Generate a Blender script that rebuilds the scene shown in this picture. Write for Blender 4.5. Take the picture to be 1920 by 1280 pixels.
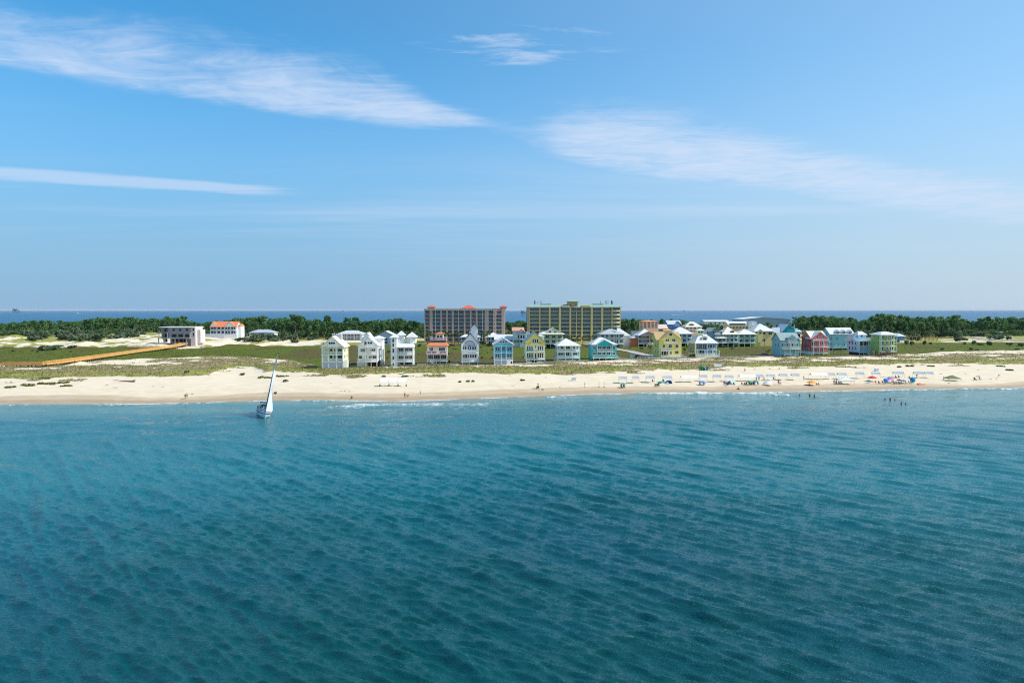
import bpy, bmesh, math, random
import numpy as np
from mathutils import Vector, Matrix
R = math.radians
rnd = random.Random(7)
for _o in list(bpy.data.objects): bpy.data.objects.remove(_o)
scene = bpy.context.scene
COL = scene.collection

# ------------------------------------------------------------------ camera, sky, sun, exposure
CAM_Z = 28.0
PITCH = math.atan(58.6 / 1280.0)
cam_d = bpy.data.cameras.new('camera'); cam_d.lens = 24.0; cam_d.sensor_width = 36.0
cam_d.clip_start = 0.5; cam_d.clip_end = 150000.0
cam = bpy.data.objects.new('camera', cam_d); COL.objects.link(cam)
cam.location = (0, 0, CAM_Z); cam.rotation_euler = (math.pi/2 - PITCH, 0, 0)
scene.camera = cam

SUN_EL, SUN_AZ = R(45), R(-3)            # azimuth measured from +X towards +Y
world = bpy.data.worlds.new('World'); scene.world = world; world.use_nodes = True

def build_world():
    nt = world.node_tree; N = nt.nodes; L = nt.links; N.clear()
    def nd(t, **k):
        n = N.new(t)
        for a, v in k.items(): setattr(n, a, v)
        return n
    def math_(op, a, b=None, clamp=False):
        n = nd('ShaderNodeMath', operation=op); n.use_clamp = clamp
        for i, s in enumerate((a, b)):
            if s is None: continue
            if isinstance(s, (int, float)): n.inputs[i].default_value = s
            else: L.new(s, n.inputs[i])
        return n.outputs[0]
    sky = nd('ShaderNodeTexSky', sky_type='NISHITA', sun_disc=False)
    sky.sun_elevation = SUN_EL; sky.sun_rotation = R(90) - SUN_AZ
    sky.altitude = 0; sky.air_density = 1.0; sky.dust_density = 0.6; sky.ozone_density = 3.0
    hsv = nd('ShaderNodeHueSaturation'); hsv.inputs['Saturation'].default_value = SKY_SAT
    L.new(sky.outputs[0], hsv.inputs['Color'])
    tint = nd('ShaderNodeMix', data_type='RGBA', blend_type='MULTIPLY'); tint.inputs[0].default_value = 1.0
    L.new(hsv.outputs[0], tint.inputs[6]); tint.inputs[7].default_value = SKY_TINT
    tc = nd('ShaderNodeTexCoord'); sep = nd('ShaderNodeSeparateXYZ'); L.new(tc.outputs['Generated'], sep.inputs[0])
    z = math_('MAXIMUM', sep.outputs[2], 0.02)
    px = math_('DIVIDE', sep.outputs[0], z); py = math_('DIVIDE', sep.outputs[1], z)
    cmb = nd('ShaderNodeCombineXYZ'); L.new(px, cmb.inputs[0]); L.new(py, cmb.inputs[1])
    def rot(ang, sx, sy):
        m = nd('ShaderNodeMapping'); m.inputs['Rotation'].default_value = (0, 0, ang); m.inputs['Scale'].default_value = (sx, sy, 1)
        L.new(cmb.outputs[0], m.inputs[0]); return m.outputs[0]
    def noise(vec, sc, det, rough, dist=0.0):
        n = nd('ShaderNodeTexNoise'); n.inputs['Scale'].default_value = sc; n.inputs['Detail'].default_value = det
        n.inputs['Roughness'].default_value = rough; n.inputs['Distortion'].default_value = dist
        L.new(vec, n.inputs['Vector']); return n.outputs[0]
    def sstep(v, a, b):
        n = nd('ShaderNodeMapRange', interpolation_type='SMOOTHSTEP'); n.inputs[1].default_value = a; n.inputs[2].default_value = b
        L.new(v, n.inputs[0]); return n.outputs[0]
    def curve_(v, lo, hi, pts):
        n = nd('ShaderNodeFloatCurve'); c = n.mapping.curves[0]
        L.new(math_('DIVIDE', math_('SUBTRACT', v, lo), hi-lo), n.inputs['Value'])
        P = [((x-lo)/(hi-lo), y) for x, y in pts]; c.points[0].location = P[0]; c.points[1].location = P[-1]
        for q in P[1:-1]: c.points.new(*q)
        n.mapping.update(); return n.outputs[0]
    # wandering of the bands
    wob = math_('MULTIPLY', math_('SUBTRACT', noise(rot(0.3, .5, .5), 1.1, 3, .5), 0.5), .7)
    ang1 = math.atan(.57)
    fib = noise(rot(-ang1 + .55, 1.0, 2.4), 2.3, 10, .66, 1.3)     # fibres lying obliquely across the band
    puff = noise(rot(.8, 1, 1), 2.1, 11, .62, .55)
    def band(c, slope, w_up, w_dn):
        # signed distance to the line y = c + slope x, in the plane of the cloud layer
        d = math_('ADD', math_('MULTIPLY', math_('SUBTRACT', math_('SUBTRACT', py, c), math_('MULTIPLY', px, slope)), 1/math.sqrt(1+slope*slope)), wob)
        up = math_('DIVIDE', math_('MAXIMUM', math_('MULTIPLY', d, -1.0), 0.0), w_up); dn = math_('DIVIDE', math_('MAXIMUM', d, 0.0), w_dn)
        q = math_('ADD', up, dn)
        return math_('SUBTRACT', 1.0, math_('MULTIPLY', q, q), clamp=True)
    # the long band swells and thins along its length (nearer = higher in the sky)
    wup = curve_(px, -6, 8, [(-6, .5), (-2.6, .55), (-1.6, .62), (-1.0, .85), (-.45, .60), (-.15, .34), (.05, .50), (.40, .85), (1.1, .95), (2.2, .85), (3.6, .95), (8, .7)])
    wdn = curve_(px, -6, 8, [(-6, .4), (-1.8, .45), (-.9, .42), (-.35, .26), (-.1, .16), (.1, .55), (.8, .85), (1.6, .85), (2.6, .75), (4, 1.0), (8, .8)])
    den = curve_(px, -6, 8, [(-6, .7), (-2.2, .85), (-1.5, .80), (-1.0, .95), (-.6, .95), (-.2, .66), (0, .48), (.28, .78), (.75, .98), (1.2, 1.0), (2.2, 1.0), (3.4, .98), (8, .7)])
    d1 = math_('MULTIPLY', band(3.80, .60, wup, wdn), den)
    mixn = math_('ADD', math_('MULTIPLY', math_('SUBTRACT', math_('ADD', math_('MULTIPLY', fib, .5), math_('MULTIPLY', puff, .5)), .5), 2.6), .5)
    c1 = sstep(math_('ADD', mixn, math_('MULTIPLY', d1, 1.15)), .70, 2.05)
    c1 = math_('MULTIPLY', c1, sstep(d1, .0, .75))
    fib2 = noise(rot(-.36, .25, 1.6), 1.3, 8, .6, .3)
    b2 = math_('MULTIPLY', band(6.45, .36, .33, .40), sstep(math_('MULTIPLY', px, -1.0), 1.2, 2.6))
    c2 = math_('MULTIPLY', sstep(math_('ADD', fib2, math_('MULTIPLY', b2, .5)), .52, .98), sstep(b2, 0, .7))
    # thin veil and small shreds
    veil = math_('MULTIPLY', sstep(noise(rot(-.42, .12, .5), 1.0, 7, .6, .3), .46, .80), math_('MULTIPLY', .42, math_('SUBTRACT', 1.0, sstep(sep.outputs[2], .16, .40))))
    shred = math_('MULTIPLY', sstep(noise(rot(-.9, 2.2, 5.5), 1.0, 6, .6, .6), .66, .80), sstep(noise(rot(.2, .7, .7), 1.0, 2, .5), .56, .70))
    shred = math_('MULTIPLY', shred, .45)
    # a few torn shreds above the gap
    ex, ey = math_('DIVIDE', math_('SUBTRACT', px, .03), .55), math_('DIVIDE', math_('SUBTRACT', py, 2.64), .24)
    spot = math_('SUBTRACT', 1.0, math_('ADD', math_('MULTIPLY', ex, ex), math_('MULTIPLY', ey, ey)), clamp=True)
    sh2 = math_('MULTIPLY', sstep(math_('ADD', noise(rot(-.95, 3.2, 9.0), 1.0, 7, .62, .5), math_('MULTIPLY', spot, .18)), .60, .84), sstep(spot, 0, .5))
    shred = math_('MAXIMUM', shred, math_('MULTIPLY', sh2, .5))
    cov = math_('MAXIMUM', math_('MAXIMUM', math_('MULTIPLY', c1, .82), math_('MULTIPLY', c2, .50)), math_('MAXIMUM', veil, shred))
    cov = math_('MULTIPLY', cov, sstep(sep.outputs[2], .045, .14))
    # low haze bank over the horizon, slightly brighter on the sun's side (as the sky model has it)
    hz = sstep(math_('MULTIPLY', sep.outputs[2], -1.0), -.37, .0)
    # forward scattering: the air pales towards the sun
    nrm = nd('ShaderNodeVectorMath', operation='DOT_PRODUCT'); L.new(tc.outputs['Generated'], nrm.inputs[0])
    nrm.inputs[1].default_value = (math.cos(SUN_EL)*math.cos(SUN_AZ), math.cos(SUN_EL)*math.sin(SUN_AZ), math.sin(SUN_EL))
    gl = math_('MULTIPLY', sstep(nrm.outputs['Value'], -.15, 1.15), .60)
    mixh = nd('ShaderNodeMix', data_type='RGBA'); L.new(math_('MULTIPLY', hz, HAZE_SKY), mixh.inputs[0])
    L.new(tint.outputs[2], mixh.inputs[6]); 
    hcol = nd('ShaderNodeMix', data_type='RGBA'); L.new(sstep(nrm.outputs['Value'], -.30, .62), hcol.inputs[0]); hcol.inputs[6].default_value = HAZE_COL; hcol.inputs[7].default_value = HAZE_SUN
    L.new(hcol.outputs[2], mixh.inputs[7])
    mixg = nd('ShaderNodeMix', data_type='RGBA'); L.new(gl, mixg.inputs[0]); L.new(mixh.outputs[2], mixg.inputs[6]); mixg.inputs[7].default_value = GLOW_COL
    mix = nd('ShaderNodeMix', data_type='RGBA'); L.new(cov, mix.inputs[0])
    L.new(mixg.outputs[2], mix.inputs[6]); mix.inputs[7].default_value = CLOUD_COL
    bg = nd('ShaderNodeBackground'); bg.inputs[1].default_value = SKY_STRENGTH
    L.new(mix.outputs[2], bg.inputs[0])
    out = nd('ShaderNodeOutputWorld'); L.new(bg.outputs[0], out.inputs[0])

SKY_STRENGTH = 0.15
SKY_SAT = 1.0
SKY_TINT = (0.31, .85, 1.02, 1)
HAZE_SKY, HAZE_COL = 0.92, (1.50, 2.36, 3.56, 1)
HAZE_SUN = (2.95, 3.45, 4.15, 1)
HAZE_DENSITY = 2.0e-5
GLOW_COL = (2.95, 3.5, 3.95, 1)
CLOUD_COL = (3.5, 4.05, 5.0, 1)
build_world()

sun_d = bpy.data.lights.new('sun', 'SUN'); sun_d.energy = 3.9; sun_d.angle = R(0.53); sun_d.color = (1.0, 0.95, 0.87)
sun = bpy.data.objects.new('sun', sun_d); COL.objects.link(sun)
_sd = Vector((math.cos(SUN_EL)*math.cos(SUN_AZ), math.cos(SUN_EL)*math.sin(SUN_AZ), math.sin(SUN_EL)))
sun.rotation_euler = _sd.to_track_quat('Z', 'Y').to_euler(); sun.location = (300, 200, 300)
vs = scene.view_settings
vs.view_transform = 'Standard'; vs.look = 'None'; vs.exposure = 0.35; vs.gamma = 1.0; vs.use_curve_mapping = False
scene.render.engine = 'CYCLES'; scene.cycles.filter_width = 1.1; scene.cycles.use_denoising = False; scene.cycles.sample_clamp_direct = 2.5; scene.cycles.sample_clamp_indirect = 4.0; scene.cycles.use_adaptive_sampling = False
scene.cycles.max_bounces = 6; scene.cycles.diffuse_bounces = 4; scene.cycles.glossy_bounces = 3
scene.cycles.transmission_bounces = 3; scene.cycles.caustics_reflective = False; scene.cycles.caustics_refractive = False

# ------------------------------------------------------------------ materials (procedural)
def lin(c):
    return tuple((v/255.0/12.92 if v/255.0 <= .04045 else ((v/255.0+.055)/1.055)**2.4) for v in c)
_M = {}
def mat(name, rgb, rough=.75, var=.12, scale=.9, metal=0.0, spec=.4, bump=0.0, streak=0.0):
    """paint / fabric / wood with procedural colour variation; rgb is sRGB 0-255 of the base colour"""
    key = (name, rgb, rough, var, scale, metal, bump, streak)
    if key in _M: return _M[key]
    m = bpy.data.materials.new(name); m.use_nodes = True; nt = m.node_tree; N = nt.nodes; L = nt.links
    b = N['Principled BSDF']; b.inputs['Roughness'].default_value = rough; b.inputs['Metallic'].default_value = metal
    b.inputs['Specular IOR Level'].default_value = spec
    c = lin(rgb)
    tc = N.new('ShaderNodeTexCoord'); mp = N.new('ShaderNodeMapping'); L.new(tc.outputs['Object'], mp.inputs[0])
    if streak: mp.inputs['Scale'].default_value = (1, 1, streak)
    n = N.new('ShaderNodeTexNoise'); n.inputs['Scale'].default_value = scale; n.inputs['Detail'].default_value = 5; n.inputs['Roughness'].default_value = .65
    L.new(mp.outputs[0], n.inputs['Vector'])
    mr = N.new('ShaderNodeMapRange'); mr.inputs[1].default_value = .3; mr.inputs[2].default_value = .7
    mr.inputs[3].default_value = 1 - var; mr.inputs[4].default_value = 1 + var; L.new(n.outputs[0], mr.inputs[0])
    mx = N.new('ShaderNodeVectorMath'); mx.operation = 'SCALE'; mx.inputs[0].default_value = c; L.new(mr.outputs[0], mx.inputs[3])
    L.new(mx.outputs[0], b.inputs['Base Color'])
    if bump:
        bp = N.new('ShaderNodeBump'); bp.inputs['Strength'].default_value = bump; L.new(n.outputs[0], bp.inputs['Height']); L.new(bp.outputs[0], b.inputs['Normal'])
    _M[key] = m; return m
def glass(rgb=(30, 44, 56), name='window_glass'):
    return mat(name, rgb, rough=.12, var=.35, scale=.35, spec=.55)
def seam_roof(rgb):
    """standing seam metal: raised ribs every 0.45 m as fine relief, faint tonal change from sheet to sheet"""
    key = ('seam', rgb)
    if key in _M: return _M[key]
    m = bpy.data.materials.new('seam_metal'); m.use_nodes = True; nt = m.node_tree; N = nt.nodes; L = nt.links
    b = N['Principled BSDF']; b.inputs['Roughness'].default_value = .42; b.inputs['Metallic'].default_value = .0
    tc = N.new('ShaderNodeTexCoord')
    w = N.new('ShaderNodeTexWave'); w.inputs['Scale'].default_value = .7; w.inputs['Distortion'].default_value = .3; L.new(tc.outputs['Object'], w.inputs['Vector'])
    n = N.new('ShaderNodeTexNoise'); n.inputs['Scale'].default_value = .55; n.inputs['Detail'].default_value = 6; L.new(tc.outputs['Object'], n.inputs['Vector'])
    add = N.new('ShaderNodeMath'); add.operation = 'MULTIPLY_ADD'; L.new(w.outputs[1], add.inputs[0]); add.inputs[1].default_value = .10; L.new(n.outputs[0], add.inputs[2])
    mr = N.new('ShaderNodeMapRange'); mr.inputs[1].default_value = .3; mr.inputs[2].default_value = .8; mr.inputs[3].default_value = .84; mr.inputs[4].default_value = 1.08
    L.new(add.outputs[0], mr.inputs[0])
    mx = N.new('ShaderNodeVectorMath'); mx.operation = 'SCALE'; mx.inputs[0].default_value = lin(rgb); L.new(mr.outputs[0], mx.inputs[3]); L.new(mx.outputs[0], b.inputs['Base Color'])
    _M[key] = m; return m
WHITE = mat('white_paint', (236, 236, 232), .6, .06)
TRIM = mat('white_trim', (232, 232, 228), .55, .04)
DARK = mat('shade_and_dark_parts', (34, 38, 42), .8, .2)  # near-black paint for the shade inside openings, also for some dark fittings
GLASS = glass()
WOOD = mat('weathered_wood', (128, 112, 92), .85, .25, 2.0)
CONC = mat('concrete', (176, 172, 164), .85, .14, .8)
SKIN = mat('skin', (196, 146, 116), .6, .05)
SKIN2 = mat('tanned_skin', (150, 100, 74), .6, .05)

# ------------------------------------------------------------------ objects
def tag(o, label=None, cat=None, group=None, kind=None):
    if label: o['label'] = label
    if cat: o['category'] = cat
    if group: o['group'] = group
    if kind: o['kind'] = kind
    return o
def empty(name, loc, rz=0.0, label=None, cat=None, group=None):
    o = bpy.data.objects.new(name, None); o.empty_display_size = .5; COL.objects.link(o)
    o.location = loc; o.rotation_euler = (0, 0, rz); return tag(o, label, cat, group)
def link(name, me, parent=None, loc=None):
    o = bpy.data.objects.new(name, me); COL.objects.link(o)
    if parent is not None: o.parent = parent
    if loc is not None: o.location = loc
    return o
def kids(o): return [c for c in COL.objects if c.parent == o]
_children = {}
def dup(root, loc, rz, label=None, group=None, scale=None):
    """copy of a thing with copies of its parts and sub-parts (mesh data shared)"""
    def rec(o, par):
        c = o.copy(); COL.objects.link(c); c.parent = par
        for ch in o.children: rec(ch, c)
        return c
    r = root.copy(); COL.objects.link(r); r.location = loc; r.rotation_euler = (0, 0, rz)
    if scale: r.scale = scale
    for ch in root.children: rec(ch, r)
    if label: r['label'] = label
    if group: r['group'] = group
    return r

class MB:
    """collects boxes, prisms, tubes; build() links them as ONE mesh object"""
    def __init__(s): s.v = []; s.f = []; s.mi = []; s.cur = 0
    def add(s, vs, fs):
        b = len(s.v); s.v += [tuple(v) for v in vs]; s.f += [tuple(b+i for i in f) for f in fs]; s.mi += [s.cur]*len(fs); return s
    def box(s, x0, x1, y0, y1, z0, z1):
        if x0 > x1: x0, x1 = x1, x0
        if y0 > y1: y0, y1 = y1, y0
        if z0 > z1: z0, z1 = z1, z0
        return s.add([(x0,y0,z0),(x1,y0,z0),(x1,y1,z0),(x0,y1,z0),(x0,y0,z1),(x1,y0,z1),(x1,y1,z1),(x0,y1,z1)],
                     [(3,2,1,0),(4,5,6,7),(0,1,5,4),(1,2,6,5),(2,3,7,6),(3,0,4,7)])
    def prism_y(s, pts, y0, y1):
        """polygon in x-z (counter-clockwise seen from -y) extruded along y"""
        n = len(pts); vs = [(x, y0, z) for x, z in pts] + [(x, y1, z) for x, z in pts]
        return s.add(vs, [tuple(range(n)), tuple(range(2*n-1, n-1, -1))] + [(i, n+i, n+(i+1)%n, (i+1)%n) for i in range(n)])
    def prism_x(s, pts, x0, x1):
        n = len(pts); vs = [(x0, y, z) for y, z in pts] + [(x1, y, z) for y, z in pts]
        return s.add(vs, [tuple(range(n-1, -1, -1)), tuple(range(n, 2*n))] + [(i, (i+1)%n, n+(i+1)%n, n+i) for i in range(n)])
    def prism_z(s, pts, z0, z1):
        n = len(pts); vs = [(x, y, z0) for x, y in pts] + [(x, y, z1) for x, y in pts]
        return s.add(vs, [tuple(range(n-1, -1, -1)), tuple(range(n, 2*n))] + [(i, (i+1)%n, n+(i+1)%n, n+i) for i in range(n)])
    def bar(s, p, q, r, n=5, r2=None):
        p, q = Vector(p), Vector(q); d = (q-p)
        if d.length < 1e-6: return s
        d.normalize(); a = d.orthogonal().normalized(); b = d.cross(a); r2 = r if r2 is None else r2
        vs = [p + (a*math.cos(2*math.pi*i/n) + b*math.sin(2*math.pi*i/n))*r for i in range(n)] + [q + (a*math.cos(2*math.pi*i/n) + b*math.sin(2*math.pi*i/n))*r2 for i in range(n)]
        return s.add(vs, [tuple(range(n-1, -1, -1)), tuple(range(n, 2*n))] + [(i, (i+1)%n, n+(i+1)%n, n+i) for i in range(n)])
    def build(s, name, m, parent=None, loc=None, smooth=False):
        me = bpy.data.meshes.new(name); me.from_pydata(s.v, [], s.f)
        ms = m if isinstance(m, (list, tuple)) else [m]
        for x in ms: me.materials.append(x)
        if len(ms) > 1: me.polygons.foreach_set('material_index', s.mi)
        if smooth: me.polygons.foreach_set('use_smooth', [True]*len(s.f))
        me.update(); return link(name, me, parent, loc)
def np_mesh(name, verts, faces, smooth=False, attrs=None):
    """verts (n,3), faces (m,k) numpy -> mesh"""
    me = bpy.data.meshes.new(name); n, (m, k) = len(verts), faces.shape
    me.vertices.add(n); me.vertices.foreach_set('co', np.ascontiguousarray(verts, dtype=np.float32).ravel())
    me.loops.add(m*k); me.loops.foreach_set('vertex_index', np.ascontiguousarray(faces, dtype=np.int32).ravel())
    me.polygons.add(m); me.polygons.foreach_set('loop_start', np.arange(0, m*k, k, dtype=np.int32))
    if smooth: me.polygons.foreach_set('use_smooth', np.ones(m, dtype=bool))
    for nm, a in (attrs or {}).items():
        at_ = me.attributes.new(nm, 'FLOAT', 'POINT'); at_.data.foreach_set('value', np.ascontiguousarray(a, dtype=np.float32))
    me.update(calc_edges=True); return me

# ------------------------------------------------------------------ measuring: photograph pixel -> ray -> point on the land
_c, _s = math.cos(PITCH), math.sin(PITCH)
def plane_at(px, py, z):
    r = (px-960)/1280; u = (640-py)/1280
    dy = _c + _s*u; dz = -_s + _c*u
    t = (z-CAM_Z)/dz; return r*t, dy*t
def curve(pts, z):
    a = np.array([plane_at(p, q, z) for p, q in pts]); return a[:, 0]/a[:, 1], a[:, 1]
_h = np.random.RandomState(11).rand(512)
_perm = np.random.RandomState(5).permutation(4096)
def vnoise(x, y, seed=0):
    x = np.asarray(x, dtype=float) + seed*17.31; y = np.asarray(y, dtype=float) + seed*9.17
    xi = np.floor(x).astype(np.int64); yi = np.floor(y).astype(np.int64); fx = x-xi; fy = y-yi
    fx = fx*fx*(3-2*fx); fy = fy*fy*(3-2*fy)
    def g(i, j): return _h[_perm[(_perm[(i + 131*seed) & 4095] + j) & 4095] & 511]
    return (g(xi, yi)*(1-fx)+g(xi+1, yi)*fx)*(1-fy) + (g(xi, yi+1)*(1-fx)+g(xi+1, yi+1)*fx)*fy
def fbm(x, y, seed=0, o=4):
    t = 0; a = .5; n = 0
    for i in range(o):
        t = t + a*vnoise(x*2**i, y*2**i, seed+i*3); n += a; a *= .5
    return t/n
def ss(a, b, v):
    t = np.clip((v-a)/(b-a), 0, 1); return t*t*(3-2*t)
SHORE = curve([(-300,760.5),(0,758.5),(200,757),(350,755),(450,752),(520,750),(600,749.5),(680,751),(740,752),(840,748.5),(930,745),(1020,742),(1100,739),(1220,737),(1330,736),(1460,734),(1580,732),(1700,730),(1850,728),(1920,726),(2300,720)], 0)
TOE = curve([(-300,714),(0,711),(60,713),(130,709),(200,707),(300,708),(345,707),(385,703),(415,696),(445,689),(475,690),(500,697),(560,700),(600,702),(640,704),(690,704),(760,701),(900,702),(960,703),(1010,704),(1060,700),(1130,699),(1200,697),(1300,694),(1380,690),(1440,690),(1520,688),(1600,686),(1700,684),(1800,683),(1920,681),(2300,677)], 2.2)
DBACK = curve([(-300,684),(0,682),(150,677),(300,671),(450,668),(540,674),(590,684),(600,690),(690,688),(780,685),(900,683),(1000,679),(1100,676),(1200,673.5),(1300,671),(1400,668),(1480,669),(1600,667),(1700,664),(1800,659),(1920,658),(2300,655)], 2.6)
FBACK = curve([(-300,655),(0,655),(140,655),(240,654),(330,655),(420,654),(520,650),(600,648),(700,645),(800,645),(1000,645),(1200,645),(1500,644),(1700,643),(1800,642),(1920,641),(2300,641)], 2.6)
WOODS = curve([(-300,632),(0,634),(120,632),(250,629),(300,627),(450,632),(560,636),(650,634),(780,634),(960,634),(1160,630),(1400,624),(1490,626),(1690,634),(1790,632),(1830,630),(1920,630),(2300,630)], 2.6)
def cy(c, u): return np.interp(u, c[0], c[1])
BAY_Y = 930.0
def hgt(x, y):
    x = np.asarray(x, dtype=float); y = np.asarray(y, dtype=float); u = x/np.maximum(y, 1)
    s = y - cy(SHORE, u); T = cy(TOE, u) - cy(SHORE, u); B = cy(DBACK, u) - cy(SHORE, u); F = cy(FBACK, u) - cy(SHORE, u); W = cy(WOODS, u) - cy(SHORE, u)
    h = np.where(s < 0, np.maximum(-4, .06*s), np.where(s < 11, .085*s, .935 + 1.4*np.clip((s-11)/np.maximum(T-11, 1), 0, 1)))
    h = h + (.34*(fbm(x/9, y/6, 3)-.5) + .10*(vnoise(x/2.6, y/2.2, 15)-.5))*ss(8, 20, s)
    win = ss(-3, 7, s-T)*(1-ss(-9, 0, s-B))
    dn = fbm(x/17, y/10, 4)
    h = h + win*(.25 + 2.3*np.clip(dn-.32, 0, 1)) 
    left = ss(-.30, -.42, u)*ss(-8, 10, s-F)*(1-ss(-6, 30, s-W))
    h = h + left*8.5*np.clip(.7*fbm(x/22, y/24, 6)+.3*fbm(x/8, y/9, 16)-.27, 0, 1)
    h = h + .35*(fbm(x/30, y/30, 8)-.5)*ss(5, 30, s-B)
    h = h - ss(BAY_Y-25, BAY_Y+25, y + 30*(fbm(x/60, y*0, 9)-.5))*4.5
    return h
def at(px, py):
    z = 2.4
    for _ in range(6):
        x, y = plane_at(px, py, z); z = .5*z + .5*float(hgt(x, y))
    x, y = plane_at(px, py, z)
    return Vector((x, y, float(hgt(x, y))))
# ------------------------------------------------------------------ land cover
def cover(x, y):
    """vegetation 0..1, greenness 0..1, wetness 0..1, pale sand 0..1 of the land at x, y"""
    x = np.asarray(x, float); y = np.asarray(y, float); u = x/np.maximum(y, 1)
    ys = cy(SHORE, u); T = cy(TOE, u); B = cy(DBACK, u); F = cy(FBACK, u); W = cy(WOODS, u)
    s = y - ys
    wetw = 12.5 + 7*(fbm(x/40, y*0, 12)-.5)*2 + 2.0*(fbm(x/9, y*0, 13)-.5)
    wet = 1 - ss(wetw-2.5, wetw+.8, s)
    wet = np.clip(.62*wet + .38*(1-ss(wetw*.45-1, wetw*.45+1.2, s)), 0, 1)
    n1 = fbm(x/15, y/9, 21); n2 = fbm(x/5.2, y/4, 22); n3 = fbm(x/42, y/16, 23)
    edge = 9*(fbm(x/13, y/13, 24)-.5) + 5*(n2-.5)
    dz = ss(-2, 5, y - T + edge)                                    # seaward edge of the dune plants
    behind = ss(-5, 5, y - B + edge)                                # marsh meadow behind the dunes
    front_belt = np.exp(-((y-T-9)/9)**2)
    sandy = ss(.50, .63, .25*n3 + .45*n1 + .30*n2 + .10*np.clip((y-T-20)/40, 0, 1) - .22*front_belt - .06*(1-ss(-.40, -.28, u)))
    veg_d = dz*(1-behind)*np.clip(.96 - .92*sandy + .35*(n2-.5), 0, 1)
    toes = ss(.60, .68, fbm(x/10, y/6, 26))*ss(-16, -4, y-T)*(1-dz)*.95 # young dune plants in front
    green_d = np.clip(.80*front_belt + 1.1*(n1-.47), 0, 1)
    str_ = fbm(x/34, y/42, 27)
    meadow = behind*(1-ss(-10, 14, y-F+edge))
    veg_m = meadow*1.0
    green_m = ss(.42, .66, str_ + .22*(1-ss(-.42, -.30, u)) + .10*ss(.55, .58, u))*.95
    backz = ss(-10, 14, y-F+edge)*(1-ss(-14, 14, y-W+2*edge))
    mid = ss(-.30, -.25, u)*(1-ss(.53, .57, u))
    veg_b = backz*np.clip((ss(.40, .60, fbm(x/13, y/30, 28))*.75+.22)*(1-mid) + mid*ss(.33, .5, fbm(x/28, y/30, 29)), 0, 1)
    wood = ss(-14, 14, y-W+2*edge)
    veg = np.clip(veg_d + toes + veg_m + veg_b + wood, 0, 1)
    tot = np.maximum(dz*(1-behind) + toes + meadow + backz + wood, 1e-3)
    green = np.clip((green_d*(dz*(1-behind)+toes) + (green_m*.6+1.4)*meadow + .85*backz + .5*wood)/tot, 0, 2)
    pale = np.clip(ss(4, 40, s)*.6 + .4*backz, 0, 1)
    return veg, green, wet, pale

def attr_node(nt, nm):
    n = nt.nodes.new('ShaderNodeAttribute'); n.attribute_name = nm; return n.outputs['Fac']
class NT:
    """small helper to write shader maths"""
    def __init__(s, m): s.nt = m.node_tree; s.N = s.nt.nodes; s.L = s.nt.links
    def m(s, op, a, b=None, c=None, clamp=False):
        n = s.N.new('ShaderNodeMath'); n.operation = op; n.use_clamp = clamp
        for i, v in enumerate((a, b, c)):
            if v is None: continue
            if isinstance(v, (int, float)): n.inputs[i].default_value = v
            else: s.L.new(v, n.inputs[i])
        return n.outputs[0]
    def noise(s, vec, scale, det=4, rough=.6, dist=0, map_=None):
        if map_:
            mp = s.N.new('ShaderNodeMapping'); mp.inputs['Scale'].default_value = map_[:3]
            if len(map_) > 3: mp.inputs['Rotation'].default_value = (0, 0, map_[3])
            s.L.new(vec, mp.inputs[0]); vec = mp.outputs[0]
        n = s.N.new('ShaderNodeTexNoise'); n.inputs['Scale'].default_value = scale; n.inputs['Detail'].default_value = det
        n.inputs['Roughness'].default_value = rough; n.inputs['Distortion'].default_value = dist
        s.L.new(vec, n.inputs['Vector']); return n.outputs[0]
    def ss(s, v, a, b, lo=0, hi=1):
        n = s.N.new('ShaderNodeMapRange'); n.interpolation_type = 'SMOOTHSTEP'
        n.inputs[1].default_value = a; n.inputs[2].default_value = b; n.inputs[3].default_value = lo; n.inputs[4].default_value = hi
        s.L.new(v, n.inputs[0]); return n.outputs[0]
    def mix(s, f, a, b):
        n = s.N.new('ShaderNodeMix'); n.data_type = 'RGBA'
        if isinstance(f, (int, float)): n.inputs[0].default_value = f
        else: s.L.new(f, n.inputs[0])
        for i, v in ((6, a), (7, b)):
            if isinstance(v, tuple): n.inputs[i].default_value = (*v, 1)
            else: s.L.new(v, n.inputs[i])
        return n.outputs[2]

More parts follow.
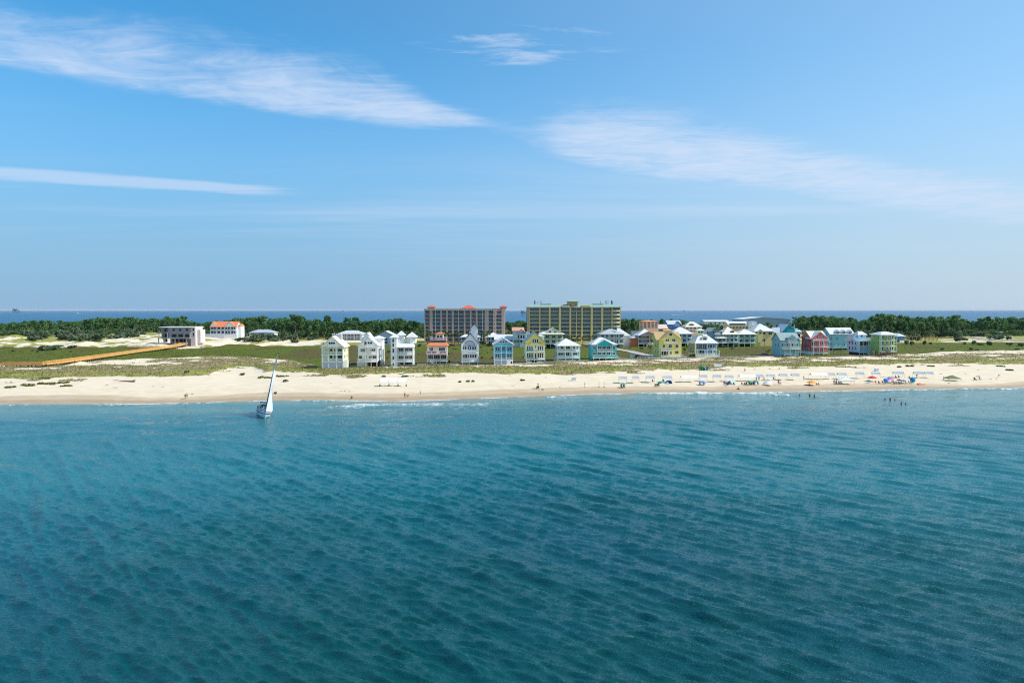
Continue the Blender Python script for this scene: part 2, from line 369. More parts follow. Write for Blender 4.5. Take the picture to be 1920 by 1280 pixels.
def ground_material():
    m = bpy.data.materials.new('beach_and_dune_ground'); m.use_nodes = True; t = NT(m); b = t.N['Principled BSDF']
    g = t.N.new('ShaderNodeNewGeometry'); P = g.outputs['Position']
    veg, green, wet, pale = (attr_node(t.nt, k) for k in ('veg', 'green', 'wet', 'pale'))
    big = t.noise(P, .05, 5, .6); fine = t.noise(P, .9, 6, .7); mid = t.noise(P, .22, 5, .65)
    drift = t.noise(P, .5, 4, .7, 0, (.25, 1.4, 1))
    sand = t.mix(t.ss(mid, .35, .65), (.64, .525, .37), (.71, .60, .44))
    sand = t.mix(t.m('MULTIPLY', pale, .55), sand, (.75, .655, .51))
    sand = t.mix(t.m('MULTIPLY', t.ss(drift, .55, .74), .5), sand, (.46, .385, .28))
    foot = t.ss(t.noise(P, 1.6, 3, .7), .60, .70)
    sand = t.mix(t.m('MULTIPLY', foot, .38), sand, (.42, .345, .25))
    wetc = t.mix(t.ss(mid, .3, .7), (.40, .285, .165), (.46, .335, .205))
    sand = t.mix(wet, sand, wetc)
    # plants: straw brown, olive, meadow green
    straw = t.mix(t.ss(fine, .35, .65), (.37, .295, .17), (.20, .15, .075))
    olive = t.mix(t.ss(fine, .35, .68), (.33, .33, .075), (.165, .18, .045))
    meadow = t.mix(t.ss(t.noise(P, .10, 7, .70, .5, (1.0, .5, 1)), .47, .72), (.092, .122, .012), (.090, .066, .018))
    meadow = t.mix(t.m('MULTIPLY', t.ss(fine, .52, .72), .45), meadow, (.13, .125, .028))
    pl = t.mix(t.ss(t.m('ADD', green, t.m('MULTIPLY', t.m('SUBTRACT', mid, .5), .8)), .2, .8), straw, olive)
    pl = t.mix(t.ss(green, 1.05, 1.3), pl, t.mix(t.ss(green, 1.34, 1.58), (.100, .080, .028), meadow))
    f = t.ss(t.m('ADD', veg, t.m('MULTIPLY', t.m('SUBTRACT', t.m('ADD', t.m('MULTIPLY', fine, .6), t.m('MULTIPLY', mid, .4)), .5), t.m('SUBTRACT', 2.3, t.m('MULTIPLY', t.ss(green, 1.02, 1.2), 1.9)))), .36, .62)
    f = t.m('MULTIPLY', f, t.ss(veg, .02, .2))
    t.L.new(t.mix(f, sand, pl), b.inputs['Base Color'])
    t.L.new(t.m('SUBTRACT', .92, t.m('MULTIPLY', wet, .5)), b.inputs['Roughness']); b.inputs['Specular IOR Level'].default_value = .12
    bp = t.N.new('ShaderNodeBump'); bp.inputs['Strength'].default_value = .6; bp.inputs['Distance'].default_value = .35
    t.L.new(t.m('ADD', t.m('MULTIPLY', fine, t.m('ADD', .35, t.m('MULTIPLY', f, .9))), t.m('MULTIPLY', t.noise(P, 1.6, 3, .7), .25)), bp.inputs['Height'])
    bn = t.m('SUBTRACT', 1.0, wet); t.L.new(t.m('MULTIPLY', bn, .6), bp.inputs['Strength']); t.L.new(bp.outputs[0], b.inputs['Normal'])
    return m

def grid_faces(nr, nc):
    i = np.arange(nr-1)[:, None]*nc + np.arange(nc-1)[None, :]
    return np.stack([i, i+1, i+nc+1, i+nc], -1).reshape(-1, 4)

_rows = np.concatenate([np.arange(170, 345, .62), np.arange(345, 560, 1.25), np.arange(560, 1110, 3.6)])
_us = np.concatenate([[-3.0, -1.6], np.linspace(-1.0, 1.0, 520), [1.6, 3.0]])
_Y, _U = np.meshgrid(_rows, _us, indexing='ij'); _X = _U*_Y
_Z = hgt(_X, _Y); _veg, _gr, _wet, _pale = cover(_X, _Y)
me = np_mesh('ground', np.stack([_X, _Y, _Z], -1).reshape(-1, 3), grid_faces(*_X.shape), True,
             dict(veg=_veg.ravel(), green=_gr.ravel(), wet=_wet.ravel(), pale=_pale.ravel()))
me.materials.append(ground_material()); tag(link('ground', me), kind='structure')

# ------------------------------------------------------------------ sea with real waves
def sea_material(name, far=False):
    m = bpy.data.materials.new(name); m.use_nodes = True; t = NT(m); b = t.N['Principled BSDF']
    g = t.N.new('ShaderNodeNewGeometry'); P = g.outputs['Position']
    b.inputs['IOR'].default_value = 1.333; b.inputs['Specular IOR Level'].default_value = .5
    if far:
        big = t.noise(P, .004, 4, .6, 0, (.4, 1, 1))
        t.L.new(t.mix(t.ss(big, .35, .65), (.004, .085, .175), (.006, .100, .195)), b.inputs['Base Color'])
        b.inputs['Roughness'].default_value = .35
        bp = t.N.new('ShaderNodeBump'); bp.inputs['Strength'].default_value = .5; bp.inputs['Distance'].default_value = 1.2
        t.L.new(t.noise(P, .25, 4, .7), bp.inputs['Height']); t.L.new(bp.outputs[0], b.inputs['Normal'])
        return m
    shal, foam = attr_node(t.nt, 'shallow'), attr_node(t.nt, 'foam')
    big = t.noise(P, .02, 5, .6, .3, (1, 1.7, 1, .5))
    deep = t.mix(t.ss(big, .35, .65), (.0, .062, .066), (.0, .068, .094))
    c = t.mix(t.ss(shal, .12, .50), deep, (.0, .132, .158))
    c = t.mix(t.ss(shal, .42, .80), c, (.010, .130, .155))
    c = t.mix(t.ss(shal, .76, 1.0), c, (.12, .225, .200))
    fn = t.noise(P, .75, 8, .72, .6, (.8, 1.0, 1)); fn2 = t.noise(P, 2.2, 5, .75, .4)
    f = t.ss(t.m('ADD', foam, t.m('MULTIPLY', t.m('SUBTRACT', t.m('ADD', t.m('MULTIPLY', fn, .6), t.m('MULTIPLY', fn2, .4)), .5), 3.6)), .48, 1.15)
    f = t.m('MULTIPLY', f, t.ss(foam, .03, .25))
    c = t.mix(f, c, (.74, .77, .77))
    t.L.new(c, b.inputs['Base Color'])
    t.L.new(t.m('ADD', .045, t.m('MULTIPLY', f, .6)), b.inputs['Roughness'])
    bp = t.N.new('ShaderNodeBump'); bp.inputs['Strength'].default_value = 1.0; bp.inputs['Distance'].default_value = .17
    r1 = t.noise(P, 1.9, 6, .70, .25, (.55, 1.3, 1, .6)); r2 = t.noise(P, 4.2, 3, .6, .2, (.6, 1.2, 1, -.35))
    t.L.new(t.m('ADD', r1, t.m('MULTIPLY', r2, .45)), bp.inputs['Height']); t.L.new(bp.outputs[0], b.inputs['Normal'])
    return m

def wave_height(x, y, s):
    r = np.random.RandomState(42); h = np.zeros_like(x)
    near = ss(-25, -85, s)                       # offshore wind sea; refracts to shore-parallel swell inshore
    gust = .55 + .9*fbm(x/38, y/30, 31)
    dist = np.hypot(x, y)
    for i in range(80):
        lam = .62*(13/.62)**(r.rand()**1.2); k = 2*math.pi/lam
        th = (R(48) + r.randn()*.19) if lam > 2.0 else (R(60) + r.randn()*.24)     # travelling towards the beach
        a = .0150*lam if lam < 1.1 else .0165*(lam/1.1)**.26
        ph = k*(x*math.cos(th) + y*math.sin(th)) + r.rand()*6.283 + 1.3*(vnoise(x/(6*lam), y/(6*lam), 40+i % 7)-.5)
        w = np.sin(ph); w = w - .27*np.cos(2*ph) + .09*np.sin(3*ph)*-1    # sharper crests, flatter troughs
        h += a*w*near*gust*(1-ss(70*lam, 120*lam, dist))
    for i in range(16):
        lam = 3.0*(22/3.0)**r.rand(); k = 2*math.pi/lam
        th = R(97) + r.randn()*.16; a = .0085*lam**.6
        ph = k*(x*math.cos(th) + y*math.sin(th)) + r.rand()*6.283 + 2.2*(vnoise(x/30, y/12, 60+i % 5)-.5)
        h += a*(np.sin(ph)-.25*np.cos(2*ph))*(1-.65*near)*ss(1, -9, s)
    return h

_NU, _NR = 840, 640
_us = np.linspace(-1.0, 1.0, _NU); _ysh = cy(SHORE, _us) + 5.0
_t = np.linspace(0, 1, _NR)[:, None]
_Y = 24.0*(_ysh[None, :]/24.0)**_t; _U = np.broadcast_to(_us[None, :], _Y.shape); _X = _U*_Y
_S = _Y - cy(SHORE, _U)
_H = wave_height(_X, _Y, _S)
# breakers: (photo x0, x1, y) -> crests with foam trailing seaward
BREAK = [(610, 690, 762, .74, 6.0), (650, 800, 758, .80, 8.5), (760, 925, 756.5, .80, 8.5), (620, 900, 763, .52, 3.0), (1022, 1076, 745.2, .9, 2.2), (560, 620, 752, .7, 2.5), (900, 985, 752.5, .55, 3.0),
         (1190, 1330, 738.2, 1.0, 2.2), (1290, 1480, 737.8, .95, 2.0), (1448, 1482, 741.5, .9, 1.4), (1490, 1510, 741.8, .5, 1.2), (1602, 1616, 737.2, .8, 1.0), (1660, 1790, 731.3, .85, 1.6), (1790, 1925, 729.5, .95, 1.8), (0, 260, 760, .6, 2.0),
         (70, 130, 764, .5, 2.0), (330, 430, 757, .7, 1.6), (690, 760, 768, .55, 4.0), (820, 900, 766, .55, 4.0)]
_foam = .95*np.exp(-((_S+.6+2.2*(fbm(_X/7, _Y*0, 37)-.5))/1.5)**2)*ss(.22, .46, fbm(_X/14, _Y*0, 33)) + .15*np.exp(-((_S+5)/4)**2)
for x0, x1, py, f, wd in BREAK:
    (xa, ya), (xb, yb) = plane_at(x0, py, 0), plane_at(x1, py, 0)
    tt = (_X-xa)/(xb-xa); yc = ya + .9*(fbm(_X/9, _X*0, 34)-.5)*2
    along = ss(-.04, .10, tt)*(1-ss(.90, 1.04, tt))*(.55+.9*fbm(_X/4, _X*0, 35))
    d = _Y - yc
    trail = np.where(d > 0, np.exp(-(d/.5)**2), np.exp(-(d/wd)**2))
    _foam = np.maximum(_foam, f*along*trail*.92)
    _H += .42*f*along*np.exp(-((d-.2)/.9)**2)
_shal = np.clip(1 + np.minimum(0, _S + 42*ss(0, .75, _U)*ss(0, -60, _S))/165 + .14*(fbm(_X/45, _Y/9, 36)-.5), 0, 1)
_H = _H*1.0 + .0
me = np_mesh('sea', np.stack([_X, _Y, _H], -1).reshape(-1, 3), grid_faces(*_X.shape), True, dict(shallow=_shal.ravel(), foam=_foam.ravel()))
SEA = sea_material('sea_water'); me.materials.append(SEA); tag(link('sea', me), kind='structure')
mb = MB(); mb.add([(-9000, -6000, -.9), (9000, -6000, -.9), (9000, 190, -.9), (-9000, 190, -.9)], [(0, 1, 2, 3)])
tag(mb.build('open_sea', SEA), kind='structure')
# the bay behind the land, out to the horizon
by = np.concatenate([np.linspace(860, 2000, 40), np.geomspace(2050, 70000, 60)]); bx = np.linspace(-1.2, 1.2, 60)
BY, BU = np.meshgrid(by, bx, indexing='ij'); BXX = BU*(BY+900)
me = np_mesh('bay_water', np.stack([BXX, BY, BXX*0], -1).reshape(-1, 3), grid_faces(*BXX.shape), False)
me.materials.append(sea_material('bay_water', True)); tag(link('bay_water', me), kind='structure')

# ------------------------------------------------------------------ grass that nobody could count
def foliage(name, rgb, rgb2, sc=.5, transl=.25):
    m = bpy.data.materials.new(name); m.use_nodes = True; t = NT(m); b = t.N['Principled BSDF']; b.inputs['Roughness'].default_value = .7; b.inputs['Specular IOR Level'].default_value = .2
    g = t.N.new('ShaderNodeNewGeometry'); oi = t.N.new('ShaderNodeObjectInfo')
    n = t.noise(g.outputs['Position'], sc, 4, .65)
    f = t.m('ADD', t.ss(n, .32, .68, 0, .7), t.m('MULTIPLY', oi.outputs['Random'], .3))
    t.L.new(t.mix(f, rgb, rgb2), b.inputs['Base Color'])
    tr = t.N.new('ShaderNodeBsdfTranslucent'); t.L.new(t.mix(f, rgb, rgb2), tr.inputs[0])
    ms = t.N.new('ShaderNodeMixShader'); ms.inputs[0].default_value = transl
    t.L.new(b.outputs[0], ms.inputs[1]); t.L.new(tr.outputs[0], ms.inputs[2]); t.L.new(ms.outputs[0], t.N['Material Output'].inputs[0])
    return m
def tufts(name, n, region, hmin, hmax, wid, m, seed, label=None):
    r = np.random.RandomState(seed); x, y = region(r, n)
    z = hgt(x, y); k = len(x); nb = 5
    ang = r.rand(k, nb)*6.283; lean = .25 + .55*r.rand(k, nb); hh = (hmin + (hmax-hmin)*r.rand(k, 1))*(.6+.5*r.rand(k, nb))
    off = (r.rand(k, nb, 2)-.5)*wid*1.6
    bx = x[:, None] + off[..., 0]; by = y[:, None] + off[..., 1]; bz = np.broadcast_to(z[:, None]-.05, bx.shape)
    dx, dy = np.cos(ang), np.sin(ang); w = wid*(.35+.3*r.rand(k, nb))
    A = np.stack([bx-dy*w, by+dx*w, bz], -1); B = np.stack([bx+dy*w, by-dx*w, bz], -1)
    C = np.stack([bx+dx*lean*hh, by+dy*lean*hh, bz+hh], -1)
    V = np.stack([A, B, C], 2).reshape(-1, 3); Fc = np.arange(len(V)).reshape(-1, 3)
    me = np_mesh(name, V, Fc); me.materials.append(m); return tag(link(name, me), kind='stuff')
def reg_dune(r, n):
    u = r.uniform(-.9, .9, n*3); T = cy(TOE, u); B = cy(DBACK, u); q = r.rand(n*3)
    y = T - 14 + (B - T + 16)*q; x = u*y; veg, gr, _, _ = cover(x, y)
    keep = (veg > .45) & (gr < 1.0) & (r.rand(n*3) < .25 + .75*veg); i = np.where(keep)[0][:n]; return x[i], y[i]
def reg_meadow(r, n):
    u = r.uniform(-.9, .9, n*2); B = cy(DBACK, u); F = cy(FBACK, u); y = B + (F-B)*r.rand(n*2); x = u*y
    veg, gr, _, _ = cover(x, y); i = np.where((gr > 1.0) & (veg > .5))[0][:n]; return x[i], y[i]
tufts('dune_grass', 15000, reg_dune, .25, .6, .26, foliage('dune_grass', (.30, .31, .10), (.44, .39, .18), .16, .4), 3)
tufts('sea_oats', 4500, reg_dune, .6, 1.2, .16, foliage('sea_oats', (.20, .24, .07), (.30, .28, .10), .12, .4), 4)
tufts('meadow_grass', 6000, reg_meadow, .2, .5, .35, foliage('meadow_grass', (.10, .135, .018), (.15, .135, .032), .07, .45), 5)

# ------------------------------------------------------------------ roads
def strip(name, pts, width, m, lift=.05, kind='structure'):
    P = [at(*p) for p in pts]; C = []
    for a, b in zip(P[:-1], P[1:]):
        n = max(2, int((b-a).length/3)); C += [a.lerp(b, i/n) for i in range(n)]
    C.append(P[-1]); mb = MB(); vs = []
    for i, p in enumerate(C):
        d = (C[min(i+1, len(C)-1)] - C[max(i-1, 0)]); d.z = 0; d.normalize(); nx, ny = -d.y, d.x
        for k in (-.5, -.17, .17, .5):
            x, y = p.x+nx*width*k, p.y+ny*width*k; vs.append((x, y, float(hgt(x, y))+lift))
    n = len(C); mb.add(vs, [(4*i+j, 4*i+j+1, 4*i+j+5, 4*i+j+4) for i in range(n-1) for j in range(3)])
    return tag(mb.build(name, m), kind=kind)
ROADM = mat('sun_bleached_asphalt', (168, 160, 150), .9, .08, .3)
SHELLM = mat('shell_track', (226, 208, 176), .95, .10, .3)
strip('road', [(1100, 645.5), (1150, 654), (1180, 659), (1205, 665), (1240, 671.5), (1290, 671.8)], 7.0, ROADM, .30)
strip('beach_road', [(1240, 672.2), (1300, 671.0), (1360, 669.8), (1410, 668.8), (1450, 668.6)], 4.5, ROADM, .30)
strip('sandy_track', [(365, 651), (430, 650), (490, 648), (520, 644), (545, 637), (560, 633)], 7.0, SHELLM, .18)
strip('far_road', [(1822, 630), (1840, 635), (1875, 638.5), (1930, 640), (2000, 641)], 8.0, ROADM, .28)
# ------------------------------------------------------------------ houses
# Measurements are taken off enlargements of the photograph: (x0, y0, magnification)
ZA, ZB, ZC = (580, 590, 9.6), (760, 560, 9.6), (840, 600, 9.6)
ZD, ZE, ZF = (970, 550, 8.348), (1000, 590, 9.6), (1180, 580, 9.6)
ZG, ZH, ZI = (1340, 580, 9.6), (1480, 580, 8.0), (280, 560, 6.0)
FULL = (0, 0, 1.0)
def px_of(z, X, Y): return z[0]+X/z[2], z[1]+Y/z[2]

class House:
    def __init__(s, name, label, zoom, X0, X1, base, depth, rot=3, cat='house', group=None, hide=0):
        """X0..X1 front width and base line in enlargement units; depth in metres"""
        s.z = zoom; p, q = px_of(zoom, (X0+X1)/2, base); s.pos = at(p, q)
        s.k = (s.pos.y*_c + (CAM_Z-s.pos.z)*_s)/1280/zoom[2]                # metres per unit at the front plane
        s.cx = (X0+X1)/2; s.base = base; s.D = depth; s.X0, s.X1 = X0, X1
        s.root = empty(name, s.pos, R(rot), label, cat, group)
    def x(s, X): return (X-s.cx)*s.k
    def zz(s, Y): return (s.base-Y)*s.k
    # -- solid pieces
    def box(s, name, X0, X1, Y0, Y1, y0, y1, m, parent=None):
        return MB().box(s.x(X0), s.x(X1), y0, y1, s.zz(Y1), s.zz(Y0)).build(name, m, parent or s.root)
    def wall(s, X0, X1, Y0, Y1, m, y0=0.0, y1=None, name='wall'):
        zb = s.zz(Y1) if Y1 < s.base-1 else -.8
        return MB().box(s.x(X0), s.x(X1), y0, s.D if y1 is None else y1, zb, s.zz(Y0)).build(name, m, s.root)
    def gable_y(s, X0, X1, Ye, Yr, wallm, roofm, y0=0.0, y1=None, oh=.55, Xr=None, Ye2=None, th=.28):
        """ridge running away from the sea: gable faces the sea"""
        y1 = s.D if y1 is None else y1; xl, xr = s.x(X0), s.x(X1); xm = s.x(Xr if Xr is not None else (X0+X1)/2)
        ze, zr = s.zz(Ye), s.zz(Yr); ze2 = s.zz(Ye2) if Ye2 else ze
        if wallm: MB().prism_y([(xl, ze-.02), (xr, ze2-.02), (xm, zr-.12)] if ze == ze2 else [(xl, ze), (xr, ze2), (xm, zr-.12)], y0, y1).build('gable', wallm, s.root)
        sl = (zr-ze)/(xm-xl); sr = (zr-ze2)/(xr-xm)
        a, b = xl-oh, xr+oh; za, zb = ze-sl*oh, ze2-sr*oh
        return MB().prism_y([(a, za), (xm, zr), (xm, zr+th), (a, za+th)], y0-oh, y1+oh).prism_y([(xm, zr), (b, zb), (b, zb+th), (xm, zr+th)], y0-oh, y1+oh).build('roof', roofm, s.root)
    def gable_x(s, X0, X1, Ye, Yr, wallm, roofm, y0=0.0, y1=None, oh=.5, th=.28):
        y1 = s.D if y1 is None else y1; ze, zr = s.zz(Ye), s.zz(Yr); ym = (y0+y1)/2; sl = (zr-ze)/(ym-y0)
        if wallm: MB().prism_x([(y0, ze-.02), (y1, ze-.02), (ym, zr-.12)], s.x(X0), s.x(X1)).build('gable', wallm, s.root)
        a, b, za = y0-oh, y1+oh, ze-sl*oh
        return MB().prism_x([(a, za), (ym, zr), (ym, zr+th), (a, za+th)], s.x(X0)-oh, s.x(X1)+oh).prism_x([(ym, zr), (b, za), (b, za+th), (ym, zr+th)], s.x(X0)-oh, s.x(X1)+oh).build('roof', roofm, s.root)
    def hip(s, X0, X1, Ye, Yr, roofm, y0=0.0, y1=None, oh=.6, XR=None, th=.25, yr=None, name='roof', parent=None):
        y1 = s.D if y1 is None else y1; xa, xb = s.x(X0)-oh, s.x(X1)+oh; ya, yb = y0-oh, y1+oh; ze, zr = s.zz(Ye), s.zz(Yr)
        if XR: r0, r1 = s.x(XR[0]), s.x(XR[1])
        else:
            w, d = xb-xa, yb-ya; e = max(.05, (w-d)/2); r0, r1 = (xa+xb)/2-e, (xa+xb)/2+e
        q0, q1 = yr if yr else ((ya+yb)/2-max(0, (yb-ya-(xb-xa))/2), (ya+yb)/2+max(0, (yb-ya-(xb-xa))/2))
        vs = [(xa,ya,ze),(xb,ya,ze),(xb,yb,ze),(xa,yb,ze),(xa,ya,ze+th),(xb,ya,ze+th),(xb,yb,ze+th),(xa,yb,ze+th),(r0,q0,zr),(r1,q0,zr),(r1,q1,zr),(r0,q1,zr)]
        fs = [(3,2,1,0),(0,1,5,4),(1,2,6,5),(2,3,7,6),(3,0,4,7),(4,5,9,8),(5,6,10,9),(6,7,11,10),(7,4,8,11),(8,9,10,11)]
        return MB().add(vs, fs).build(name, roofm, parent or s.root)
    # -- openings
    def win(s, X0, X1, Y0, Y1, y=0.0, frame=None, pane=None, mull=1, name='window', trans=False, fw=.11):
        a, b, c, d = s.x(X0), s.x(X1), s.zz(Y1), s.zz(Y0); mb = MB(); f0, f1 = y-.07, y+.02
        mb.box(a-fw, a, f0, f1, c-fw, d+fw); mb.box(b, b+fw, f0, f1, c-fw, d+fw); mb.box(a, b, f0, f1, d, d+fw); mb.box(a, b, f0, f1, c-fw, c)
        for i in range(1, mull): xm = a+(b-a)*i/mull; mb.box(xm-.05, xm+.05, f0, f1, c, d)
        if trans: mb.box(a, b, f0+.005, f1-.005, d-(d-c)*.36-.035, d-(d-c)*.36+.035)
        w = mb.build(name, frame or TRIM, s.root)
        MB().box(a, b, y-.03, y+.01, c, d).build('pane', pane or GLASS, w); return w
    def wins(s, spans, Y0, Y1, **k):
        for a, b in spans: s.win(a, b, Y0, Y1, **k)
    def win_side(s, side, ya, yb, Y0, Y1, frame=None, pane=None, X=None):
        """window in the left (-1) or right (+1) wall; ya..yb metres from the front"""
        x = s.x(X if X is not None else (s.X0 if side < 0 else s.X1)); c, d = s.zz(Y1), s.zz(Y0); o = .07*side; fw = .1
        mb = MB().box(x-.02*side, x+o, ya-fw, ya, c-fw, d+fw).box(x-.02*side, x+o, yb, yb+fw, c-fw, d+fw).box(x-.02*side, x+o, ya, yb, d, d+fw).box(x-.02*side, x+o, ya, yb, c-fw, c)
        w = mb.build('window', frame or TRIM, s.root); MB().box(x-.01*side, x+.03*side, ya, yb, c, d).build('pane', pane or GLASS, w)
    # -- porches
    def slab(s, X0, X1, Y, y0, y1, m=None, th=.32, name='porch_deck'):
        return MB().box(s.x(X0), s.x(X1), y0, y1, s.zz(Y)-th, s.zz(Y)).build(name, m or TRIM, s.root)
    def rail(s, X0, X1, Y0, Y1, y, m=None, sides=0.0, gap=.26, name='railing', top=None):
        a, b, c, d = s.x(X0), s.x(X1), s.zz(Y1), s.zz(Y0); mb = MB()
        mb.box(a, b, y-.04, y+.04, d-.09, d).box(a, b, y-.03, y+.03, c+.06, c+.14)
        n = max(2, int((b-a)/gap))
        for i in range(1, n): xx = a+(b-a)*i/n; mb.box(xx-.032, xx+.032, y-.025, y+.025, c+.14, d-.09)
        for e in (a, b):
            mb.box(e-.06, e+.06, y-.06, y+.06, c, d+.06)
            if sides:
                mb.box(e-.04, e+.04, y+.06, y+sides, d-.09, d).box(e-.03, e+.03, y+.06, y+sides, c+.06, c+.14)
                for i in range(1, max(2, int(sides/gap))): yy = y+sides*i/max(2, int(sides/gap)); mb.box(e-.025, e+.025, yy-.03, yy+.03, c+.14, d-.09)
        return mb.build(name, m or TRIM, s.root)
    def posts(s, Xs, Y0, Y1, y, m=None, w=.13, name='column'):
        for X in Xs:
            xx = s.x(X); zb = s.zz(Y1) if Y1 < s.base-1 else -.8
            MB().box(xx-w, xx+w, y-w, y+w, zb, s.zz(Y0)).box(xx-w*1.35, xx+w*1.35, y-w*1.35, y+w*1.35, s.zz(Y0)-.12, s.zz(Y0)-.004).build(name, m or TRIM, s.root)
    def stairs(s, X0, Y0, X1, Y1, y, w=1.1, m=None, name='stairs'):
        """flight from (X0,Y0) down to (X1,Y1) running sideways along the front"""
        a, za, b, zb = s.x(X0), s.zz(Y0), s.x(X1), s.zz(Y1); n = max(4, int(abs(za-zb)/.19)); mb = MB()
        for i in range(n):
            t = i/n; xx = a+(b-a)*t; z = za+(zb-za)*t; mb.box(xx, xx+(b-a)/n, y-w, y, z-.06, z)
        for yy in (y-w-.04, y+.0):
            mb.prism_y([(a, za-.35), (b, zb-.35), (b, zb), (a, za)][:: 1 if b > a else -1], yy, yy+.06)
            mb.prism_y([(a, za+.85), (b, zb+.85), (b, zb+.95), (a, za+.95)][:: 1 if b > a else -1], yy, yy+.06)
            for i in range(0, n+1, 3): t = i/n; mb.box(a+(b-a)*t-.04, a+(b-a)*t+.04, yy, yy+.06, za+(zb-za)*t, za+(zb-za)*t+.9)
        return mb.build(name, m or TRIM, s.root)
    def dormer(s, X0, X1, Y0, Y1, Yr, y, back, wallm, roofm, win=True):
        mb = MB().box(s.x(X0), s.x(X1), y, back, s.zz(Y1), s.zz(Y0)); d = mb.build('dormer', wallm, s.root)
        xl, xr = s.x(X0)-.25, s.x(X1)+.25; xm = (xl+xr)/2; ze, zr = s.zz(Y0)-.05, s.zz(Yr)
        MB().prism_y([(xl, ze), (xr, ze), (xr, ze+.14), (xm, zr+.12), (xl, ze+.14)], y-.25, back).build('dormer_roof', roofm, d)
        if win:
            a = X0+(X1-X0)*.2; b = X1-(X1-X0)*.2; s.win(a, b, Y0+(Y1-Y0)*.12, Y1-(Y1-Y0)*.18, y=y, mull=2)
    def fan(s, X, Y, r, y, frame, pane):
        cx, cz = s.x(X), s.zz(Y); rr = r*s.k; n = 18; mb = MB()
        for i in range(n):
            a, b = math.pi*i/n, math.pi*(i+1)/n
            p = [(cx+q*math.cos(t), cz+q*math.sin(t)) for q, t in ((rr, a), (rr, b), (rr*.87, b), (rr*.87, a))]; mb.prism_y(p[::1], y-.1, y)
        for i in range(1, 6): t = math.pi*i/6; mb.bar((cx, y-.05, cz), (cx+rr*.9*math.cos(t), y-.05, cz+rr*.9*math.sin(t)), .06, 4)
        mb.box(cx-rr, cx+rr, y-.1, y, cz-.1, cz+.05); w = mb.build('fan_window', frame, s.root)
        p = [(cx+rr*.88*math.cos(math.pi*i/n), cz+rr*.88*math.sin(math.pi*i/n)) for i in range(n+1)]
        MB().prism_y(p, y-.04, y-.01).build('pane', pane, w)

def paint(r, g, b):
    f = lambda v: int(min(244, v*1.07+12))
    return mat('painted_siding', (f(r), f(g), f(b)), .7, .07, .5, streak=.35)
SEAM_W, SEAM_CREAM, SEAM_GREY = seam_roof((222, 222, 222)), seam_roof((228, 222, 204)), seam_roof((178, 184, 190))
TERRA = mat('terracotta_tiles', (200, 124, 86), .85, .16, 1.2)
SHING_T = mat('tan_shingles', (190, 164, 120), .9, .14, 1.2)
SHING_D = mat('slate_grey_shingles', (84, 88, 100), .85, .14, 1.2)
DGLASS = glass((24, 40, 52)); BGLASS = glass((40, 78, 96), 'blue_tinted_glass')

# 1 --- pale yellow house with garage panels, leftmost of the front row
h = House('beach_house', 'pale yellow house with white gabled roof and recessed porches, leftmost of the front row', ZA, 230, 605, 975, 12.5)
Y1_ = paint(236, 226, 166); YF = paint(228, 222, 200)
h.wall(230, 605, 862, 975, WHITE, .25); h.wall(232, 603, 590, 862, Y1_, 1.9); h.wall(590, 605, 590, 862, Y1_, .3, 1.95)
for a, b in ((240, 338), (352, 478), (494, 596)): h.box('garage_panel', a, b, 882, 972, .10, .24, mat('pale_grey_panel', (206, 210, 214), .6, .05))
h.slab(222, 610, 855, -.15, 2.0, th=.45); h.slab(222, 610, 725, -.1, 2.0, th=.4); h.slab(222, 612, 592, -.12, 2.0, th=.3)
h.posts((237, 343, 485, 600), 590, 975, .05, w=.2)
for a, b in ((240, 340), (346, 482), (488, 598)): h.rail(a, b, 803, 848, .05); h.rail(a, b, 672, 718, .05)
h.wins(((355, 402), (436, 472), (500, 578)), 742, 800, y=1.9, pane=DGLASS); h.wins(((314, 334), (357, 404), (436, 470), (500, 578)), 634, 672, y=1.9, pane=DGLASS)
h.gable_y(222, 612, 588, 410, YF, SEAM_CREAM, y0=.2, oh=.5)
h.box('dormer', 342, 490, 490, 604, -.35, 3.0, WHITE); h.win(356, 474, 502, 540, y=-.35, mull=3, pane=DGLASS); h.rail(346, 486, 556, 600, -.45)
h.box('roof_terrace', 345, 515, 382, 470, 8.0, 11.0, mat('grey_siding', (176, 180, 186), .7, .06))
for X in (352, 378, 422, 462, 508): h.box('finial', X-10, X+10, 366, 382, 7.9, 8.5, TRIM)
for i in range(3): h.win_side(1, 3.0+3*i, 4.1+3*i, 640, 690); h.win_side(1, 3.0+3*i, 4.1+3*i, 745, 800)
h.box('lattice_screen', 606, 612, 845, 972, .4, 9.5, mat('grey_lattice', (176, 182, 176), .8, .1))

# 2 --- white house with steep gable and chimney
h = House('beach_house', 'white steep-gabled house with square chimney and stacked balconies, beside the pale yellow one', ZA, 875, 1228, 945, 12)
W2 = paint(222, 220, 212)
h.wall(875, 1228, 552, 838, W2, .9); h.wall(1022, 1032, 560, 945, W2, .9, 9); h.box('ground_storey', 880, 1028, 838, 945, 1.0, 11.5, W2)
h.box('garage_panel', 862, 1030, 848, 935, -.4, .9, mat('blue_grey_panel', (168, 178, 184), .7, .06)); h.box('open_bay_shade', 1034, 1226, 842, 944, 5.0, 11.8, DARK)  # near-black box paints the shade of the open bay
h.gable_y(875, 1228, 552, 402, W2, SEAM_W, y0=.8, oh=.55, Xr=1060); h.gable_y(960, 1092, 420, 335, W2, SEAM_W, y0=3.0, y1=11, oh=.2, Xr=1028)
h.box('chimney', 897, 938, 362, 470, 4.0, 6.0, W2); h.hip(895, 940, 366, 350, SEAM_CREAM, 4.0, 6.0, oh=.1, name='chimney_cap')
h.box('rear_wing', 1085, 1262, 452, 940, 9.0, 17.0, W2); h.hip(1085, 1262, 452, 395, SEAM_W, 9, 17)
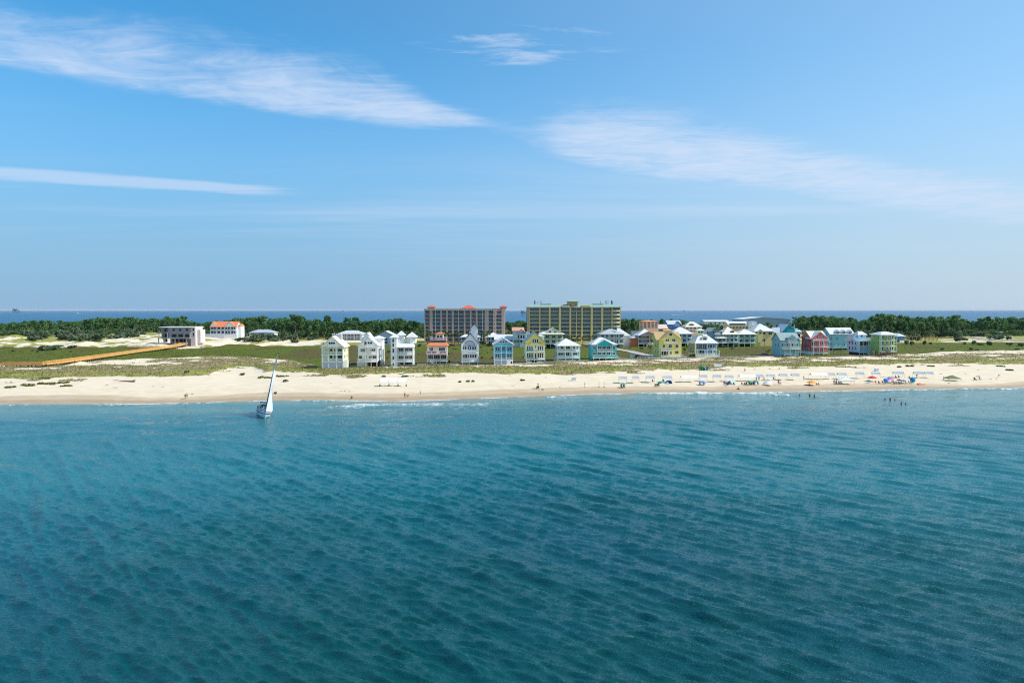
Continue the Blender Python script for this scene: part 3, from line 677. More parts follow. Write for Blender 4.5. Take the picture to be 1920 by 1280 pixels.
h.win(990, 1030, 486, 548, y=.8, pane=BGLASS, name='door'); h.wins(((1050, 1085), (1095, 1130)), 490, 526, y=.8)
h.wins(((922, 958), (970, 1005)), 614, 668, y=.9, mull=2); h.wins(((1095, 1185),), 618, 656, y=.9, mull=3); h.wins(((1075, 1130), (1140, 1210)), 744, 786, y=.9, mull=2); h.win(892, 945, 740, 790, y=.9, pane=BGLASS)
for Y0, Y1, YS in ((532, 570, 574), (658, 698, 703), (790, 832, 838)): h.rail(1025, 1224, Y0, Y1, -1.3, sides=2.1); h.slab(1022, 1228, YS, -1.4, .9)
h.rail(868, 1018, 790, 832, -.3); h.slab(862, 1022, 838, -.4, .9); h.posts((1028, 1120, 1222), 545, 945, -1.2)
for i in range(3): h.win_side(1, 2.5+3*i, 3.6+3*i, 610, 665); h.win_side(1, 2.5+3*i, 3.6+3*i, 735, 790)

# 3 --- white towers
h = House('beach_house', 'grey-white house with pyramid-capped towers and roof terrace, left of the orange-roofed lookout house', ZA, 1468, 1862, 935, 11)
W3 = paint(206, 212, 208); W3b = paint(226, 226, 214)
h.wall(1575, 1862, 590, 935, W3, 2.0); h.wall(1468, 1577, 420, 935, W3, 0, 5); h.wall(1800, 1862, 420, 935, W3b, 4, 11); h.wall(1576, 1800, 515, 592, W3, 4.2, 11)
h.hip(1466, 1580, 416, 352, SEAM_W, 0, 5, oh=.5); h.hip(1560, 1680, 386, 300, SEAM_W, 7, 11, oh=.5); h.wall(1565, 1676, 388, 520, W3, 7.2, 10.8, name='stair_tower'); h.hip(1740, 1900, 416, 322, SEAM_W, 4, 11, oh=.5)
h.wall(1745, 1895, 418, 520, W3b, 5, 10.5, name='rooftop_room')
h.wins(((1500, 1528),), 432, 494, y=0); h.wins(((1500, 1528),), 516, 574, y=0); h.wins(((1500, 1528),), 606, 680, y=0); h.wins(((1500, 1528),), 746, 806, y=0); h.wins(((1500, 1528),), 868, 908, y=0)
h.hip(1578, 1860, 590, 524, SEAM_W, -.2, 4.2, oh=.4, XR=(1590, 1850), yr=(4.1, 4.2), name='porch_roof')
h.rail(1585, 1862, 470, 514, 4.3); h.posts((1600, 1672, 1765), 445, 514, 4.3, w=.16)
for Y in (600, 740): h.wins(((1605, 1690), (1718, 1770), (1778, 1845)), Y+6, Y+58, y=2.0, mull=3, pane=DGLASS)
h.slab(1576, 1864, 712, -.1, 2.1); h.slab(1576, 1864, 845, -.1, 2.1); h.rail(1580, 1700, 676, 708, 0); h.rail(1708, 1858, 676, 708, 0); h.rail(1580, 1700, 800, 838, 0); h.rail(1708, 1858, 800, 838, 0)
h.posts((1580, 1704, 1858), 590, 935, .05); h.box('open_bay_shade', 1630, 1698, 862, 910, 1.8, 1.99, DARK); h.box('open_bay_shade', 1714, 1840, 862, 910, 1.8, 1.99, DARK)  # the two thin dark sheets are painted shade of the ground openings
for i in range(2): h.win_side(1, 4.8+3*i, 5.8+3*i, 600, 660); h.win_side(1, 4.8+3*i, 5.8+3*i, 735, 800)

# 4 --- terracotta roof
h = House('beach_house', 'peach house with terracotta roof, rooftop lookout and magenta balcony flowers', ZB, 390, 752, 1188, 10)
P4 = paint(222, 200, 176)
h.wall(392, 750, 855, 1005, P4, .2); h.wall(392, 750, 1000, 1112, paint(186, 178, 168), 1.9); h.wall(740, 750, 1000, 1112, P4, .2, 1.95); h.box('ground_storey', 480, 742, 1116, 1188, 3.5, 9.5, DARK)  # dark ground box paints the shade between the posts
h.hip(392, 750, 856, 786, TERRA, 0, 10, oh=.5, XR=(455, 725), yr=(2.6, 7.4)); h.box('roof_curb', 452, 728, 746, 792, 2.4, 7.6, mat('dark_roof_curb', (86, 88, 92), .8, .1))
h.rail(455, 735, 702, 744, 2.3, mat('rose_white_railing', (228, 196, 196), .6, .05), sides=5.2); h.slab(450, 736, 748, 2.2, 7.8, th=.15, name='roof_deck')
for X in (470, 715): h.box('roof_planter', X-22, X+22, 684, 745, 2.8, 3.6, mat('grey_planter', (180, 176, 172), .8, .1))
h.wall(545, 682, 640, 748, P4, 3.2, 7.0, name='lookout'); h.hip(540, 686, 641, 602, TERRA, 3.1, 7.1, oh=.45, name='lookout_roof'); h.wins(((566, 605), (622, 662)), 662, 712, y=3.2, pane=BGLASS)
h.wins(((437, 500), (606, 715)), 880, 938, y=.2, mull=3, pane=BGLASS); h.slab(386, 762, 980, -1.2, .3, th=.5); h.rail(388, 758, 942, 976, -1.15, sides=1.3)
h.box('magenta_flowers', 396, 470, 950, 972, -1.4, -1.2, mat('bougainvillea', (176, 38, 98), .8, .5, 5)); h.box('magenta_flowers', 486, 560, 948, 972, -1.4, -1.2, mat('bougainvillea', (176, 38, 98), .8, .5, 5)); h.box('magenta_flowers', 630, 735, 950, 974, -1.4, -1.2, mat('bougainvillea', (176, 38, 98), .8, .5, 5))
h.slab(388, 756, 1116, -.2, 2.0, th=.4); h.posts((396, 502, 626, 745), 1000, 1112, .0, w=.1); h.posts((396, 470, 560, 626, 745), 1122, 1188, .0, w=.12)
h.wins(((410, 495), (510, 618), (640, 738)), 1020, 1090, y=1.9, mull=3, pane=DGLASS); h.rail(398, 742, 1080, 1112, .02); h.stairs(452, 1116, 545, 1186, -.3)
for i in range(2): h.win_side(1, 2.5+3.5*i, 3.6+3.5*i, 880, 940)

# 5 --- church-like white house with fan window
h = House('beach_house', 'white house with slate gable, half-round fan window and narrow belfry-like tower', ZB, 1008, 1322, 1184, 13)
W5 = paint(220, 222, 224)
h.wall(1008, 1322, 820, 1130, W5, .8); h.box('ground_storey', 1020, 1312, 1130, 1184, 2.5, 12.5, DARK); h.slab(1002, 1326, 1126, -1.4, 1.0, th=.5)  # ground box coloured near black as the shade under the house
h.gable_y(1000, 1330, 824, 622, W5, SHING_D, y0=.0, oh=.5, Xr=1172); h.wall(1008, 1040, 820, 925, W5, -1.2, .9); h.wall(1292, 1322, 820, 925, W5, -1.2, .9)
h.fan(1160, 848, 96, .0, mat('slate_trim', (120, 132, 146), .7, .05), mat('white_fan_panel', (214, 218, 222), .6, .04))
h.wins(((1040, 1062), (1072, 1100), (1124, 1146), (1162, 1184), (1206, 1234), (1248, 1272)), 862, 912, y=.8, pane=BGLASS)
h.wins(((1044, 1066), (1080, 1112), (1130, 1152), (1166, 1190), (1206, 1234), (1250, 1280)), 988, 1060, y=.8, trans=True, pane=DGLASS)
h.slab(1020, 1306, 978, -1.3, .9, th=.5); h.box('balcony_parapet', 1030, 1300, 926, 968, -1.3, -1.1, WHITE); h.rail(1022, 1306, 1076, 1122, -1.3, sides=2); h.posts((1034, 1150, 1300), 978, 1184, -1.2, w=.15)
h.wall(1182, 1302, 530, 760, W5, 4.5, 8.0, name='tower'); h.gable_y(1176, 1308, 532, 462, W5, SHING_D, y0=4.5, y1=8.0, oh=.25, Xr=1240); h.win_side(1, 5.6, 6.6, 550, 606, X=1302)
for i in range(3): h.win_side(1, 2.5+3*i, 3.5+3*i, 860, 915); h.win_side(1, 2.5+3*i, 3.5+3*i, 990, 1060)

# 6 --- blue house, white gable trim
B6 = paint(112, 184, 200); B6d = paint(64, 146, 166)
h = House('beach_house', 'sky-blue narrow house with white gable trim and one white panel at its foot', ZC, 828, 1170, 803, 13)
h.wall(828, 1170, 448, 715, B6, 1.6); h.wall(828, 838, 448, 715, B6, .1, 1.7); h.wall(1160, 1170, 448, 715, B6, .1, 1.7)
h.box('ground_storey', 832, 1056, 712, 802, .1, 12.5, mat('blue_grey_panel', (150, 172, 190), .7, .06)); h.box('white_screen', 1058, 1168, 714, 803, -.2, 3.0, WHITE); h.box('hatch', 1130, 1154, 742, 782, -.24, -.19, DARK)
h.gable_y(822, 1176, 446, 340, B6, SEAM_W, y0=.2, oh=.5, th=.5); h.wins(((942, 968), (986, 1012), (1030, 1056)), 378, 408, y=.2); h.box('gable_band', 832, 1166, 448, 478, -.1, 1.6, B6)
h.box('blue_panel', 958, 1042, 486, 560, 1.42, 1.58, B6d); h.box('blue_panel', 958, 1042, 606, 690, 1.42, 1.58, B6d)
for Y in (500, 620): h.wins(((866, 888), (1112, 1134)), Y, Y+46, y=1.6, fw=.16); h.wins(((906, 928), (1072, 1096)), Y, Y+62, y=1.6, fw=.16, name='door', pane=mat('door_panel', (70, 62, 54), .6, .1))
h.slab(826, 1174, 580, -.1, 1.7, B6, th=.4); h.slab(826, 1174, 712, -.1, 1.7, th=.3); h.posts((832, 958, 1046, 1166), 448, 803, .02, w=.13)
for a, b in ((836, 954), (962, 1042), (1050, 1164)): h.rail(a, b, 545, 577, .02, B6); h.rail(a, b, 672, 706, .02)
for i in range(3): h.win_side(1, 3+3*i, 4.1+3*i, 490, 545); h.win_side(-1, 3+3*i, 4.1+3*i, 620, 675)

# 7 --- yellow gambrel
Y7 = paint(226, 196, 96); Y7p = paint(226, 220, 168)
h = House('beach_house', 'yellow house with tall narrow windows and a blue-grey gambrel roof, before the yellow condominium', ZC, 1395, 1745, 768, 12)
h.wall(1395, 1745, 440, 705, Y7p, .9); h.box('ground_storey', 1510, 1660, 712, 768, 4, 11.5, DARK)  # open ground level: its shade is painted as a near-black box
h.gable_y(1378, 1752, 398, 218, Y7, seam_roof((140, 166, 186)), y0=.5, oh=.4, Xr=1565); h.box('gable_band', 1395, 1745, 396, 445, .6, 11.6, Y7)
h.wall(1640, 1735, 292, 400, paint(232, 226, 180), 3.0, 10.5, name='shed_dormer'); h.hip(1632, 1740, 296, 270, SEAM_CREAM, 2.6, 10.8, oh=.3, name='dormer_roof')
h.wins(((1522, 1546), (1561, 1585), (1600, 1622)), 338, 404, y=.5, fw=.14); h.slab(1478, 1668, 424, -.6, .6, th=.2); h.rail(1480, 1666, 396, 424, -.55, mat('dark_iron_rail', (80, 80, 84), .6, .1), sides=1.0)
SP = ((1426, 1448), (1465, 1487), (1504, 1526), (1619, 1641), (1658, 1680), (1697, 1719))
h.wins(SP, 468, 540, y=.9, fw=.14); h.wins(((1572, 1588),), 462, 500, y=.9); h.wins(SP, 598, 676, y=.9, fw=.14); h.wins(((1565, 1590),), 600, 690, y=.9, name='door')
h.slab(1405, 1745, 560, -1.1, 1.0, th=.35); h.rail(1410, 1742, 522, 556, -1.05, mat('dark_iron_rail', (80, 80, 84), .6, .1)); h.slab(1400, 1748, 700, -1.1, 1.0, th=.35); h.rail(1412, 1740, 660, 692, -1.05, mat('grey_rail', (150, 152, 150), .6, .1)); h.posts((1406, 1550, 1742), 562, 768, -1.0, w=.14); h.posts((1410, 1500, 1640, 1738), 712, 768, .6, w=.16, m=CONC)
h.box('low_wall', 1420, 1500, 738, 768, -1.2, -.9, WHITE); h.box('low_wall', 1590, 1690, 735, 768, -1.2, -.9, WHITE)
for i in range(2): h.win_side(-1, 3+3.5*i, 4+3.5*i, 470, 540); h.win_side(-1, 3+3.5*i, 4+3.5*i, 600, 670)

# 8 --- pale teal, pyramid roof
T8 = paint(184, 214, 214); T8d = paint(92, 160, 190)
h = House('beach_house', 'pale aqua house under a white pyramid roof, left of the bright turquoise house', ZE, 435, 843, 833, 12)
h.wall(437, 841, 562, 830, T8, 1.9); h.wall(437, 447, 562, 770, T8, .1, 2.0); h.box('ground_storey', 560, 840, 785, 832, 1.5, 11.8, T8d)
h.hip(437, 841, 564, 436, SEAM_W, 0, 12, oh=.7, XR=(600, 624), yr=(5.2, 6.8))
h.wins(((446, 466), (500, 550), (590, 670), (705, 755), (792, 816)), 572, 616, y=1.9, mull=2, pane=DGLASS); h.wins(((455, 540), (722, 800)), 690, 728, y=1.9, mull=2, pane=DGLASS); h.win(596, 655, 682, 742, y=1.9, mull=2, name='door')
for a, b in ((546, 570), (670, 692), (816, 830)): h.box('shutter', a, b, 678, 748, 1.78, 1.88, T8d)
h.slab(433, 846, 658, -.1, 2.0, th=.4); h.slab(433, 846, 774, -.1, 2.0, th=.35); h.posts((440, 580, 706, 838), 562, 833, .02, w=.14)
for a, b in ((444, 576), (584, 702), (710, 834)): h.rail(a, b, 620, 654, .02); h.rail(a, b, 735, 770, .02)
h.stairs(436, 774, 380, 833, 3.0, 1.0)
for i in range(3): h.win_side(-1, 3+3*i, 4.1+3*i, 580, 630); h.win_side(-1, 3+3*i, 4.1+3*i, 690, 740)

# 9 --- bright turquoise
T9 = paint(22, 168, 168)
h = House('beach_house', 'bright turquoise house with white-trimmed gable and a row of white chairs on its balcony', ZE, 1060, 1500, 812, 12.5)
h.wall(1060, 1500, 540, 770, T9, 0); h.box('ground_storey', 1066, 1494, 770, 812, 1.2, 12.2, T9); h.box('open_bay_shade', 1140, 1290, 780, 812, 1.1, 1.22, DARK)  # thin dark sheet on the ground storey is painted shade
h.hip(1060, 1500, 542, 416, SEAM_W, 0, 12.5, oh=.7, XR=(1215, 1275), yr=(5.5, 7))
h.box('gable_band', 1136, 1420, 530, 560, -1.3, .1, T9); h.gable_y(1136, 1420, 534, 456, T9, SEAM_W, y0=-1.3, y1=5, oh=.35, Xr=1266, th=.4)
for a, b in ((1076, 1120), (1162, 1214), (1242, 1298), (1328, 1384), (1426, 1468)): h.win(a, b, 568, 622 if a in (1076, 1426) else 640, y=0, fw=.22, mull=2); h.win(a, b, 674, 722, y=0, fw=.22, mull=2)
h.slab(1138, 1418, 652, -1.3, .0, th=.35); h.rail(1142, 1414, 608, 648, -1.25, sides=1.2); h.slab(1062, 1504, 770, -2.2, .0, th=.3); h.rail(1066, 1500, 728, 766, -2.15, sides=2.0); h.posts((1146, 1412), 530, 652, -1.2, w=.12); h.posts((1070, 1180, 1290, 1400, 1496), 772, 812, -2.1, w=.13)
h.stairs(1502, 766, 1560, 810, -1.0, 1.3); h.box('arch_shade', 1068, 1100, 780, 811, 1.1, 1.22, DARK)  # dark sheet paints the shade inside the arch
for i in range(4):
    X = 1192+34*i; mb = MB(); x, z = h.x(X), h.zz(652); mb.box(x-.32, x+.32, -1.0, -.4, z+.35, z+.42).prism_x([(-.45, z+.4), (-.38, z+.4), (-.15, z+1.05), (-.22, z+1.05)], x-.32, x+.32)
    for a in (-.28, .28):
        for b in (-.95, -.45): mb.box(x+a-.03, x+a+.03, b-.03, b+.03, z, z+.36)
    tag(mb.build('patio_chair', TRIM), 'white patio chair on the upper balcony of the bright turquoise house', 'chair', 'white chairs on the turquoise balcony').matrix_world = Matrix.Translation(h.pos) @ Matrix.Rotation(R(3), 4, 'Z')
for i in range(3): h.win_side(-1, 2.5+3*i, 3.6+3*i, 570, 622); h.win_side(-1, 2.5+3*i, 3.6+3*i, 674, 722)

# 10 --- yellow, tan roof
Y10 = paint(222, 200, 110)
h = House('beach_house', 'mustard yellow house with steep tan-shingled cross gables and an attic window', ZF, 530, 940, 868, 12)
h.wall(530, 940, 548, 868, Y10, 0); h.gable_x(480, 938, 552, 418, Y10, SHING_T, y0=.3, y1=12, oh=.2); h.gable_y(532, 938, 548, 396, Y10, SHING_T, y0=-.3, y1=6.2, oh=.35, Xr=735)
h.win(712, 764, 430, 472, y=-.3); h.wins(((652, 708), (766, 824)), 532, 572, y=-.3, mull=2, fw=.14); h.slab(612, 862, 604, -1.4, -.3, th=.25); h.rail(615, 858, 570, 600, -1.35, sides=1)
h.wins(((602, 640), (706, 760), (832, 884)), 634, 688, y=0, mull=2, fw=.13); h.slab(552, 728, 738, -1.8, 0, th=.3); h.rail(555, 726, 692, 734, -1.75, sides=1.7)
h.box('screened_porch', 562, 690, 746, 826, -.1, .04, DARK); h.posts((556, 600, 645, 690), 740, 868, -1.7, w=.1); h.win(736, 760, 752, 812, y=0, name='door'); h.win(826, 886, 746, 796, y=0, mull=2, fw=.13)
h.slab(556, 950, 846, -1.9, 0, th=.3); h.rail(560, 946, 816, 842, -1.85); h.stairs(950, 838, 1050, 872, -.8, 1.2)
for i in range(2): h.win_side(-1, 2.5+4*i, 3.3+4*i, 640, 690); h.win_side(-1, 2.5+4*i, 3.3+4*i, 750, 800)

# 11 --- white hip roof with cupola and blue porch
C11 = paint(228, 220, 170); B11 = paint(84, 140, 172)
h = House('beach_house', 'cream house with white hipped roof, glazed cupola and blue screened porches', ZF, 1190, 1580, 858, 13)
h.wall(1192, 1578, 612, 790, B11, 1.7); h.wall(1192, 1200, 612, 855, C11, .1, 12.9); h.wall(1196, 1574, 786, 858, C11, 2.0)
h.hip(1190, 1582, 614, 456, SEAM_W, 0, 13, oh=.7, XR=(1300, 1440), yr=(5.5, 7.5))
h.dormer(1322, 1424, 506, 566, 476, 1.6, 6, C11, SEAM_W)
h.wall(1268, 1382, 384, 462, C11, 4.5, 8.0, name='cupola'); h.hip(1262, 1388, 386, 352, SEAM_W, 4.3, 8.2, oh=.4, name='cupola_roof'); h.wins(((1280, 1312), (1324, 1352), (1358, 1378)), 396, 432, y=4.5, pane=BGLASS)
h.wins(((1205, 1260), (1270, 1330), (1338, 1398)), 630, 712, y=1.7, mull=2, pane=BGLASS); h.wins(((1420, 1450), (1470, 1510), (1525, 1555)), 638, 690, y=1.7, fw=.14); h.wins(((1240, 1320), (1328, 1398), (1480, 1530)), 735, 792, y=1.7, mull=2, pane=DGLASS)
h.slab(1188, 1584, 722, -.1, 1.8, th=.35); h.rail(1408, 1574, 694, 718, 0); h.slab(1188, 1600, 832, -2.0, 1.8, th=.5); h.rail(1192, 1596, 796, 828, -1.95, sides=1.9); h.posts((1196, 1404, 1574), 614, 832, .05, w=.14)
h.posts((1210, 1340, 1475, 1598), 735, 858, -1.9, w=.2); 
for i in range(3):
    h.win_side(-1, 2+3.5*i, 3+3.5*i, 640, 700); h.win_side(-1, 2+3.5*i, 3+3.5*i, 745, 805)

# 12 --- teal-grey
G12 = paint(136, 176, 178)
h = House('beach_house', 'grey-teal house with grey metal roof, left neighbour of the coral red house', ZG, 1190, 1532, 838, 12.5, rot=1)
h.wall(1190, 1532, 552, 838, G12, .9); h.gable_x(1190, 1532, 556, 432, G12, seam_roof((150, 168, 168)), y0=.2, y1=12.5, oh=.5)
h.wall(1312, 1452, 505, 562, G12, -.2, 5, name='dormer'); h.gable_y(1308, 1456, 508, 462, G12, SEAM_W, y0=-.2, y1=5.5, oh=.3); h.wins(((1318, 1336), (1352, 1372), (1392, 1410)), 510, 544, y=-.2)
h.gable_y(1462, 1530, 556, 516, None, SEAM_W, y0=-.3, y1=3.5, oh=.1); h.slab(1308, 1462, 590, -1.5, .9, th=.3); h.rail(1312, 1458, 560, 586, -1.45, sides=1.5)
h.wins(((1212, 1236), (1258, 1286), (1303, 1326), (1352, 1375), (1395, 1424), (1450, 1468), (1482, 1510)), 620, 660, y=.9, pane=DGLASS); h.slab(1200, 1536, 706, -1.5, .9, th=.35); h.rail(1206, 1530, 668, 702, -1.45, sides=2)
h.wins(((1255, 1285), (1446, 1470)), 730, 768, y=.9); h.slab(1230, 1360, 808, -1.5, .9, th=.3); h.rail(1240, 1330, 778, 804, -1.45); h.posts((1242, 1337, 1436, 1528), 590, 838, -1.4, w=.12); h.stairs(1362, 800, 1320, 836, -1.6, 1.0)
for i in range(2): h.win_side(-1, 3+4*i, 4+4*i, 620, 670)

# 13 --- coral red
R13 = paint(204, 92, 88)
h = House('beach_house', 'coral red house with white arched gable windows and cream metal roof', ZH, 332, 578, 682, 12.5)
h.wall(332, 578, 430, 632, R13, .9); h.wall(332, 345, 430, 632, R13, .8, 12.4); h.box('ground_storey', 345, 570, 632, 682, 4, 12, DARK); h.box('stem_wall', 332, 340, 634, 682, 1, 12.2, mat('pale_grey_panel', (206, 210, 214), .6, .05))  # near-black ground box stands in for the shade behind the posts
h.gable_x(332, 574, 432, 334, R13, SEAM_CREAM, y0=1.0, y1=12.5, oh=.4); h.gable_y(326, 584, 436, 338, R13, SEAM_W, y0=.3, y1=6.5, oh=.5, th=.35, Xr=455)
h.wins(((402, 424), (494, 516)), 394, 434, y=.3, fw=.2); h.slab(340, 574, 460, -1.5, .8, th=.35); h.rail(344, 570, 440, 458, -1.45, sides=1.5)
h.wins(((344, 388), (492, 534)), 490, 538, y=.9, fw=.2, mull=2); h.slab(332, 584, 562, -1.5, .9, th=.35); h.rail(336, 580, 536, 560, -1.45, sides=2.3)
h.wins(((350, 380), (436, 460), (502, 528)), 592, 626, y=.9, fw=.16); h.slab(336, 582, 654, -1.5, .9, th=.3); h.rail(340, 578, 628, 652, -1.45); h.posts((340, 427, 492, 578), 460, 682, -1.4, w=.12); h.stairs(330, 640, 300, 682, -1.0, 1.0)
for i in range(3): h.win_side(-1, 2.5+3*i, 3.5+3*i, 484, 530); h.win_side(-1, 2.5+3*i, 3.5+3*i, 586, 626)

# 14 --- aqua, three dormers
A14 = paint(140, 192, 194)
h = House('beach_house', 'aqua house with three white-roofed dormers in a row, behind the coral red house', ZH, 648, 960, 608, 11)
h.wall(648, 960, 368, 585, A14, 0); h.gable_x(600, 966, 370, 282, A14, SEAM_W, y0=-.2, y1=11, oh=.5)
for X in (712, 806, 904): h.dormer(X-32, X+32, 336, 368, 308, -.35, 3, A14, SEAM_W)
h.wins(((662, 672), (734, 746), (796, 808), (818, 830)), 510, 542, y=0); h.box('band', 648, 960, 372, 380, -.12, 0, TRIM); h.wins(((700, 716), (880, 900)), 420, 452, y=0)
for Y in (404, 492, 572): h.slab(566, 648, Y, .2, 9, th=.35); h.rail(568, 648, Y-24, Y-2, .25)
h.posts((572, 645), 372, 608, .4, w=.13); h.box('ground_storey', 700, 950, 585, 608, 3, 10, DARK)  # shade below the house painted as a near-black box

# 15 --- pale blue with roof terrace
B15 = paint(160, 198, 222); CR = mat('cream_column', (228, 220, 196), .6, .05)
h = House('beach_house', 'pale blue house with roof terrace and cream columns, touching the lime green house', ZH, 1025, 1242, 690, 11.5)
h.wall(1025, 1242, 466, 645, B15, 1.6); h.wall(1212, 1242, 466, 645, B15, .1, 1.7); h.wall(1025, 1050, 466, 645, B15, .1, 1.7); h.gable_y(1000, 1110, 468, 388, B15, seam_roof((220, 208, 196)), y0=5.5, y1=11.5, oh=.4)
h.wall(1094, 1214, 388, 468, B15, 4.5, 10.5, name='top_storey'); h.hip(1090, 1218, 390, 334, SEAM_W, 4.4, 10.6, oh=.4, XR=(1120, 1190), yr=(7, 8)); h.win(1130, 1160, 382+6, 416, y=4.5)
h.slab(1020, 1246, 468, -.1, 4.6, th=.35, name='roof_deck'); h.rail(1030, 1240, 428, 464, .0, sides=4)
h.wins(((1054, 1110), (1116, 1176), (1182, 1208)), 484, 540, y=1.6, pane=DGLASS, frame=CR); h.slab(1045, 1215, 552, -.05, 1.7, CR, th=.3); h.posts((1050, 1112, 1180, 1208), 472, 690, .05, CR, w=.13); h.wins(((1224, 1238),), 478, 520, y=.1); h.wins(((1224, 1238),), 568, 616, y=.1); h.wins(((1056, 1074), (1124, 1140)), 566, 612, y=1.6)
h.slab(1045, 1215, 644, -.05, 1.7, th=.3); h.rail(1052, 1208, 612, 642, .02); h.box('ground_storey', 1050, 1205, 650, 690, 2, 11, DARK)  # dark ground box is the shade among the columns, painted
h.box('stair_tower', 1248, 1270, 432, 690, .6, 3.2, WHITE); h.stairs(1200, 644, 1262, 690, -.4, 1.0)
for i in range(3): h.win_side(-1, 2.3+3*i, 3.3+3*i, 490, 530); h.win_side(-1, 2.3+3*i, 3.3+3*i, 566, 612)

# 16 --- lime green
L16 = paint(164, 206, 110)
h = House('beach_house', 'lime green house with three open porch storeys on timber piles and zigzag stairs', ZH, 1372, 1608, 692, 10.5, rot=1)
h.wall(1372, 1608, 384, 630, L16, 2.0); h.wall(1372, 1378, 384, 630, L16, .1, 10.4); h.hip(1372, 1610, 386, 338, SEAM_W, 0, 10.5, oh=.8, XR=(1440, 1540), yr=(4.5, 6))
for Y in (462, 548, 628): h.slab(1368, 1612, Y, -.1, 2.1, th=.4)
for Y in (388, 470, 556): h.wins(((1392, 1408), (1418, 1436), (1478, 1510), (1540, 1552), (1568, 1586)), Y+10, Y+56, y=2.0, pane=DGLASS)
h.posts((1372, 1460, 1526, 1608), 386, 628, .0, w=.12)
for Y in (430, 516, 600):
    for a, b in ((1376, 1456), (1464, 1522), (1530, 1604)): h.rail(a, b, Y+2, Y+26, 0, mat('grey_rail', (150, 152, 150), .6, .1))
for X in (1376, 1400, 1440, 1480, 1520, 1552, 1580, 1606):
    for y in (.3, 5, 10): h.posts((X,), 630, 692, y, WOOD, w=.16, name='pile')
h.stairs(1410, 610, 1470, 650, -1.4, 1.0, WOOD); h.stairs(1470, 650, 1416, 690, -1.4, 1.0, WOOD)
for i in range(2):
    for Y in (396, 480, 564): h.win_side(-1, 2.5+4*i, 3.4+4*i, Y, Y+40)

# ---- simpler far houses: roof, walls, window rows, porch
def far_house(name, label, zoom, X0, X1, base, depth, Yeave, Yr, wallc, roofm, kind='hip', rows=(), nwin=4, stilts=None, porch=True, rot=4, XR=None, cat='house', railm=None, decks=True, pane=None):
    h = House(name, label, zoom, X0, X1, base, depth, rot, cat); wm = wallc if not isinstance(wallc, tuple) else paint(*wallc)
    floor = stilts if stilts else base
    h.wall(X0, X1, Yeave, floor, wm, 1.2 if porch else 0)
    if kind == 'hip': h.hip(X0, X1, Yeave+2, Yr, roofm, 0, depth, oh=.7, XR=XR)
    elif kind == 'gy': h.gable_y(X0, X1, Yeave, Yr, wm, roofm, oh=.5)
    else: h.gable_x(X0, X1, Yeave, Yr, wm, roofm, oh=.5)
    u = 1.0/h.k
    for (a, b) in rows:
        for i in range(nwin):
            c = X0+(X1-X0)*(i+.5)/nwin; w = (X1-X0)/nwin*.27; h.win(c-w, c+w, a, b, y=1.2 if porch else 0, mull=2, pane=pane or GLASS)
        if porch:
            h.slab(X0-2, X1+2, b+.5*u, -.1, 1.3, th=.3)
            if railm is not False: h.rail(X0, X1, b-.55*u, b+.45*u, 0, railm, gap=.4)
    if porch: h.posts([X0+.2*u, X0+(X1-X0)*.34, X0+(X1-X0)*.67, X1-.2*u], Yeave+2, base, .05, w=.13)
    elif stilts: h.posts([X0+.2*u, X0+(X1-X0)*.34, X0+(X1-X0)*.67, X1-.2*u], stilts, base, .3, w=.16)
    if stilts: h.box('understorey_shade', X0+(X1-X0)*.15, X1-(X1-X0)*.15, stilts, base, depth*.45, depth*.9, DARK)  # near-black box painted as the shade beneath the raised floor
    s = -1 if h.pos.x > 0 else 1
    for (a, b) in rows:
        for i in range(2): h.win_side(s, depth*(.3+.35*i), depth*(.3+.35*i)+1.1, a, b)
    return h
fh = far_house
fh('beach_house', 'low grey house with wide hipped roof and long verandah behind the pale yellow house', ZA, 515, 960, 462, 12, 345, 285, (150, 160, 166), seam_roof((206, 206, 204)), rows=((352, 395), (412, 452)), nwin=8, rot=0, pane=DGLASS)
fh('beach_house', 'grey gabled house with pale roof behind the tower-capped house', ZA, 1190, 1560, 545, 12, 392, 300, (176, 186, 192), seam_roof((222, 220, 214)), 'gy', rows=((425, 458), (478, 515)), nwin=3, porch=False, rot=0)
h = fh('beach_house', 'blue-grey house with white hipped roof half hidden behind the slate-gabled house', ZB, 1000, 1330, 830, 12, 690, 600, (132, 160, 180), SEAM_W, rows=((705, 745), (775, 815)), nwin=4, rot=0)
h = fh('beach_house', 'small grey house on stilts with white hipped roof, left behind the sky-blue house', ZC, 690, 930, 440, 11, 306, 222, (160, 178, 180), SEAM_W, rows=((316, 368),), nwin=3, stilts=388, rot=0)
h = fh('beach_house', 'teal house with broad white roof directly behind the sky-blue house', ZC, 842, 1160, 470, 10, 352, 268, (86, 168, 176), SEAM_W, 'gx', rows=((366, 400), (420, 455)), nwin=4, rot=0)
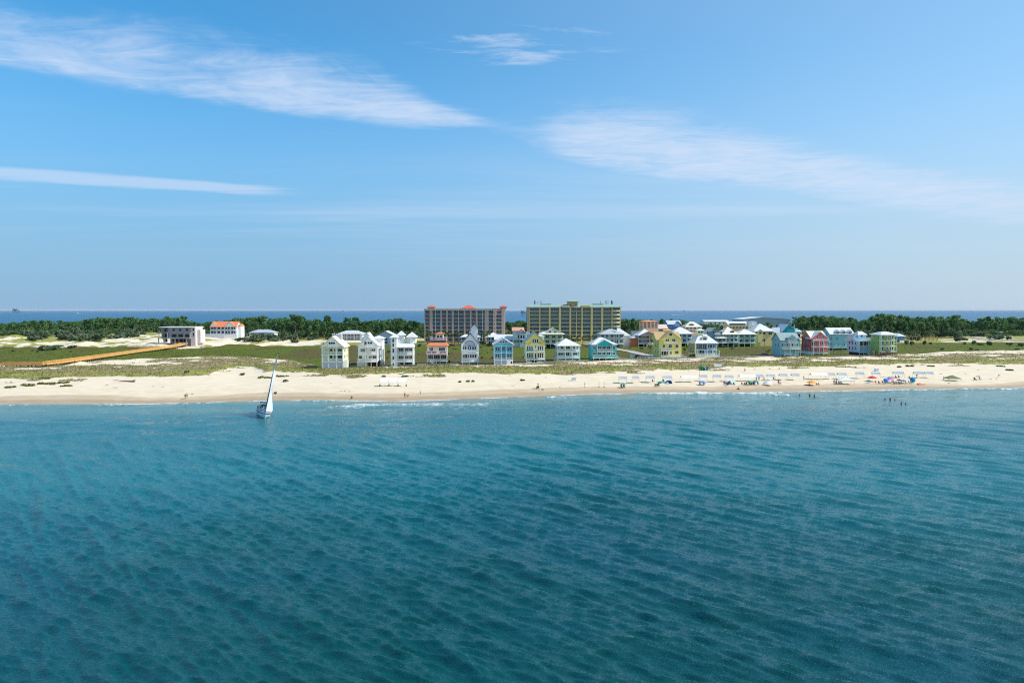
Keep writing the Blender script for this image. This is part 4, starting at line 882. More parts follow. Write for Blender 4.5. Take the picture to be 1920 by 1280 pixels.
# Mediterranean villa with tile roof
h = House('beach_house', 'pale stucco villa with pinkish tile roof and dark balcony, between the two condominiums', ZC, 1165, 1385, 480, 13, 0, 'house'); V = paint(196, 204, 204)
h.wall(1165, 1385, 195, 480, V, 0); h.gable_x(1160, 1362, 196, 140, V, mat('pink_tiles', (206, 150, 126), .85, .12, 1.2), y0=0, y1=13, oh=.4); h.wall(1290, 1400, 225, 480, V, -2.2, 0, name='front_bay'); h.gable_y(1240, 1400, 232, 168, V, mat('pink_tiles', (206, 150, 126), .85, .12, 1.2), y0=-2.2, y1=5, oh=.3)
h.wins(((1255, 1278),), 270, 322, y=0); h.wins(((1302, 1334), (1350, 1378)), 268, 328, y=-2.2); h.slab(1206, 1392, 342, -3.4, 0, th=.3); h.rail(1210, 1388, 316, 340, -3.35, mat('dark_iron_rail', (80, 80, 84), .6, .1)); h.wins(((1186, 1200), (1212, 1226), (1238, 1252), (1264, 1278)), 362, 398, y=0); h.wins(((1302, 1335),), 362, 400, y=-2.2); h.win(1352, 1372, 190, 228, y=-2.2)
h.wall(1392, 1490, 262, 480, V, 3, 11, name='side_wing'); h.gable_y(1388, 1496, 264, 212, V, SEAM_W, y0=3, y1=11, oh=.3); h.win(1424, 1456, 280, 330, y=3)
# yellow gabled house with gazebo
fh('gazebo', 'white pyramid-roofed lookout pavilion on slim posts left of the yellow gabled house', ZD, 270, 462, 690, 7, 578, 500, paint(150, 160, 160), SEAM_W, rows=(), stilts=640, rot=0, cat='pavilion', XR=(365, 375))
h = fh('beach_house', 'pale yellow gabled house with wide white porches, below the yellow condominium', ZD, 420, 718, 865, 12, 628, 545, (222, 214, 150), SEAM_W, 'gy', rows=((662, 700), (735, 775)), nwin=3, stilts=800, rot=0)
h.hip(340, 742, 640, 606, SEAM_W, -2.2, 12, oh=.2, XR=(400, 690), yr=(1.3, 11), name='porch_roof'); h.wins(((490, 525), (578, 610)), 590, 630, y=0-.05, mull=2)
h = fh('beach_house', 'large pale house with very wide grey hipped roof, right of the palm grove', ZD, 1300, 1672, 838, 14, 640, 560, (196, 196, 190), SEAM_GREY, rows=((652, 690), (730, 778)), nwin=5, stilts=795, rot=2)
h.hip(1570, 1800, 672, 548, SEAM_W, 6, 18, oh=.3, XR=(1612, 1640)); h.wall(1575, 1795, 672, 838, paint(204, 204, 206), 6.4, 17, name='rear_wing')
# salmon and brick-orange house
h = fh('beach_house', 'salmon house with orange side wing and white hipped roof beside the road', ZF, 160, 460, 672, 12, 470, 355, (196, 128, 112), SEAM_W, rows=((480, 525), (550, 600)), nwin=4, stilts=620, rot=4)
h.gable_y(170, 480, 470, 398, paint(196, 140, 124), SEAM_W, y0=-.6, y1=6, oh=.3, Xr=340); h.wall(38, 165, 515, 665, mat('orange_stucco', (208, 116, 66), .8, .08), 1, 11, name='side_wing'); h.hip(30, 170, 520, 480, SEAM_GREY, .8, 11, oh=.3); h.stairs(340, 610, 290, 668, -1.2, 1.3)
h.box('folded_parasol', 345, 375, 470, 512, -1.5, -1.2, mat('red_white_cloth', (220, 130, 120), .8, .3, 6))
fh('beach_house', 'small white-roofed cottage behind the salmon house, before the dark trees', ZF, 62, 185, 520, 9, 460, 394, (200, 170, 160), SEAM_W, 'gx', rows=((468, 495),), nwin=3, porch=False)
h = fh('apartment_block', 'beige tower-like block with orange tiled roof rising out of the trees', ZF, 242, 522, 525, 14, 222, 196, (206, 160, 134), mat('orange_tiles', (220, 140, 90), .85, .12, 1.2), rows=((232, 262), (272, 300), (310, 335)), nwin=4, porch=False, cat='building')
fh('beach_house', 'teal house with pale beige gable roof behind the salmon house', ZF, 440, 690, 505, 11, 345, 275, (44, 150, 170), seam_roof((214, 200, 184)), 'gx', rows=((356, 385),), nwin=4)
fh('beach_house', 'small tan house with orange hipped roof tucked behind the mustard yellow house', ZF, 605, 760, 505, 8, 385, 330, (206, 172, 120), mat('orange_tiles', (220, 160, 96), .85, .12, 1.2), rows=((395, 420),), nwin=2, porch=False)
h = fh('beach_house', 'deep blue gabled house with white balcony at the edge of the trees', ZF, 690, 935, 500, 12, 268, 205, (44, 96, 176), seam_roof((196, 206, 214)), 'gx', rows=((285, 312),), nwin=3, porch=False)
h.gable_y(800, 940, 275, 215, paint(44, 96, 176), seam_roof((190, 200, 210)), y0=-.6, y1=6, oh=.2); h.rail(815, 890, 255, 288, -1.6); h.slab(810, 895, 290, -1.7, 0)
h = fh('beach_house', 'white-roofed house with glassy porch between the mustard and the cream houses', ZF, 770, 1140, 665, 13, 442, 320, (184, 204, 206), SEAM_W, rows=((455, 505), (530, 590)), nwin=4, stilts=610, rot=3)
h = fh('beach_house', 'pink house with white hipped roof and dark dormer, behind the cream house with cupola', ZF, 1005, 1305, 505, 12, 316, 220, (214, 172, 158), SEAM_CREAM, rows=((325, 355), (375, 405)), nwin=4)
h.dormer(1090, 1165, 268, 304, 245, 1.0, 5, DARK, SEAM_W, win=False)
h = fh('beach_house', 'slate-blue gabled house with two small white balconies, behind the cream house with cupola', ZF, 1365, 1690, 680, 12, 478, 338, (104, 142, 160), seam_roof((206, 196, 178)), 'gy', rows=((400, 440), (540, 585)), nwin=3, stilts=615, porch=False)
for Y in (448, 515): h.slab(1520, 1625, Y, -1.5, 0); h.box('balcony_parapet', 1522, 1622, Y-30, Y-2, -1.5, -1.4, WHITE)
h.slab(1560, 1740, 600, -1.8, 0); h.rail(1562, 1738, 570, 598, -1.75); h.hip(1560, 1740, 520, 470, SEAM_CREAM, -1.8, 5, oh=.2, name='porch_roof')
h = fh('beach_house', 'pale green house with cream hipped roof and dark dormer, left behind the green porch house', ZG, 140, 430, 680, 12, 452, 312, (160, 196, 196), SEAM_CREAM, rows=((462, 500), (530, 580)), nwin=4, stilts=612)
h.dormer(300, 360, 392, 425, 372, .8, 5, DARK, SEAM_W, win=False)
h = fh('beach_house', 'green house with white hipped roof and two deep porches facing the meadow', ZG, 430, 750, 672, 12, 450, 356, (120, 176, 140), SEAM_W, rows=((462, 508), (545, 590)), nwin=3, stilts=622, pane=DGLASS)
h.box('dark_green_wing', 345, 425, 455, 640, 1.5, 10, paint(78, 142, 92))
h = fh('beach_house', 'tan house with white hipped roof between the green porch house and the turquoise block', ZG, 700, 1060, 660, 13, 392, 264, (214, 186, 126), SEAM_W, rows=((410, 450),), nwin=3, porch=False)
h.gable_y(762, 850, 395, 362, paint(214, 186, 126), SEAM_W, y0=-1, y1=5, oh=.3); h.wall(762, 850, 394, 600, paint(214, 186, 126), -1, 1, name='front_bay'); h.win(785, 825, 405, 440, y=-1); h.stairs(830, 560, 790, 640, -2, 1.2)
h = fh('beach_house', 'vivid turquoise block with large plain wall and pale hipped roof behind the grey-teal house', ZG, 945, 1400, 655, 14, 420, 330, (20, 172, 172), SEAM_GREY, rows=(), porch=False, rot=2)
h.wall(1290, 1530, 360, 655, paint(40, 186, 170), -1.0, 9, name='front_wing'); h.gable_y(1180, 1500, 420, 272, paint(20, 150, 160), SEAM_W, y0=-.9, y1=13, oh=.5, Xr=1310); h.hip(1420, 1545, 402, 345, SEAM_W, -2, 9, oh=.3); h.slab(1420, 1545, 430, -2.4, 0); h.rail(1422, 1543, 400, 428, -2.35); h.box('recess_shade', 1440, 1530, 436, 500, -1.1, -.98, DARK)  # flat dark sheet under the balcony paints the shade of a recess
h = fh('inn', 'long tan inn with dark shed windows and white gabled end at the wood edge', ZG, 250, 610, 515, 14, 290, 222, (190, 154, 104), seam_roof((220, 218, 210)), 'gx', rows=((310, 345),), nwin=6, porch=False, cat='building')
h.box('clerestory', 262, 556, 250, 290, -.3, .8, mat('dark_glazing', (86, 100, 104), .5, .2))
h.wall(608, 780, 285, 515, paint(220, 218, 206), -.4, 12, name='end_block')
for X in (645, 752): h.gable_y(X-38, X+30, 290, 216, paint(224, 222, 212), SEAM_W, y0=-.6, y1=12, oh=.2)
h.wins(((630, 655), (675, 710), (735, 765)), 318, 350, y=-.4)
h = fh('blue_cottage', 'bright blue cottage with white hipped roof on stilts, right of the lime green house', ZH, 1610, 1728, 490, 11, 402, 360, (18, 128, 176), SEAM_W, rows=((412, 440),), nwin=3, stilts=462, porch=False, rot=0, cat='house')
# far low buildings by the bay
h = House('warehouse', 'huge low warehouse with shining white roof on the bay shore', ZG, 510, 1365, 372, 40, 2, 'warehouse')
WH = mat('grey_cladding', (150, 170, 184), .7, .04)
h.wall(510, 1365, 180, 372, WH, 0); h.gable_y(505, 1370, 178, 142, WH, SEAM_W, oh=.8, Xr=860)
h = House('boat_shed', 'long white shed by the bay behind the dark round trees', ZF, 1350, 1800, 388, 18, 2, 'shed'); h.wall(1350, 1800, 222, 388, WHITE, 0); h.gable_x(1350, 1800, 222, 196, WHITE, SEAM_W, oh=.4); h.wins(((1450+80*i, 1478+80*i) for i in range(4)), 236, 258)
for (p, q, lab, w) in ((1521, 634, 'small white-roofed hut among the trees behind the coral red house', 14), (1877, 629.5, 'little brown hut with white roof at the far right wood edge', 10)):
    hh = House('hut', lab, FULL, p-w/2, p+w/2, q, 5, 0, 'hut'); hh.wall(p-w/2, p+w/2, q-5.5, q, mat('brown_hut_wall', (160, 120, 96), .8, .1)); hh.hip(p-w/2, p+w/2, q-5.2, q-7.6, SEAM_W, oh=.9); hh.win(p-w/4, p+w/4, q-4.5, q-2)
for (p, q, lab) in ((1874, 613, 'white gable wall glimpsed between the treetops at far right'), (1910, 613.5, 'pale roof low among the trees at the right edge of the view')):
    hh = House('hut', lab, FULL, p-4, p+4, q+5, 6, 0, 'house'); hh.wall(p-4, p+4, q-2.5, q+5, WHITE); hh.gable_y(p-4, p+4, q-2.5, q-5, WHITE, SEAM_W); hh.win(p-2, p+2, q-1, q+1)

# ---- left: concrete shell house, orange-roofed house, small hipped house
h = House('modern_house', 'flat-roofed grey concrete house, still unglazed in places, by the boardwalk end', ZI, 130, 458, 522, 14, 2, 'house'); K = mat('raw_concrete', (150, 150, 152), .9, .10, .4)
h.wall(215, 458, 318, 440, K, .5); h.wall(115, 215, 318, 440, K, 3.5); h.wall(458, 510, 318, 522, mat('pale_render', (208, 200, 198), .9, .06), 1, 13, name='end_block'); h.wall(508, 545, 350, 500, mat('pale_render', (208, 200, 198), .9, .06), 4, 12, name='end_block')
h.slab(112, 512, 316, .0, 14.2, WHITE, th=.5, name='roof_slab'); h.slab(112, 460, 440, -1.5, 14, K, th=.45, name='floor_slab'); h.slab(112, 216, 375, -.5, 4, K, th=.35, name='balcony_slab'); h.posts((118, 210), 375, 440, -.4, K, w=.2); h.posts((118, 188, 300, 425), 445, 522, -1.2, K, w=.28)
h.wins(((150, 172), (197, 213)), 338, 368, y=3.5, pane=DARK, frame=K); h.wins(((262, 286), (336, 358), (410, 434)), 338, 362, y=.5, pane=DARK, frame=K); h.wins(((252, 306), (324, 378), (400, 446)), 398, 432, y=.5, pane=DARK, frame=K); h.win(150, 190, 400, 432, y=3.5, pane=DARK, frame=K)
h.wins(((482, 496),), 336, 360, y=1.0, pane=DARK, frame=K); h.wins(((483, 496),), 384, 420, y=1.0, pane=DARK, frame=K)
h.wall(215, 458, 446, 522, K, 3.0, 13.5, name='ground_storey'); h.wins(((240, 305), (318, 356), (366, 398)), 452, 488, y=3.0, pane=DARK, frame=K); h.box('planter_wall', 100, 180, 492, 522, -1.8, -1.3, K); h.box('planter_wall', 345, 430, 490, 522, -1.8, -1.3, K); h.box('fascia_window', 130, 175, 452, 490, 4.0, 4.2, DARK)
h = House('beach_house', 'white galleried house with orange tiled gables behind a pale wall at the boardwalk end', ZI, 690, 975, 448, 14, 2, 'house'); W = paint(208, 212, 216)
OT = mat('bright_orange_tiles', (214, 126, 84), .85, .12, 1.2)
h.wall(690, 975, 316, 448, W, 1.5); h.gable_x(690, 975, 318, 262, W, OT, y0=0, y1=14, oh=.5); h.gable_y(690, 762, 318, 268, W, OT, y0=-.3, y1=6, oh=.2, Xr=722); h.gable_y(845, 972, 320, 264, W, OT, y0=-.4, y1=7, oh=.3, Xr=908); h.wall(975, 1008, 310, 448, W, 4, 13, name='side_wing'); h.hip(975, 1008, 312, 288, OT, 4, 13, oh=.2)
for Y in (320, 366): h.wins(((692, 718), (724, 750), (762, 800), (808, 838), (850, 872), (880, 902), (916, 940), (946, 970)), Y, Y+28, y=1.5, pane=DGLASS)
for Y in (356, 402): h.slab(686, 976, Y, -.2, 1.6, th=.3); h.rail(690, 972, Y-14, Y-1, -.15, gap=.5)
h.posts((690, 755, 805, 845, 910, 972), 318, 448, -.1, w=.16); h.box('screen_wall', 640, 866, 394, 472, -5, -4.6, mat('pale_grey_wall', (206, 208, 212), .8, .05)); h.box('screen_wall', 866, 978, 404, 462, -3.4, -3.0, WHITE)
h = House('cottage', 'small cream cottage with grey hipped roof, right of the big orange-tiled gables', ZI, 1128, 1390, 458, 11, 0, 'house')  # dark box below the deck is painted shade
h.wall(1128, 1350, 378, 412, paint(196, 184, 176), 1.5); h.wall(1300, 1392, 378, 458, paint(222, 206, 196), .2); h.hip(1128, 1392, 380, 344, seam_roof((176, 186, 196)), 0, 11, oh=.8); h.box('understorey_shade', 1130, 1300, 414, 452, 2, 10, DARK); h.slab(1126, 1300, 414, -.1, 1.6, th=.3); h.rail(1128, 1300, 394, 413, 0, gap=.4); h.posts((1130, 1190, 1250, 1296), 380, 456, 0, w=.12); h.wins(((1140, 1190), (1222, 1285)), 384, 408, y=1.5); h.wins(((1312, 1324), (1350, 1362)), 428, 448, y=.2)

# ------------------------------------------------------------------ the two condominiums
def condo(name, label, zoom, X0, X1, base, depth, rot, floors, bays, pierm, slabm, railm, pane, wallm, roofY):
    h = House(name, label, zoom, X0, X1, base, depth, rot, 'condominium')
    h.wall(X0, X1, floors[0], base, wallm, 2.2)
    for (a, b) in bays:
        for i, Y in enumerate(floors):
            Yn = floors[i+1] if i+1 < len(floors) else base
            k = (Yn-Y); h.win(a+2, b-2, Y+k*.16, Yn-k*.06, y=2.2, mull=3 if b-a > 55 else 2, pane=pane, name='sliding_door', frame=slabm)
            if i+1 < len(floors): h.rail(a, b, Yn-k*.36, Yn-k*.05, .12, railm, gap=.30, name='balcony_railing')
    for i, Y in enumerate(floors[1:]): h.slab(X0+2, X1-2, Y, -.02, 2.3, slabm, th=.26, name='balcony_slab')
    return h
MAU = mat('mauve_stucco', (214, 176, 160), .85, .06, .3)
FL = [215 + 70*i for i in range(9)]
PIERS = [(345, 362), (440, 492), (632, 664), (738, 768), (838, 872), (950, 968), (1054, 1082), (1163, 1192), (1268, 1300), (1430, 1500)]
BAYS = [(362, 440), (492, 540), (545, 632), (664, 738), (768, 838), (872, 950), (968, 1054), (1082, 1163), (1192, 1268), (1300, 1388), (1393, 1430), (1500, 1580)]
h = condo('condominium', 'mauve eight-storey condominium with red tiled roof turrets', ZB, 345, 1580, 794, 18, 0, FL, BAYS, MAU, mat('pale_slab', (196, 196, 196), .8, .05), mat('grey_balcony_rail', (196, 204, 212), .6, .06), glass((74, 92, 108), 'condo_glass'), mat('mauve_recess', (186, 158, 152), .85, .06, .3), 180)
for a, b in PIERS: h.box('pier', a, b, 212, 790, -.25, 2.25, MAU)
for X in (542, 1390): h.box('pier', X-4, X+4, 212, 790, -.1, 2.25, TRIM)
h.box('parapet', 340, 1585, 180, 214, -.5, 18, mat('grey_parapet', (176, 174, 168), .85, .06, .3)); h.box('cornice', 336, 1590, 196, 204, -.8, -.5, mat('pale_cornice', (206, 200, 190), .8, .05))
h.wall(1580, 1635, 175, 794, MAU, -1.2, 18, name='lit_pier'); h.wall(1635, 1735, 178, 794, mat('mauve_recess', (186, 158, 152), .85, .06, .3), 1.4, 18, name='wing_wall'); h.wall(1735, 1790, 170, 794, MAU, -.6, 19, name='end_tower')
for i, Y in enumerate(FL[:-1]):
    h.win(1645, 1728, Y+12, Y+62, y=1.4, mull=3, pane=DGLASS, name='sliding_door'); h.rail(1636, 1734, Y+45, Y+66, -.7, mat('grey_balcony_rail', (196, 204, 212), .6, .06), gap=.3, name='balcony_railing'); h.slab(1635, 1735, FL[i+1] if i < 7 else 790, -.8, 1.5, mat('pale_slab', (196, 196, 196), .8, .05), th=.26, name='balcony_slab')
    h.win(1592, 1608, Y+18, Y+52, y=-1.2, pane=DGLASS)
    for q in (4, 9, 14): h.win_side(1, q, q+1.3, Y+18, Y+52, X=1790, pane=DGLASS)
RT = mat('red_tiles', (206, 96, 72), .85, .12, 1.0)
for (a, b, e, t, r) in ((385, 540, 155, 122, (450, 475)), (990, 1270, 178, 118, (1120, 1150)), (1690, 1835, 152, 122, (1750, 1775))):
    h.wall(a+15, b-15, e, 200, mat('turret_stucco', (214, 190, 176), .85, .05), 2, 12, name='turret'); h.hip(a+10, b-10, e+2, t, RT, 1.6, 12.4, oh=.6, XR=r, name='turret_roof')
YEL = mat('yellow_stucco', (248, 212, 146), .85, .06, .3)
FL2 = [222 + 60.5*i for i in range(9)]
PIERS2 = [(186, 192), (345, 358), (494, 518), (650, 682), (816, 840), (1002, 1022), (1148, 1180), (1312, 1340), (1474, 1484)]
BAYS2 = [(192, 345), (358, 494), (518, 650), (682, 816), (840, 918), (926, 1002), (1022, 1148), (1180, 1312), (1340, 1474)]
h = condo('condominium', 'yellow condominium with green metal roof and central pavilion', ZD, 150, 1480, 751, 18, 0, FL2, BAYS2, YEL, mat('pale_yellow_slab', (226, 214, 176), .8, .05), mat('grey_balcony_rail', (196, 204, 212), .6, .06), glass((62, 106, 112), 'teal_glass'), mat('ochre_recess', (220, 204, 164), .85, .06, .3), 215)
for a, b in PIERS2: h.box('pier', a, b, 218, 748, -.3, 2.25, YEL)
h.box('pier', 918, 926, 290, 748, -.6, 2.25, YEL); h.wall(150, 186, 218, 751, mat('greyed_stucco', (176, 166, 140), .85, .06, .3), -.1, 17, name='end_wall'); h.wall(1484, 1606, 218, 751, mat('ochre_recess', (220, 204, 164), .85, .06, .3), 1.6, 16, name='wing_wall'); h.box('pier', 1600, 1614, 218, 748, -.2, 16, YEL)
CRM = mat('cream_balcony', (236, 224, 186), .8, .04)
for i, Y in enumerate(FL2[:-1]):
    mb = MB(); xa, xb = h.x(1484), h.x(1604); n = 8
    pts = [(xa+(xb-xa)*j/n, -1.3*math.sin(math.pi*j/n)) for j in range(n+1)]; mb.prism_z(pts + [(xb, 1.7), (xa, 1.7)], h.zz(Y+60), h.zz(Y+57)); mb.prism_z(pts + [(p[0]*.99+.0, p[1]+.18) for p in reversed(pts)], h.zz(Y+57), h.zz(Y+40)); mb.build('curved_balcony', CRM, h.root)
    h.win(1492, 1592, Y+10, Y+54, y=1.6, mull=3, pane=glass((62, 106, 112), 'teal_glass'), name='sliding_door')
GR = seam_roof((150, 176, 164))
h.hip(146, 1622, 218, 170, GR, -.4, 18, oh=.8, XR=(236, 1540), yr=(6, 12)); h.box('terrace_parapet', 690, 822, 190, 222, -1.2, 6, CRM); h.box('terrace_parapet', 1000, 1136, 188, 222, -1.2, 6, YEL); h.wall(790, 942, 135, 230, mat('ochre_recess', (196, 168, 110), .85, .06, .3), 0, 9, name='pavilion'); h.hip(788, 944, 132, 90, GR, -.4, 9.4, oh=.9, name='pavilion_roof'); h.wins(((815, 838), (880, 890), (905, 925)), 172, 200, y=0)
h.hip(375, 530, 168, 142, GR, 5, 13, oh=.2, name='roof_cap'); h.hip(1195, 1355, 166, 138, GR, 5, 13, oh=.2, name='roof_cap')
DKM = mat('vent_metal', (96, 106, 112), .6, .1)
for X, Y0, w in ((275, 110, 7), (375, 116, 5), (1322, 124, 4), (1400, 110, 2), (1418, 108, 2), (1438, 110, 2), (1494, 108, 8), (1510, 122, 3), (292, 118, 2), (318, 122, 2)): h.box('vent_stack', X-w, X+w, Y0, 186, 8, 8.8, DKM)
h.box('entrance_canopy', 846, 1000, 690, 704, -3.5, -.4, YEL)
# ------------------------------------------------------------------ boardwalk
BW = [at(-70, 691), at(0, 688.5), at(84, 687), at(135, 680.5), at(200, 671), at(260, 662), at(320, 653.5), at(352, 646.5), at(378, 640)]
ORW = mat('new_orange_timber', (216, 166, 94), .85, .14, 1.5); DKW = mat('dark_timber_pile', (92, 82, 70), .9, .2, 1.5)
bw = empty('boardwalk', BW[0], 0, 'long new orange timber boardwalk on piles crossing the marsh to the orange-roofed house', 'boardwalk')
O = Vector(BW[0]); dk, rl, pb = MB(), MB(), MB()
for a, b in zip(BW[:-1], BW[1:]):
    a, b = a-O, b-O; a.z = max(a.z, 0)+1.1 if False else a.z+1.1; b.z = b.z+1.1
    d = b-a; L_ = d.length; d.normalize(); n = Vector((-d.y, d.x, 0)).normalized()*1.4
    k = max(1, int(L_/3.0))
    up = Vector((0, 0, 1))
    dk.add([a-n, b-n, b+n, a+n, a-n-up*.3, b-n-up*.3, b+n-up*.3, a+n-up*.3], [(0,1,2,3),(7,6,5,4),(0,4,5,1),(1,5,6,2),(2,6,7,3),(3,7,4,0)])
    for sgn in (-1, 1):
        for hh, th in ((1.12, .10), (.78, .06), (.46, .06), (.16, .06)):
            p, q = a+n*sgn+up*hh, b+n*sgn+up*hh; w = n.normalized()*.06
            rl.add([p-w, q-w, q+w, p+w, p-w-up*th*2, q-w-up*th*2, q+w-up*th*2, p+w-up*th*2], [(0,1,2,3),(7,6,5,4),(0,4,5,1),(1,5,6,2),(2,6,7,3),(3,7,4,0)])
        for i in range(k):
            p = a.lerp(b, i/k)+n*sgn
            MB().box(-.08, .08, -.08, .08, -.1, 1.2).build('rail_post', ORW, bw, p)
            if sgn < 0 or i % 2 == 0: MB().box(-.13, .13, -.13, .13, -2.6, -.25).build('pile', DKW, bw, p-n*sgn*.12)
dk.build('deck', ORW, bw); rl.build('railing', ORW, bw)
sm = at(372, 634); mb = MB().box(-6, 6, -1.4, 1.4, .6, 3.4); ct = empty('shipping_container', sm, R(4), 'dark red container box between the concrete house and the orange-roofed house', 'container')
mb.build('body', mat('dark_red_steel', (170, 66, 62), .7, .15), ct); mb = MB()
for i in range(14): mb.box(-5.8+i*.86, -5.5+i*.86, -1.46, -1.4, .7, 3.3)
mb.build('corrugation', mat('dark_red_steel', (170, 66, 62), .7, .15), ct)

# ------------------------------------------------------------------ trees
LEAF_P = foliage('pine_needles', (.070, .180, .048), (.140, .255, .075), .35, .4)
LEAF_O = foliage('oak_leaves', (.076, .160, .050), (.146, .240, .080), .30, .4)
LEAF_S = foliage('scrub_leaves', (.090, .140, .070), (.165, .210, .115), .4, .35)
PALM_L = foliage('palm_fronds', (.075, .12, .035), (.15, .18, .065), .6, .3)
BARK = mat('pine_bark', (112, 96, 82), .9, .25, 2)
def leaf_cloud(r, clumps, per, size, flat=.55):
    """leaf-sized quads scattered through ellipsoid clumps"""
    V = []
    for (cx_, cy_, cz_, rx, rz) in clumps:
        n = per; d = r.randn(n, 3); d /= np.linalg.norm(d, axis=1)[:, None]; d *= (r.rand(n, 1)**.45)
        c = np.stack([cx_+d[:, 0]*rx, cy_+d[:, 1]*rx, cz_+d[:, 2]*rz], -1)
        t = r.randn(n, 3); t[:, 2] *= flat; t /= np.linalg.norm(t, axis=1)[:, None]
        q = np.cross(t, r.randn(n, 3)); q /= np.linalg.norm(q, axis=1)[:, None]
        s = size*(.55+.8*r.rand(n, 1)); t = t*s; q = q*s*.62
        V.append(np.stack([c-t-q, c+t-q, c+t+q, c-t+q], 1))
    V = np.concatenate(V).reshape(-1, 3); return V, np.arange(len(V)).reshape(-1, 4)
def make_pine(seed, H, style):
    r = np.random.RandomState(seed); tr = MB(); lean = r.randn(2)*.035*H
    base, top = Vector((0, 0, -.5)), Vector((lean[0], lean[1], H*.93)); tr.bar(base, base.lerp(top, .5), .24, 6, .17); tr.bar(base.lerp(top, .5), top, .17, 5, .05)
    cl = []; n = {'flat': 9, 'tall': 14, 'sparse': 6}[style]; lo = {'flat': .62, 'tall': .38, 'sparse': .66}[style]
    for i in range(n):
        t = lo + (1-lo)*((i+.5)/n)**.9; p = base.lerp(top, t); a = r.rand()*6.283
        reach = {'flat': .26, 'tall': .20*(1.25-t), 'sparse': .22}[style]*H*(.45+.75*r.rand())
        q = p + Vector((math.cos(a)*reach, math.sin(a)*reach, reach*.28)); tr.bar(p, q, .08, 4, .03)
        cl.append((q.x, q.y, q.z, H*(.085+.05*r.rand()), H*(.050+.03*r.rand())))
    cl.append((top.x, top.y, H*.95, H*.10, H*.055))
    if style == 'tall': cl += [(0, 0, H*.5, H*.14, H*.09), (r.randn()*.5, r.randn()*.5, H*.66, H*.14, H*.09)]
    V, F = leaf_cloud(r, cl, 46 if style != 'sparse' else 34, .052*H if style != 'sparse' else .045*H)
    return tr, V, F
def make_oak(seed, H):
    r = np.random.RandomState(seed); tr = MB(); tr.bar((0, 0, -.5), (0, 0, H*.4), .22, 6, .15); cl = []
    for i in range(11):
        a = r.rand()*6.283; e = r.rand(); rr = H*.55*(.35+.65*r.rand()); q = (math.cos(a)*rr, math.sin(a)*rr, H*(.30+.52*e*(1-.35*rr/(H*.55))))
        tr.bar((0, 0, H*.25), q, .08, 4, .02); cl.append((*q, H*(.17+.09*r.rand()), H*(.12+.05*r.rand())))
    cl += [(0, 0, H*.74, H*.28, H*.17), (0, 0, H*.36, H*.42, H*.24)]
    V, F = leaf_cloud(r, cl, 46, .062*H, .9); return tr, V, F
PROTO = {}
def tree_proto(kind, i):
    if (kind, i) in PROTO: return PROTO[(kind, i)]
    if kind == 'pine': tr, V, F = make_pine(100+i, 12.0, ('flat', 'tall', 'flat', 'sparse', 'tall', 'tall', 'flat')[i % 7]); lm = LEAF_P
    else: tr, V, F = make_oak(200+i, 6.0); lm = LEAF_O
    me = np_mesh('crown', V, F); me.materials.append(lm)
    o = tr.build('trunk', BARK); tm = o.data; bpy.data.objects.remove(o)
    PROTO[(kind, i)] = (tm, me, V, F); return PROTO[(kind, i)]
LAND = [(-400, 120, 'at the far left beside the sand dunes'), (120, 300, 'behind the bare white dunes left of the concrete house'), (300, 378, 'behind the grey concrete house'), (378, 470, 'behind the orange-roofed house'), (470, 560, 'around the small cream cottage'), (560, 660, 'behind the pale yellow house with garage panels'), (660, 800, 'behind the tower-capped houses, left of the mauve condominium'), (800, 955, 'hidden behind the mauve condominium'), (955, 1165, 'in the gap beside the yellow condominium'), (1165, 1260, 'right of the yellow condominium'), (1260, 1400, 'behind the white-roofed houses by the bay shed'), (1400, 1500, 'in front of the low warehouse'), (1500, 1640, 'behind the coral red and aqua houses'), (1640, 1760, 'behind the lime green and bright blue houses'), (1760, 1850, 'above the far road at right'), (1850, 2400, 'at the far right by the brown hut')]
TOPLINE = [(-300, 606), (0, 606), (60, 603), (120, 605), (190, 598.5), (250, 599), (330, 599), (380, 606), (430, 600), (500, 600), (560, 597), (600, 603), (640, 606), (700, 604), (760, 601), (800, 608), (970, 605), (1180, 600), (1230, 602), (1290, 603), (1315, 609), (1385, 610), (1400, 608), (1440, 607), (1480, 606), (1500, 597), (1550, 595), (1600, 599), (1620, 604), (1640, 595), (1690, 595), (1730, 600), (1765, 594), (1790, 598), (1830, 605), (1840, 598), (1890, 599), (1920, 597), (2300, 598)]
def u_of(px): return (px-960)/1280.0/_c
r_ = np.random.RandomState(77); cand = []
for _ in range(5200):
    u = r_.uniform(-.86, .86); W = float(cy(WOODS, u)); d = W + (BAY_Y-45-W)*r_.rand()**1.25; px = 960+1280*u*.999
    if 1385 < px < 1490 and d > 780: continue
    if 795 < px < 955 and d < 560: continue
    cand.append((d-W, d, u, px))
